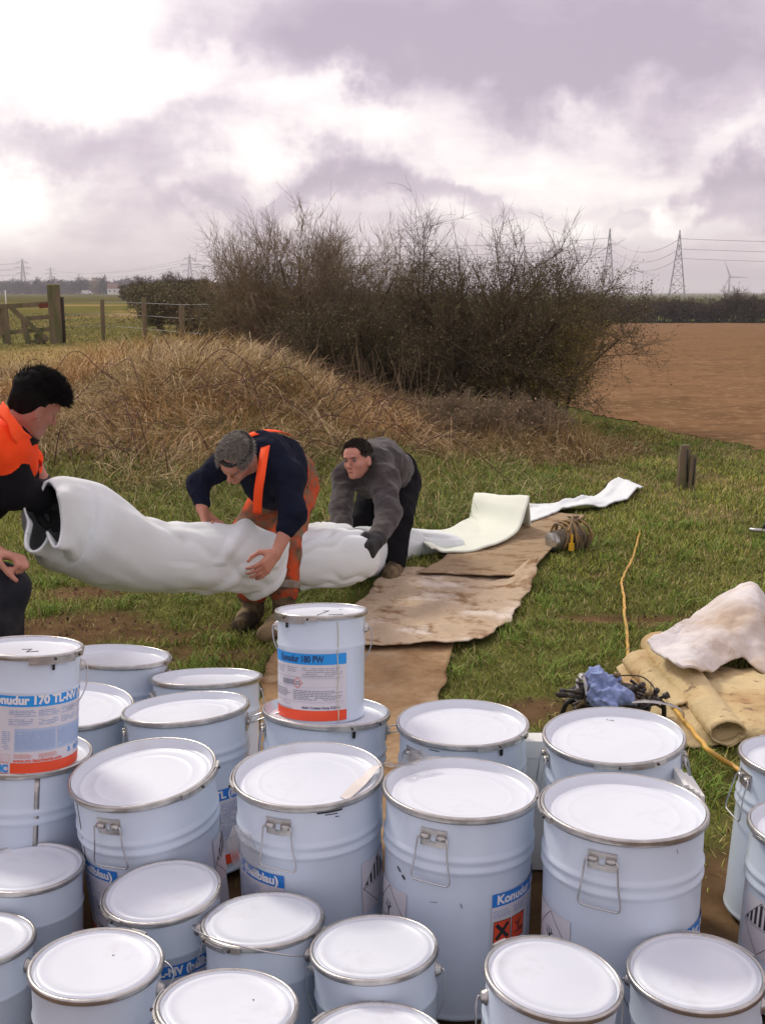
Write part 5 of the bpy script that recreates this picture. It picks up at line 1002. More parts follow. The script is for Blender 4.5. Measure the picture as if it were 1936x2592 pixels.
roll('large_roll', G(1660, 1668, .03), G(1838, 1900, .0), .088, ol, oo, M_oldl, seed=3, taper=(1.0, .80), turns=1.2); roll('small_roll', G(1610, 1705, .0), G(1730, 1835, .0), .075, ol, oo, M_oldl, seed=8, taper=(1.0, .7))
def zp(px, py, d): return J(px, py, d)
patch('dirty_felt', [[zp(1636, 1622, 4.46), zp(1700, 1590, 4.69), zp(1775, 1545, 5.06), zp(1855, 1492, 5.24), zp(1900, 1480, 5.30), zp(1922, 1500, 5.35), zp(1960, 1600, 5.40)],
                     [zp(1655, 1640, 4.40), zp(1715, 1622, 4.54), zp(1790, 1575, 4.81), zp(1850, 1525, 4.90), zp(1905, 1500, 4.98), zp(1945, 1545, 5.00), zp(2030, 1625, 5.00)],
                     [zp(1680, 1662, 4.32), zp(1740, 1655, 4.36), zp(1800, 1628, 4.58), zp(1850, 1590, 4.70), zp(1900, 1580, 4.72), zp(1950, 1610, 4.72), zp(2060, 1680, 4.70)],
                     [zp(1708, 1685, 4.20), zp(1760, 1697, 4.22), zp(1810, 1698, 4.42), zp(1852, 1672, 4.54), zp(1885, 1672, 4.58), zp(1930, 1708, 4.50), zp(2060, 1760, 4.45)]], M_dirtfelt, None, np.zeros(3), amp=.020, seed=41, th=.010, noisef=5)
o = bpy.data.objects['dirty_felt']; tag(o, 'thick dirty white felt heaped in a peak on the rolled cream liner', 'felt')
# ------------------------------------------------------------------ the long white liner
ll = empty('felt_liner', G(900, 1500), 'long white felt liner lifted by the workers and trailing away along the grass', 'liner'); lo = np.array(ll.location)
def tube_liner(name, keys, n=130, m=84, seed=0, folds=.02, mouth=None, M=M_felt, caps=False, th=.008, twist=0, seamang=None, sq=2.4, ncr=11, crd=.013):
    """keys: (px, py_top, py_bot, depth, width) ; cross-section is a soft flattened tube hanging between hands"""
    K = []
    for px, yt, yb, d, w in keys:
        a, b = J(px, yt, d), J(px, yb, d); K.append(list((a + b) / 2) + [np.linalg.norm(a - b) / 2, w / 2])
    K = spline(K, n); C = K[:, :3]; T = np.gradient(C, axis=0); T /= np.linalg.norm(T, axis=1)[:, None]; S = np.cross(T, (0, 0, 1.)); S /= np.linalg.norm(S, axis=1)[:, None]; U = np.cross(S, T); a = np.linspace(0, 2 * np.pi, m, endpoint=False)[None]
    t = np.linspace(0, 1, n)[:, None]; L_ = np.r_[0, np.cumsum(np.linalg.norm(np.diff(C, axis=0), axis=1))][:, None]
    ca = np.sign(np.cos(a)) * np.abs(np.cos(a)) ** (2 / sq); sa = np.sign(np.sin(a)) * np.abs(np.sin(a)) ** (2 / sq); h_ = K[:, 3:4] * np.abs(U[:, 2:3]) ** .0; w_ = K[:, 4:5]
    f1 = fbm(np.cos(a) * 1.1 + L_ * .9 + seed, np.sin(a) * 1.1 + L_ * .5, L_ * 1.3, seed, 3); dg = a * 2.2 + L_ * 7.5 + 1.6 * fbm(L_ * 2, seed, np.cos(a), seed + 3, 2); f2 = np.maximum(0, np.sin(dg)) ** 3 * ss(-.2, .5, fbm(L_ * 1.6 + 5, np.cos(a) + 3, np.sin(a), seed + 9, 2))
    rr = 1 + folds * 4 * f1 + folds * 2.2 * f2; P = C[:, None] + S[:, None] * (w_ * ca * rr)[..., None] + U[:, None] * (h_ * sa * rr)[..., None]
    cr = np.random.default_rng(seed + 77); tl = L_ / .3; D_ = 0
    for _ in range(ncr):
        t0, a0, sl, wd_, dp, ln = cr.uniform(0, tl.max()), cr.uniform(0, 6.28), cr.uniform(-.9, .9), cr.uniform(.09, .24), cr.uniform(.35, 1.0) * crd * cr.choice([-1, -1, 1]), cr.uniform(.5, 1.5)
        da = (a - a0 + np.pi) % (2 * np.pi) - np.pi; u_ = da - sl * (tl - t0) - .12 * np.sin(tl * 9 + a0); v_ = (tl - t0) ; D_ = D_ + dp * np.exp(-(u_ / wd_) ** 2) * np.exp(-(v_ / ln) ** 4) - dp * .6 * np.exp(-((u_ - 2.2 * wd_) / (1.5 * wd_)) ** 2) * np.exp(-(v_ / ln) ** 4)
    P = P + (P - C[:, None]) / (np.linalg.norm(P - C[:, None], axis=2, keepdims=True) + 1e-6) * np.broadcast_to(D_, P.shape[:2])[..., None]
    if mouth is not None: P = mouth(P, t, a, C, S, U, T)
    i = np.arange(n - 1)[:, None] * m; j = np.arange(m)[None]; k = (j + 1) % m; F = np.stack([i + j, i + k, i + m + k, i + m + j], -1).reshape(-1, 4); V = P.reshape(-1, 3); V[:, 2] = np.maximum(V[:, 2], height(V[:, 0], V[:, 1]) + .01)
    o = mesh_np(name, V, F, M, ll, origin=lo); md = o.modifiers.new('thickness', 'SOLIDIFY'); md.thickness = th; md.offset = -1
    if seamang is not None:
        jj = int(seamang / 360 * m) % m; mb = MB(); mb.tube(P[:, jj][::3] + (P[:, jj][::3] - C[::3]) * .012, .0035, 5, cap=False); mb.build('seam', M_seam, o, origin=lo)
    return o
def m1(P, t, a, C, S, U, T):
    # pulled open towards the camera side: scalloped lip, pinched where the gloved hand grips it, a deep fold inside the lower lip
    e = ss(.14, 0, t); P = P - T[:, None] * (e * (.05 * np.sin(a * 2 + .6) + .03 * np.sin(a * 5) + .05 * ss(.2, -.6, np.sin(a))))[..., None] + U[:, None] * (e * .02 * np.sin(a * 4 + 1))[..., None]
    for c_, w_, tc, tw, k_ in ((1.75, .30, 0, .16, .50), (3.5, .35, .05, .07, .42), (5.0, .30, 0, .10, .40), (2.6, .22, .10, .06, .25)):
        q = np.exp(-((a - c_) / w_) ** 2) * np.exp(-((t - tc) / tw) ** 2); P = P - (P - C[:, None]) * (q * k_)[..., None]
    f = ss(.55, .80, t) * ss(1.0, .93, t); dgn = np.maximum(0, np.sin(a * 1.5 - t * 34 + 1.2 * np.sin(a))) ** 4; P = P + (P - C[:, None]) * (f * .16 * dgn)[..., None]
    g_ = ss(.15, .3, t); rid = np.maximum(0, np.cos((a - 4.1 - .9 * t) * 2)) ** 8; return P + (P - C[:, None]) * (g_ * .07 * rid)[..., None]
tube_liner('hanging_tube', [(112, 1215, 1392, 4.08, .12), (128, 1207, 1410, 4.20, .19), (155, 1212, 1430, 4.32, .26), (195, 1228, 1448, 4.40, .33), (255, 1265, 1470, 4.5, .31), (330, 1315, 1486, 4.65, .30), (420, 1336, 1490, 4.8, .28), (520, 1338, 1487, 4.95, .26), (610, 1337, 1489, 5.05, .24), (672, 1352, 1496, 5.12, .20), (694, 1366, 1494, 5.16, .13)],
           seed=3, folds=.022, mouth=m1, seamang=214, n=170, m=120)
tube_liner('folded_tube', [(655, 1362, 1475, 5.30, .16), (720, 1355, 1482, 5.33, .20), (790, 1350, 1484, 5.42, .22), (850, 1345, 1478, 5.52, .22), (893, 1345, 1468, 5.60, .22), (915, 1352, 1462, 5.66, .20), (920, 1358, 1456, 5.68, .14)], n=100, m=110, seed=17, folds=.016, seamang=200)
tube_liner('back_layer', [(700, 1340, 1400, 5.62, .12), (760, 1338, 1400, 5.66, .14), (830, 1328, 1390, 5.75, .16), (872, 1332, 1385, 5.84, .14), (884, 1342, 1378, 5.86, .08)], n=40, seed=27, folds=.02)
tube_liner('narrowing_tube', [(880, 1345, 1460, 5.85, .20), (930, 1340, 1462, 6.25, .22), (985, 1338, 1447, 6.62, .22), (1040, 1340, 1425, 6.80, .22), (1078, 1344, 1404, 6.85, .26), (1100, 1346, 1398, 6.90, .34), (1112, 1349, 1394, 6.94, .36)], n=90, m=110, seed=37, folds=.014)
def strip(name, Lp, Rp, m, seed, nr=110, nc=24, amp=.012, th=.010, freq=18):
    A, B = spline(Lp, nr), spline(Rp, nr); t = np.linspace(0, 1, nc)[None, :, None]; P = A[:, None] * (1 - t) + B[:, None] * t; L_ = np.r_[0, np.cumsum(np.linalg.norm(np.diff(A, axis=0), axis=1))][:, None]
    P[..., 2] = np.maximum(P[..., 2], height(P[..., 0], P[..., 1]) + .045); P[..., 2] += amp * (.5 + .5 * np.sin(L_ * freq + 1.5 * fbm(L_, t[..., 0] * 2, 0, seed, 2) * 3 + t[..., 0] * 1.2)) * (.4 + .6 * vn(L_ * 2, 0, 0, seed) ** 2) + amp * .8 * fbm(P[..., 0] * 5, P[..., 1] * 5, 0, seed + 1, 3); P[..., 2] = np.maximum(P[..., 2], height(P[..., 0], P[..., 1]) + .035)
    o = mesh_np(name, P.reshape(-1, 3), grid_faces(nr, nc), m, ll, origin=lo); md = o.modifiers.new('thickness', 'SOLIDIFY'); md.thickness = th; return o
def dg_(px, py): return CAMH / (SP + (py - 1296) / FPX * CP)
dL = dg_(0, 1308)
strip('flat_strip', [J(1058, 1352, 6.95), J(1090, 1343, 7.15), J(1140, 1340, 7.3), J(1178, 1332, 7.5), J(1190, 1300, 7.6), J(1196, 1262, 7.65), J(1200, 1249, 7.72), J(1203, 1262, 7.84), J(1206, 1330, 7.95)],
      [J(1090, 1385, 6.45), J(1110, 1393, 6.60), J(1160, 1396, 6.62), J(1240, 1380, 6.75), J(1305, 1348, 7.0), J(1330, 1285, 7.12), J(1338, 1259, 7.2), J(1340, 1275, 7.28), J(1344, 1341, 7.36)], M_felt2, 51, amp=.014, freq=19)
strip('far_strip', g((1215, 1318), (1300, 1304), (1345, 1297), (1392, 1295), (1425, 1288), (1455, 1284), (1500, 1265), (1530, 1246), (1563, 1224)), g((1262, 1362), (1330, 1346), (1352, 1340), (1395, 1326), (1440, 1311), (1485, 1303), (1545, 1287), (1590, 1266), (1628, 1240)), M_felt, 61, amp=.035, freq=9)

# ------------------------------------------------------------------ signed distance modelling (people)
class Field:
    def __init__(s, lo_, hi_, h):
        s.h = h; s.lo = np.array(lo_, float); s.n = np.ceil((np.array(hi_) - s.lo) / h).astype(int) + 1; s.F = np.full(s.n, .3, np.float32)
    def _sub(s, lo_, hi_, pad):
        a = np.clip(np.floor((np.array(lo_) - pad - s.lo) / s.h).astype(int), 0, s.n); b = np.clip(np.ceil((np.array(hi_) + pad - s.lo) / s.h).astype(int) + 1, 0, s.n)
        if (b <= a).any(): return None
        sl = tuple(slice(x, y) for x, y in zip(a, b)); g_ = [s.lo[i] + np.arange(a[i], b[i]) * s.h for i in range(3)]; return sl, g_[0][:, None, None], g_[1][None, :, None], g_[2][None, None, :]
    def _mix(s, sl, d, k, sub):
        f = s.F[sl]
        if sub: d = -d; h_ = np.clip(.5 - .5 * (f - d) / max(k, 1e-5), 0, 1); s.F[sl] = f + (d - f) * h_ + k * h_ * (1 - h_)
        else: h_ = np.clip(.5 + .5 * (f - d) / max(k, 1e-5), 0, 1); s.F[sl] = f * (1 - h_) + d * h_ - k * h_ * (1 - h_)
    def cap(s, a, b, ra, rb, k=.02, sub=False):
        a = np.array(a, float); b = np.array(b, float); r = max(ra, rb); q = s._sub(np.minimum(a, b) - r, np.maximum(a, b) + r, k + .03)
        if q is None: return
        sl, X, Y, Z = q; d = b - a; L2 = d @ d + 1e-9; t = np.clip(((X - a[0]) * d[0] + (Y - a[1]) * d[1] + (Z - a[2]) * d[2]) / L2, 0, 1)
        s._mix(sl, np.sqrt((X - a[0] - t * d[0]) ** 2 + (Y - a[1] - t * d[1]) ** 2 + (Z - a[2] - t * d[2]) ** 2) - (ra + (rb - ra) * t), k, sub)
    def ell(s, c, r, B=None, k=.02, sub=False):
        c = np.array(c, float); r = np.array(r, float); R_ = r.max(); q = s._sub(c - R_, c + R_, k + .03)
        if q is None: return
        sl, X, Y, Z = q; B = np.eye(3) if B is None else B; x, y, z = X - c[0], Y - c[1], Z - c[2]; v = [(x * B[i][0] + y * B[i][1] + z * B[i][2]) for i in range(3)]
        k0 = np.sqrt(sum((v[i] / r[i]) ** 2 for i in range(3))); k1 = np.sqrt(sum((v[i] / r[i] ** 2) ** 2 for i in range(3))) + 1e-6; s._mix(sl, k0 * (k0 - 1) / k1, k, sub)
    def mesh(s):
        F = s.F; I = F < 0; nx, ny, nz = F.shape; c = [I[a:nx - 1 + a, b:ny - 1 + b, d:nz - 1 + d] for a in (0, 1) for b in (0, 1) for d in (0, 1)]; anyc = np.zeros_like(c[0]); allc = np.ones_like(c[0])
        for q in c: anyc |= q; allc &= q
        ids = np.argwhere(anyc & ~allc); idx = np.full(anyc.shape, -1, np.int64); idx[tuple(ids.T)] = np.arange(len(ids)); P = np.zeros((len(ids), 3)); W_ = np.zeros(len(ids))
        cor = [(a, b, d) for a in (0, 1) for b in (0, 1) for d in (0, 1)]
        for u in range(8):
            for v in range(u + 1, 8):
                A, B = cor[u], cor[v]
                if sum(abs(A[i] - B[i]) for i in range(3)) != 1: continue
                fa = F[ids[:, 0] + A[0], ids[:, 1] + A[1], ids[:, 2] + A[2]]; fb = F[ids[:, 0] + B[0], ids[:, 1] + B[1], ids[:, 2] + B[2]]; m_ = (fa < 0) != (fb < 0); t = np.where(m_, fa / (fa - fb + 1e-12), 0)
                for i in range(3): P[:, i] += m_ * (A[i] + t * (B[i] - A[i]))
                W_ += m_
        P = P / W_[:, None] + ids; V = s.lo + P * s.h; Fs = []
        for ax in range(3):
            sl0 = [slice(None)] * 3; sl1 = [slice(None)] * 3; sl0[ax] = slice(0, -1); sl1[ax] = slice(1, None); ch = I[tuple(sl0)] != I[tuple(sl1)]; E = np.argwhere(ch); o1, o2 = [(1, 2), (2, 0), (0, 1)][ax]
            E = E[(E[:, o1] > 0) & (E[:, o2] > 0) & (E[:, o1] < idx.shape[o1]) & (E[:, o2] < idx.shape[o2])]; fl = I[tuple(sl0)][tuple(E.T)]; q = []
            for d1, d2 in ((-1, -1), (0, -1), (0, 0), (-1, 0)): e = E.copy(); e[:, o1] += d1; e[:, o2] += d2; q.append(idx[tuple(e.T)])
            Q = np.stack(q, 1); Q[~fl] = Q[~fl][:, ::-1]; Fs.append(Q)
        return V, np.concatenate(Fs)
def vnormals(V, F):
    n = np.cross(V[F[:, 2]] - V[F[:, 0]], V[F[:, 3]] - V[F[:, 1]]); N = np.zeros_like(V)
    for i in range(4): np.add.at(N, F[:, i], n)
    return N / (np.linalg.norm(N, axis=1, keepdims=True) + 1e-9)
def sdf_obj(name, prims, h, m, parent, wr=0, wf=(14, 14, 14), seed=0, k=.02, fine=0):
    lo_ = np.full(3, 1e9); hi_ = -lo_
    for p in prims:
        if p[0] == 'c': lo_ = np.minimum(lo_, np.minimum(p[1], p[2]) - max(p[3], p[4])); hi_ = np.maximum(hi_, np.maximum(p[1], p[2]) + max(p[3], p[4]))
        elif p[0] == 'e': lo_ = np.minimum(lo_, np.array(p[1]) - max(p[2])); hi_ = np.maximum(hi_, np.array(p[1]) + max(p[2]))
    f = Field(lo_ - .03, hi_ + .03, h)
    for p in prims:
        if p[0] == 'c': f.cap(p[1], p[2], p[3], p[4], p[5] if len(p) > 5 else k)
        elif p[0] == 'e': f.ell(p[1], p[2], p[3] if len(p) > 3 else None, p[4] if len(p) > 4 else k)
        elif p[0] == 'se': f.ell(p[1], p[2], p[3], p[4], True)
    V, F = f.mesh()
    if wr:
        N = vnormals(V, F); n_ = fbm(V[:, 0] * wf[0], V[:, 1] * wf[1], V[:, 2] * wf[2], seed, 3); n_ = n_ + .6 * (1 - 2 * np.abs(fbm(V[:, 0] * wf[0] * .7 + 5, V[:, 1] * wf[1] * .7, V[:, 2] * wf[2] * .7, seed + 5, 2))) - .3; V = V + N * (wr * n_)[:, None]
    return mesh_np(name, V, F, m, parent, origin=np.array(parent.location) if parent else None)
def frame(fwd, up):
    f = np.array(fwd, float); f /= np.linalg.norm(f); u = np.array(up, float); u -= f * (u @ f); u /= np.linalg.norm(u); return np.array([np.cross(f, u), f, u])      # rows: right, forward, up
CR, CU, CT = np.array([1., 0, 0]), np.array([0, SP, CP]), np.array([0, -CP, SP])      # picture right, up, towards the lens
def head_prims(c, B, s=1.0):
    q = lambda x, y, z: np.array(c) + s * (x * B[0] + y * B[1] + z * B[2]); E = lambda p, r, k=.015, t='e': (t, q(*p), np.array(r) * s, B, k)
    P = [E((0, -.012, .035), (.073, .092, .080)), E((0, .022, -.045), (.054, .062, .062), .03), E((0, .055, .045), (.055, .035, .04), .02), E((0, .068, -.088), (.024, .020, .018), .018), E((.038, .052, -.022), (.022, .024, .022), .015), E((-.038, .052, -.022), (.022, .024, .022), .015),
         ('c', q(0, .083, .012), q(0, .108, -.026), .008 * s, .012 * s, .008), E((.011, .094, -.031), (.008, .009, .007), .006), E((-.011, .094, -.031), (.008, .009, .007), .006), E((0, .088, .028), (.045, .010, .008), .012), E((0, .082, -.056), (.023, .012, .0055), .006), E((0, .080, -.066), (.019, .012, .006), .005)]
    for sx in (-1, 1): P += [E((sx * .031, .094, .010), (.015, .012, .010), .010, 'se'), E((sx * .0755, -.012, -.008), (.009, .020, .031), .006), E((sx * .083, -.006, -.004), (.006, .010, .018), .005, 'se')]
    P += [E((0, .093, -.0605), (.020, .010, .0016), .003, 'se')]; return P, q
def hand_prims(w, d, nrm, thumb, curl=.5, s=1.0, r=0.0, spread=.0):
    """w wrist, d direction of the palm, nrm: side the palm faces, thumb: +1/-1 side"""
    d = np.array(d, float); d /= np.linalg.norm(d); nrm = np.array(nrm, float); nrm -= d * (nrm @ d); nrm /= np.linalg.norm(nrm); sd = np.cross(d, nrm); P = []; w = np.array(w, float)
    for i, (o_, L_) in enumerate(zip((-.028, -.009, .010, .028), (.072, .082, .078, .060))):
        kn = w + (d * .088 + sd * o_ - nrm * .003) * s; P.append(('c', w + (d * .012 + sd * o_ * .55) * s, kn, .014 * s + r, .0115 * s + r, .014)); a = .25 + curl * .3; p = kn; dd = d + sd * spread * (i - 1.5)
        for j, f in enumerate((.46, .31, .23)):
            v = dd * math.cos(a) + nrm * math.sin(a); e = p + v * L_ * f * s; P.append(('c', p, e, (.0098 - .0010 * j) * s + r, (.0090 - .0012 * j) * s + r, .004)); p = e; a += curl * (1.0 if j == 0 else .75)
    b = w + (d * .025 + sd * thumb * .026 + nrm * .006) * s; m_ = b + (d * .034 + sd * thumb * .030 + nrm * .016) * s; t1 = m_ + (d * .032 + sd * thumb * (.010 - .02 * curl) + nrm * (.010 + .012 * curl)) * s; t2 = t1 + (d * .024 - sd * thumb * .012 * curl + nrm * .012 * curl) * s
    P += [('c', b, m_, .015 * s + r, .0115 * s + r, .012), ('c', m_, t1, .011 * s + r, .0095 * s + r, .005), ('c', t1, t2, .0095 * s + r, .0078 * s + r, .004)]; return P
def hair_strands(parent, c, B, s, n, L_, m, reg, seed, lift=.3, dirn=(0, -1, .3), w=.0022, rad=(.077, .098, .088), off=.035):
    r_ = np.random.default_rng(seed); u = r_.normal(size=(n * 3, 3)); u /= np.linalg.norm(u, axis=1, keepdims=True); u = u[reg(u)][:n]; n = len(u); p = u * np.array(rad) + np.array([0, -.012, off]); d = np.array(dirn)[None] + u * lift * 2 + r_.normal(0, .25, (n, 3)); d = d - u * np.minimum(0, (d * u).sum(1, keepdims=True)) * 1.1; d /= np.linalg.norm(d, axis=1, keepdims=True)
    e = p + d * L_ * r_.uniform(.6, 1.2, (n, 1)); e2 = e + (d - np.array([0, 0, .2])) * L_ * .5; Q = [np.array(c) + s * (x @ B) for x in (p, e, e2)]; V, F = segs(Q, np.full(n, w), .3); return mesh_np('hair_strands', V, F, m, parent, origin=np.array(parent.location))
def boot(parent, ankle, toe, zf, m=M_boot, s=1.0):
    a = np.array(ankle, float); t = np.array(toe, float); heel = a.copy(); heel[2] = zf + .045 * s; t[2] = zf + .036 * s; d = t - heel; d /= np.linalg.norm(d); P = [('c', a, heel + [0, 0, .03], .056 * s, .050 * s, .03), ('c', heel - d * .02, heel + d * .08, .046 * s, .048 * s, .03), ('c', heel + d * .08, t, .046 * s, .038 * s, .03)]
    o = sdf_obj('boot', P, .008, m, parent, wr=.004, wf=(30, 30, 30)); return o
def sole(parent, ankle, toe, zf): pass
M_eyed = M_mark
def eyes(parent, q, s, m=M_eye):
    for sx in (-1, 1):
        mb = MB(); mb.ball(q(sx * .031, .0735, .010), .0125 * s, 10, 8); e = mb.build('eye', m, parent, origin=np.array(parent.location)); mb = MB(); mb.ball(q(sx * .031, .0822, .009), .0055 * s, 8, 6); mb.build('iris', M_eyed, e, origin=np.array(parent.location))
def lerp(a, b, t): return np.array(a) * (1 - t) + np.array(b) * t

# --- middle man: grey hair, navy sweater, orange trousers with braces
pz = G(700, 1560); P2 = empty('person', (pz[0], pz[1], float(height(pz[0], pz[1]))), 'grey-haired worker in navy sweater and orange braces, bending over the liner', 'person', 'workers lifting the liner')
pel = J(728, 1208, 5.55); che = J(690, 1178, 5.18); upb = J(660, 1160, 5.02); nk = J(628, 1168, 4.93); hc = J(600, 1165, 4.86)
shl, shr = J(572, 1172, 5.12), J(722, 1200, 4.98); ell_, elr = J(503, 1222, 5.06), J(742, 1302, 4.90); wrl, wrr = J(512, 1288, 5.0), J(700, 1400, 4.84)
hpl, hpr = J(700, 1238, 5.5), J(748, 1240, 5.6); knl, knr = J(632, 1350, 5.42), J(722, 1400, 5.28); anl, anr = J(640, 1508, 5.36), J(718, 1502, 5.24)
B2 = frame(-.80 * CU + .46 * CT - .34 * CR, .46 * CU + .86 * CT - .12 * CR); hp, q2_ = head_prims(hc, B2, .86)
body = hp + [('c', nk, hc, .055, .052, .03), ('c', upb, che, .10, .12, .05), ('c', che, pel, .12, .11, .05), ('c', upb, shl, .07, .05, .04), ('c', shl, ell_, .045, .038, .02), ('c', ell_, wrl, .038, .027, .015), ('c', upb, shr, .07, .05, .04), ('c', shr, elr, .045, .038, .02), ('c', elr, wrr, .040, .025, .015),
     ('c', pel, hpl, .09, .08, .04), ('c', hpl, knl, .07, .05, .03), ('c', knl, anl, .048, .035, .02), ('c', pel, hpr, .09, .08, .04), ('c', hpr, knr, .07, .05, .03), ('c', knr, anr, .048, .035, .02)]
body += hand_prims(wrl, J(528, 1330, 4.97) - wrl, CR * .8 + CT * .3, -1, 1.25, .98) + hand_prims(wrr, J(672, 1432, 4.80) - wrr, -CR * .75 - CT * .35 - CU * .1, -1, .42, 1.0, spread=.10)
sdf_obj('body', body, .0058, M_skin, P2)
sw = [('c', lerp(nk, upb, .45), upb, .060, .105, .04), ('c', upb, che, .112, .140, .06), ('c', che, lerp(che, pel, .8), .140, .122, .06), ('c', upb, shl, .088, .062, .05), ('c', shl, ell_, .061, .050, .03), ('c', ell_, lerp(ell_, wrl, .72), .050, .040, .03), ('c', upb, shr, .10, .076, .05), ('c', shr, elr, .074, .056, .04), ('c', elr, lerp(elr, wrr, .38), .058, .047, .03), ('c', lerp(upb, che, .5) - CU * .10, lerp(che, pel, .5) - CU * .09, .10, .10, .06)]
sdf_obj('sweater', sw, .009, M_navyc, P2, wr=.013, wf=(13, 13, 13), seed=4)
tr = [('c', pel, lerp(pel, che, .25), .128, .135, .06), ('c', pel, hpl, .115, .105, .05), ('c', hpl, knl, .105, .085, .04), ('c', knl, lerp(knl, anl, .92), .082, .074, .03), ('c', pel, hpr, .12, .11, .05), ('c', hpr, knr, .105, .082, .04), ('c', knr, lerp(knr, anr, .90), .078, .070, .03)]
sdf_obj('trousers', tr, .010, M_trsr, P2, wr=.012, wf=(9, 9, 9), seed=9)
for a, b, r_ in ((knr, anr, .079),): u, v = (lerp(a, b, .72), lerp(a, b, .90)) if a is knr else (lerp(a, b, .55), lerp(a, b, .74)); mb = MB(); mb.tube([u, lerp(u, v, .5), v], [r_, r_ * 1.01, r_], 22, cap=False); mb.build('reflective_band', M_refl, P2, origin=np.array(P2.location))
boot(P2, anl, J(606, 1560, 5.20), .0); boot(P2, anr, J(668, 1568, 5.06), .0)
def strap(name, pts, w, m, parent, nrmf=None, th=.003):
    P = spline(pts, 40); T = np.gradient(P, axis=0); T /= np.linalg.norm(T, axis=1)[:, None]; S = np.cross(T, nrmf); S /= np.linalg.norm(S, axis=1)[:, None]; V = np.stack([P - S * w / 2, P + S * w / 2], 1).reshape(-1, 3); o = mesh_np(name, V, grid_faces(40, 2), m, parent, origin=np.array(parent.location)); md = o.modifiers.new('thickness', 'SOLIDIFY'); md.thickness = th; return o
strap('brace_strap', [J(688, 1100, 5.12), J(677, 1110, 5.00), J(671, 1135, 4.90), J(665, 1170, 4.84), J(660, 1205, 4.80), J(654, 1245, 4.80), J(651, 1300, 4.84)], .038, M_orangered, P2, CT)
strap('brace_strap', [J(600, 1122, 4.92), J(622, 1106, 4.95), J(648, 1096, 4.98), J(680, 1090, 5.02), J(712, 1092, 5.10), J(732, 1100, 5.18)], .030, M_orangered, P2, CU * .8 + CT * .6)
strap('brace_strap', [J(722, 1112, 5.30), J(740, 1120, 5.36), J(752, 1140, 5.46), J(760, 1170, 5.5)], .05, M_orange, P2, CR + CU)
hr = [('e', q2_(0, -.018, .043), np.array([.078, .094, .081]) * .88, B2), ('e', q2_(0, -.05, .0), np.array([.070, .06, .06]) * .88, B2), ('se', q2_(0, .085, -.035), np.array([.085, .065, .075]), B2, .01)]
sdf_obj('hair', hr, .006, M_hairg, P2, wr=.004, wf=(60, 60, 60)); hair_strands(P2, hc, B2, .88, 1800, .020, M_hairg, lambda u: (u[:, 2] > -.15) & (u[:, 1] < .75), 3, dirn=(0, .6, .3))
t = np.linspace(0, 2 * np.pi, 44); hb = [q2_(.0835 * math.cos(a), .098 * math.sin(a) - .018, .080 - .008 * math.sin(a)) for a in t]; mb = MB(); mb.tube(hb, .0065, 8, cap=False); mb.build('headband', M_black, P2, origin=np.array(P2.location)); eyes(P2, q2_, .86)
mb = MB(); mb.tube([q2_(.080 * math.sin(a), .098 * math.cos(a) - .018, .073) for a in np.linspace(-.45, .75, 9)], [.006] + [.0115] * 7 + [.006], 8); mb.build('headband_pad', M_black, P2, origin=np.array(P2.location))

# --- right-hand man: dark hair, grey fleece
pz = G(985, 1440); P3 = empty('person', (pz[0], pz[1], 0), 'dark-haired worker in charcoal fleece and black gloves, furthest right, looking left', 'person', 'workers lifting the liner'); o3 = np.array(P3.location)
pel = J(1003, 1198, 6.75); che = J(962, 1176, 6.38); upb = J(935, 1178, 6.22); nk = J(918, 1184, 6.14); hc = J(905, 1166, 6.02)
shl, shr = J(873, 1206, 6.2), J(972, 1220, 6.1); ell_, elr = J(864, 1290, 6.05), J(985, 1302, 5.86); wrl, wrr = J(862, 1352, 5.9), J(953, 1370, 5.62); hpl, hpr = J(955, 1225, 6.66), J(1018, 1222, 6.74); knl, knr = J(915, 1330, 6.5), J(1010, 1315, 6.38); anl, anr = J(925, 1440, 6.55), J(998, 1428, 6.22)
B3 = frame(.80 * CT - .52 * CR - .14 * CU, .93 * CU - .16 * CR + .2 * CT); hp, q3_ = head_prims(hc, B3, .88)
body = hp + [('c', nk, hc, .056, .052, .03), ('c', upb, che, .10, .12, .05), ('c', che, pel, .12, .11, .05), ('c', upb, shl, .07, .05, .04), ('c', shl, ell_, .045, .038, .02), ('c', ell_, wrl, .038, .026, .015), ('c', upb, shr, .07, .05, .04), ('c', shr, elr, .045, .038, .02), ('c', elr, wrr, .038, .025, .015), ('c', pel, hpl, .09, .08, .04), ('c', hpl, knl, .07, .05, .03), ('c', knl, anl, .048, .035, .02), ('c', pel, hpr, .09, .08, .04), ('c', hpr, knr, .07, .05, .03), ('c', knr, anr, .048, .035, .02)]
gl = hand_prims(wrr, J(925, 1402, 5.50) - wrr, -CR - CT * .5, -1, 1.0, 1.0); body += gl + hand_prims(wrl, J(862, 1385, 5.8) - wrl, CR * .3 + CT, 1, .8, 1.0); sdf_obj('body', body, .0058, M_skinr, P3)
sdf_obj('glove', hand_prims(wrr, J(925, 1402, 5.50) - wrr, -CR - CT * .5, -1, 1.0, 1.05, .010) + [('c', lerp(wrr, elr, .16), wrr, .042, .038, .015)], .006, M_glove, P3); sdf_obj('glove', hand_prims(wrl, J(862, 1385, 5.8) - wrl, CR * .3 + CT, 1, .8, 1.0, .005), .006, M_glove, P3)
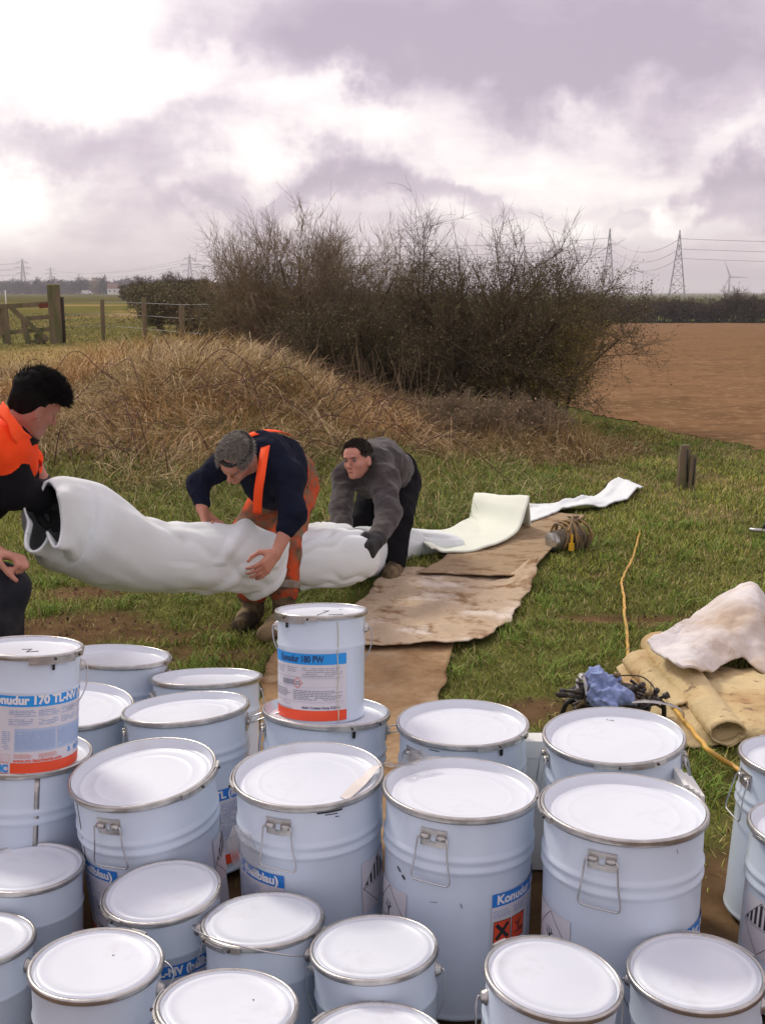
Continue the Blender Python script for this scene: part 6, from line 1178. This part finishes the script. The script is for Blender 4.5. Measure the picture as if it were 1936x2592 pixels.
sw = [('c', lerp(nk, upb, .2), upb, .070, .105, .04), ('c', upb, che, .115, .140, .06), ('c', che, pel, .138, .118, .06), ('c', upb, shl, .092, .070, .05), ('c', shl, ell_, .067, .058, .03), ('c', ell_, lerp(ell_, wrl, .9), .062, .052, .03), ('c', upb, shr, .11, .086, .05), ('c', shr, elr, .084, .066, .04), ('c', elr, lerp(elr, wrr, .86), .064, .048, .03), ('c', lerp(upb, che, .4) - CU * .08, lerp(che, pel, .5) - CU * .05, .10, .10, .06)]
sdf_obj('fleece', sw, .009, M_grey, P3, wr=.014, wf=(13, 13, 15), seed=14)
tr = [('c', pel, pel, .122, .122, .06), ('c', pel, hpl, .115, .105, .05), ('c', hpl, knl, .100, .080, .04), ('c', knl, anl, .078, .066, .03), ('c', pel, hpr, .12, .105, .05), ('c', hpr, knr, .100, .078, .04), ('c', knr, lerp(knr, anr, .94), .076, .066, .03)]
sdf_obj('trousers', tr, .010, M_blk, P3, wr=.012, wf=(10, 10, 10), seed=19); boot(P3, anl, J(905, 1455, 6.4), .0); boot(P3, anr, J(985, 1447, 6.1), .0, s=.95)
hr = [('e', q3_(0, -.016, .046), np.array([.079, .094, .080]) * .9, B3), ('e', q3_(0, -.045, .0), np.array([.073, .06, .06]) * .9, B3), ('se', q3_(0, .085, -.030), np.array([.090, .070, .080]) * .9, B3, .008)]
sdf_obj('hair', hr, .006, M_hairn, P3, wr=.003, wf=(60, 60, 60)); hair_strands(P3, hc, B3, .88, 1500, .014, M_hairn, lambda u: (u[:, 2] > .0) & ((u[:, 1] < .6) | (u[:, 2] > .55)), 5, dirn=(0, .5, .4)); eyes(P3, q3_, .88)
mb = MB()
for sx in (-1, 1): mb.tube([q3_(sx * (.018 + .013 * i), .0935 - .004 * i * i * .6, .0235 + .001 * i) for i in range(3)], .0028, 6)
mb.build('eyebrow', M_hairn, P3, origin=o3)['kind'] = 'stuff'; mb = MB(); mb.tube([q3_(.016 * math.cos(a), .0915 - .006 * abs(math.cos(a)), -.061 + .001 * math.cos(a * 2)) for a in np.linspace(0, 3.14, 7)], .0018, 5); mb.build('mouth', M_redwood, P3, origin=o3)
mb = MB(); mb.tube([J(952, 1152, 6.03), J(946, 1158, 6.02), J(942, 1166, 6.02)], .006, 6); mb.build('collar_toggle', M_black, P3, origin=o3)
v, f3, f4 = text_mesh('~~~', .05, .001); Q = J(962, 1246, 5.995) + (v[:, :1] * (CR * .9 + CU * .42)) * .9 + v[:, 1:2] * CU * .8; mesh_np('sleeve_logo', Q, [np.array(f) for f in (f3, f4) if f], M_white, P3, origin=o3, smooth=False)
mb = MB(); P = [J(961, 1248, 5.99), J(968, 1245, 5.985), J(973, 1238, 5.98), J(978, 1244, 5.985), J(983, 1239, 5.99)]; mb.tube(P, .0035, 5); mb.build('sleeve_logo', M_white, P3, origin=o3)

# --- left man: black hair, orange jacket with black sleeves
pz = G(-60, 1780); P1 = empty('person', (pz[0], pz[1], 0), 'black-haired worker in orange and black jacket holding the open end of the liner', 'person', 'workers lifting the liner'); o1 = np.array(P1.location)
hc = J(90, 1030, 4.10); nk = J(48, 1085, 4.12); upb = J(-5, 1150, 4.15); che = J(-60, 1220, 4.2); pel = J(-130, 1330, 4.3); shr = J(0, 1140, 3.98); shl = J(50, 1140, 4.32); elr = J(25, 1232, 4.02); wrr = J(108, 1262, 4.16); ell_ = J(78, 1165, 4.36); wrl = J(104, 1208, 4.36)
hpl, hpr = J(-130, 1380, 4.35), J(-120, 1380, 4.15); knl, knr = J(-90, 1560, 4.3), J(-90, 1560, 4.1); anl, anr = J(-110, 1740, 4.3), J(-130, 1750, 4.1)
B1 = frame(.62 * CR - .72 * CT - .36 * CU, .90 * CU + .40 * CR + .05 * CT); hp, q1_ = head_prims(hc, B1, .88)
body = hp + [('c', nk, q1_(0, -.02, -.05), .060, .056, .03), ('c', nk, upb, .06, .11, .04), ('c', upb, che, .12, .13, .05), ('c', che, pel, .13, .11, .05), ('c', upb, shr, .07, .055, .04), ('c', shr, elr, .05, .042, .02), ('c', elr, wrr, .042, .028, .015), ('c', upb, shl, .07, .055, .04), ('c', shl, ell_, .048, .040, .02), ('c', ell_, wrl, .040, .028, .015), ('c', pel, hpl, .1, .085, .04), ('c', hpl, knl, .08, .055, .03), ('c', knl, anl, .05, .036, .02), ('c', pel, hpr, .1, .085, .04), ('c', hpr, knr, .08, .055, .03), ('c', knr, anr, .05, .036, .02)]
h1 = (wrr, J(150, 1302, 4.24) - wrr, -CU, 1, .7, 1.0); h2 = (wrl, J(122, 1240, 4.36) - wrl, -CU - CT * .4, -1, .9, 1.0); body += hand_prims(*h1) + hand_prims(*h2); sdf_obj('body', body, .0058, M_skind, P1)
sdf_obj('glove', hand_prims(*h1, .005) + [('c', lerp(wrr, elr, .25), wrr, .044, .036, .015)], .006, M_glove, P1); sdf_obj('glove', hand_prims(*h2, .005), .006, M_glove, P1)
jk = [('c', upb, shr, .125, .098, .05), ('c', lerp(nk, upb, .35), upb, .085, .125, .05), ('c', shr, lerp(shr, elr, .45), .094, .082, .04), ('c', upb, lerp(upb, che, .35), .14, .14, .05), ('c', shl, lerp(shl, ell_, .8), .066, .055, .04)]
sdf_obj('jacket', jk, .009, M_orange, P1, wr=.012, wf=(11, 11, 11), seed=24)
sdf_obj('black_panel', [('c', lerp(upb, che, .40), che, .135, .145, .05), ('c', che, pel, .145, .13, .05), ('c', lerp(shr, elr, .38), elr, .090, .078, .04), ('c', elr, lerp(elr, wrr, .9), .076, .056, .04), ('c', J(30, 1170, 4.2), J(60, 1200, 4.22), .07, .055, .04)], .009, M_blk, P1, wr=.007, wf=(10, 10, 10), seed=25)
# turned-up collar
cl = [(J(18, 1018, 4.02), J(2, 1048, 3.98)), (J(34, 1040, 3.98), J(30, 1080, 3.95)), (J(58, 1076, 3.97), J(45, 1115, 3.95)), (J(84, 1103, 4.02), J(60, 1130, 4.0)), (J(99, 1112, 4.12), J(72, 1135, 4.12))]
def ribbon(name, prs, m, parent, th=.006, n=30, mm=8, amp=.0):
    A, B = spline([p[0] for p in prs], n), spline([p[1] for p in prs], n); t = np.linspace(0, 1, mm)[None, :, None]; P = (A[:, None] * (1 - t) + B[:, None] * t).reshape(-1, 3); P = P + amp * fbm(P[:, 0] * 30, P[:, 1] * 30, P[:, 2] * 30, 3, 2)[:, None]; o = mesh_np(name, P, grid_faces(n, mm), m, parent, origin=np.array(parent.location)); md = o.modifiers.new('thickness', 'SOLIDIFY'); md.thickness = th; return o
ribbon('collar', [(a + CT * .045, b_ + CT * .05 + CR * .004) for a, b_ in cl], M_orangered, P1, .012, amp=.004); ribbon('collar_lining', [(a + CT * -.012 - CU * .004, b - CT * .012 - CU * .025) for a, b in cl[2:]], M_blk, P1, .006)
mb = MB(); mb.tube([J(80, 1178, 4.30), J(84, 1192, 4.32)], [.042, .036], 16, cap=False); mb.build('orange_cuff', M_orange, P1, origin=o1)
sdf_obj('trousers', [('c', pel, hpl, .13, .11, .05), ('c', hpl, knl, .105, .085, .04), ('c', knl, anl, .08, .068, .03), ('c', pel, hpr, .13, .11, .05), ('c', hpr, knr, .105, .085, .04), ('c', knr, anr, .08, .068, .03)], .011, M_dkjean, P1, wr=.01, wf=(9, 9, 9), seed=29); boot(P1, anl, anl + np.array([.2, 0, 0]), 0); boot(P1, anr, anr + np.array([.2, 0, 0]), 0)
hr = [('e', q1_(0, -.030, .058), np.array([.084, .100, .088]) * .9, B1), ('e', q1_(0, .035, .100), np.array([.066, .070, .045]) * .9, B1, .03), ('e', q1_(0, .085, .095), np.array([.05, .035, .03]) * .9, B1, .02), ('e', q1_(0, -.062, .0), np.array([.070, .052, .062]) * .9, B1, .03), ('se', q1_(0, .085, -.035), np.array([.10, .068, .085]) * .9, B1, .008), ('se', q1_(.085, -.004, -.02), np.array([.02, .026, .040]) * .9, B1, .006), ('se', q1_(-.085, -.004, -.02), np.array([.02, .026, .040]) * .9, B1, .006)]
sdf_obj('hair', hr, .006, M_hairb, P1, wr=.008, wf=(26, 26, 26), seed=6); hair_strands(P1, hc, B1, .88, 2200, .030, M_hairb, lambda u: (u[:, 2] > .1), 8, dirn=(0, .75, .35), w=.0018, rad=(.084, .108, .100), off=.045); 

# --- fourth person, almost wholly outside the frame: fist above a dark trouser leg
pz = J(-40, 1800, 3.9); P4 = empty('person', (pz[0], pz[1], 0), 'person mostly outside the left edge, bare fist resting above a dark trouser leg', 'person'); o4 = np.array(P4.location)
w4 = J(-12, 1398, 3.86); e4 = J(-150, 1340, 3.9); s4 = J(-230, 1150, 3.95); hd4 = J(-260, 1000, 3.9); ch4 = J(-255, 1200, 4.0); pe4 = J(-215, 1400, 4.05); hp4 = J(-120, 1450, 4.0); kn4 = J(10, 1490, 3.92); an4 = J(2, 1760, 3.95)
B4 = frame(CR + .1 * CT, CU); hp, q4_ = head_prims(hd4, B4, 1.0)
body = hp + [('c', J(-258, 1100, 3.95), hd4, .06, .055, .03), ('c', J(-255, 1140, 3.97), ch4, .10, .13, .05), ('c', ch4, pe4, .13, .12, .05), ('c', J(-255, 1140, 3.97), s4, .07, .055, .04), ('c', s4, e4, .05, .04, .02), ('c', e4, w4, .042, .029, .015), ('c', pe4, hp4, .1, .085, .04), ('c', hp4, kn4, .085, .058, .03), ('c', kn4, an4, .055, .04, .02)] + hand_prims(w4, J(38, 1412, 3.84) - w4, -CU * .8 + CT * .1, -1, 1.5, 1.05)
sdf_obj('body', body, .0065, M_skin, P4); sdf_obj('sweater', [('c', J(-255, 1140, 3.97), ch4, .13, .155, .05), ('c', ch4, pe4, .155, .14, .05), ('c', J(-255, 1140, 3.97), s4, .10, .075, .04), ('c', s4, e4, .07, .055, .03)], .012, M_navyc, P4, wr=.006)
sdf_obj('trousers', [('c', pe4, hp4, .14, .11, .05), ('c', hp4, kn4, .11, .086, .04), ('c', kn4, an4, .080, .068, .03)], .010, M_dkjean, P4, wr=.009, wf=(9, 9, 9), seed=33); boot(P4, an4, an4 + np.array([.18, -.05, 0]), 0)
mb = MB(); mb.tube(spline([J(48, 1412, 3.84), J(75, 1440, 4.0), J(100, 1470, 4.3)], 10), .0012, 4); s_ = mb.build('string', M_cabyel, origin=J(48, 1412, 3.84)); s_.location = J(48, 1412, 3.84); mb = MB(); mb.tube(spline([J(30, 1436, 3.84), J(60, 1458, 4.0), J(110, 1478, 4.35)], 10), .0012, 4); tag(s_, 'thin pale string running from the bare fist to the grass', 'string')

# ------------------------------------------------------------------ cable, pump, tools
def zc(p, z=.02): return np.array([p[0], p[1], float(height(p[0], p[1])) + z])
P = [zc(G(*a)) for a in ((1619, 1348), (1612, 1380), (1603, 1410), (1588, 1442), (1578, 1462), (1572, 1480), (1576, 1510), (1580, 1540), (1579, 1560), (1584, 1590), (1586, 1620), (1587, 1650))] + [J(1592, 1663, 4.78), J(1622, 1690, 4.6), J(1668, 1745, 4.33), J(1720, 1812, 4.02), J(1762, 1862, 3.8), J(1800, 1905, 3.66), zc(G(1850, 1950)), zc(G(1905, 1990))]
C_ = spline(P, 160); C_[:, 0] += .006 * fbm(np.arange(160) * .35, 2); mb = MB(); mb.tube(C_, np.r_[np.linspace(.006, .008, 80), np.linspace(.008, .009, 80)], 8); o = mb.build('yellow_cable', M_hose, origin=P[0]); o.location = P[0]; tag(o, 'long yellow cable snaking down the grass and over the rolled cream liner', 'cable')
pc = G(1432, 1395); pu = empty('pump', (pc[0], pc[1], float(height(pc[0], pc[1]))), 'muddy pump wrapped in coils of yellow cable, lying on the far brown sheet', 'pump'); op = np.array(pu.location); dpp = dg_(0, 1395)
ax = np.array([.86, .5, 0]); ax = ax / np.linalg.norm(ax); Bx = frame((0, 0, 1), ax)
def pp(a, b, c): return np.array([ax[0] * a - ax[1] * b, ax[1] * a + ax[0] * b, c])
mb = MB(); mb.tube([pp(-.09, 0, .07), pp(-.085, 0, .07), pp(.02, 0, .075), pp(.025, 0, .075), pp(.10, 0, .08), pp(.105, 0, .08)], [.055, .062, .062, .072, .072, .05], 20); flat_edges(mb.build('pump_body', M_pumpy, pu), 35)
mb = MB(); mb.tube([pp(-.125, 0, .065), pp(-.12, 0, .065), pp(-.09, 0, .065), pp(-.085, 0, .065)], [.045, .056, .056, .05], 18); flat_edges(mb.build('steel_flange', M_steel, pu), 35)
mb = MB(); mb.tube([pp(.06, .02, .13), pp(.065, .02, .20)], [.034, .034], 14); mb.tube([pp(.065, .02, .20), pp(.065, .02, .207)], [.037, .037], 14); mb.build('outlet', M_brass, pu)
for i in range(7):
    a = np.linspace(0, 2 * np.pi, 34); rr = .082 + .006 * (i % 3); sx = -.06 + .03 * i; til = rng.normal(0, .28, 2); P = [pp(sx + .05 * til[0] * math.cos(q) + .008 * math.sin(3 * q + i), rr * 1.05 * math.cos(q), .088 + rr * math.sin(q)) for q in a]
    for p in P: p[2] = max(p[2], .012)
    mb = MB(); mb.tube(P, .0075, 7); mb.build('cable_coil', M_dirtyhose, pu)
mb = MB(); mb.tube(spline([pp(-.06, -.085, .14), pp(0, -.05, .19), pp(.04, .0, .205), pp(.09, .03, .15), pp(.08, -.06, .1)], 24), .0075, 7); mb.build('cable_coil', M_dirtyhose, pu)
mb = MB(); mb.box(pp(-.045, -.10, .045), (.032, .024, .045)); mb.tube([pp(-.045, -.10, .06), pp(-.04, -.10, .12)], .008, 6); flat_edges(mb.build('plug', M_yplug, pu), 30)
for i in range(5): a = rng.uniform(-.06, .11); mb = MB(); mb.bar(pp(a, -.085, .02), pp(a + .02, -.08, .10), .02, .012); mb.build('bracket', M_brass, pu, smooth=False)
# black bucket heaped with clamps
tc_ = J(1552, 1745, 4.05); tb = empty('tool_bucket', (tc_[0], tc_[1] + .03, 0), 'low black rubber bucket heaped with rusty clamps behind the drum at the right', 'bucket'); ot = np.array(tb.location); hz0 = float(J(1552, 1768, 4.05)[2])
mb = MB(); mb.lathe([(.12, 0), (.145, hz0 - .01), (.152, hz0), (.142, hz0), (.115, .02), (0, .02)], 26); mb.v[0][:, 0] *= 1.02; mb.build('bucket', M_black, tb)
for s in (-1, 1): mb = MB(); mb.tube(spline([(s * .145, -.05, hz0), (s * .172, -.06, hz0 - .01), (s * .185, -.03, hz0 - .08), (s * .172, .0, hz0 - .16)], 14), .009, 7); mb.build('handle', M_black, tb)
def bpt(px, py, d): return J(px, py, d)
for i in range(18):
    px = rng.uniform(1440, 1665); py = rng.uniform(1735, 1790); d = rng.uniform(3.95, 4.12); c = bpt(px, py, d); a = rng.uniform(0, 3.14); L_ = rng.uniform(.05, .11); u = CR * math.cos(a) * .9 + CU * math.sin(a) * .35 + CT * rng.uniform(-.4, .4)
    r = empty('clamp', c, 'rusty dark clamp in the heap on the black bucket', 'clamp', 'clamps heaped on the bucket'); mb = MB(); mb.tube([-u * L_, u * L_ * .4], .006, 6); flat_edges(mb.build('rod', M_dark, r), 40); mb = MB(); mb.tube([u * L_ * .35, u * L_ * .75, u * L_], [.010, .0115, .008], 8); mb.build('grip', M_brass if i % 3 == 0 else M_dark, r)
    mb = MB(); v = np.cross(u, CT); v /= np.linalg.norm(v); mb.bar(-u * L_ * .9, -u * L_ * .9 + v * .05, .012, .008); mb.bar(-u * L_ * .9 + v * .05, -u * L_ * .2 + v * .05, .012, .008); mb.build('jaw', M_dark, r, smooth=False)
for i, (a, b, gr) in enumerate((((1572, 1760), (1606, 1738), 1), ((1625, 1765), (1648, 1750), 0), ((1668, 1768), (1692, 1758), 1), ((1558, 1720), (1562, 1702), 0), ((1430, 1748), (1485, 1752), 1), ((1460, 1790), (1490, 1765), 0))):
    A, B = bpt(*a, 3.98), bpt(*b, 3.98); o = empty('clamp', A, ['wooden-handled clamp pointing up right over the blue cloth', 'short dark clamp handle right of the blue cloth', 'long clamp handle poking out furthest right over the cream roll', 'dark socket end sticking up beside the blue cloth', 'dark clamp bar poking out furthest left of the bucket', 'brown clamp handle low at the left front of the bucket'][i], 'clamp'); mb = MB(); mb.tube([A - A, (B - A) * .4, (B - A) * .45, (B - A)], [.006, .006, .0115, .012], 9); mb.build('handle', M_brass if gr == 0 else M_dark, o); mb = MB(); mb.bar((B - A) * -.25, (0, 0, 0), .016, .010); mb.build('screw', M_dark, o)
cl_ = sdf_obj('blue_cloth', [('c', bpt(1508, 1712, 3.98), bpt(1520, 1755, 3.96), .032, .040, .03), ('c', bpt(1520, 1755, 3.96), bpt(1548, 1735, 3.96), .036, .026, .03), ('c', bpt(1545, 1760, 3.93), bpt(1592, 1762, 3.94), .030, .024, .03), ('c', bpt(1530, 1770, 3.92), bpt(1545, 1785, 3.90), .026, .022, .03), ('c', bpt(1540, 1718, 3.98), bpt(1562, 1716, 3.99), .016, .012, .02)], .0042, M_cloth, None, wr=.020, wf=(34, 34, 34), seed=44); tag(cl_, 'crumpled blue paper cloth on top of the clamps', 'cloth')
def band(pts, w, label):
    o = empty('steel_band', pts[0], label, 'steel band'); strap('band', pts, w, M_steel, o, CT * .5 + CU, th=.0012)
band([bpt(1466, 1716, 3.98), bpt(1475, 1708, 3.98), bpt(1483, 1722, 3.97), bpt(1490, 1760, 3.96)], .026, 'upright bright steel band left of the blue cloth'); band([bpt(1462, 1718, 3.99), bpt(1463, 1745, 3.98), bpt(1464, 1765, 3.98)], .016, 'narrow dull steel strip upright at the left of the bucket')
band([bpt(1596, 1776, 3.92), bpt(1640, 1775, 3.92), bpt(1690, 1782, 3.94), bpt(1722, 1796, 3.96), bpt(1732, 1816, 3.97)], .018, 'long pale steel band curving out to the right over the cream roll')
mb = MB(); mb.tube(spline([bpt(1562, 1710, 3.99), bpt(1620, 1712, 4.1), bpt(1650, 1735, 4.1), bpt(1668, 1770, 4.02)], 20), .0025, 6); o = mb.build('thin_cable', M_black, origin=bpt(1562, 1710, 3.99)); o.location = bpt(1562, 1710, 3.99); tag(o, 'thin black cable looping from the clamps over the cream roll', 'cable')
# odd bar lying at the right edge
A = G(1895, 1352); o = empty('metal_tool', zc(A, .02), 'dark and silver metal tool lying in the grass at the right edge', 'tool'); mb = MB(); mb.tube([(0, 0, .02), (.10, -.03, .02)], .014, 8); mb.build('shaft', M_steel, o); mb = MB(); mb.tube([(.09, 0, .05), (.13, -.01, .04), (.32, -.05, .03)], [.02, .03, .03], 8); mb.build('head', M_black, o)
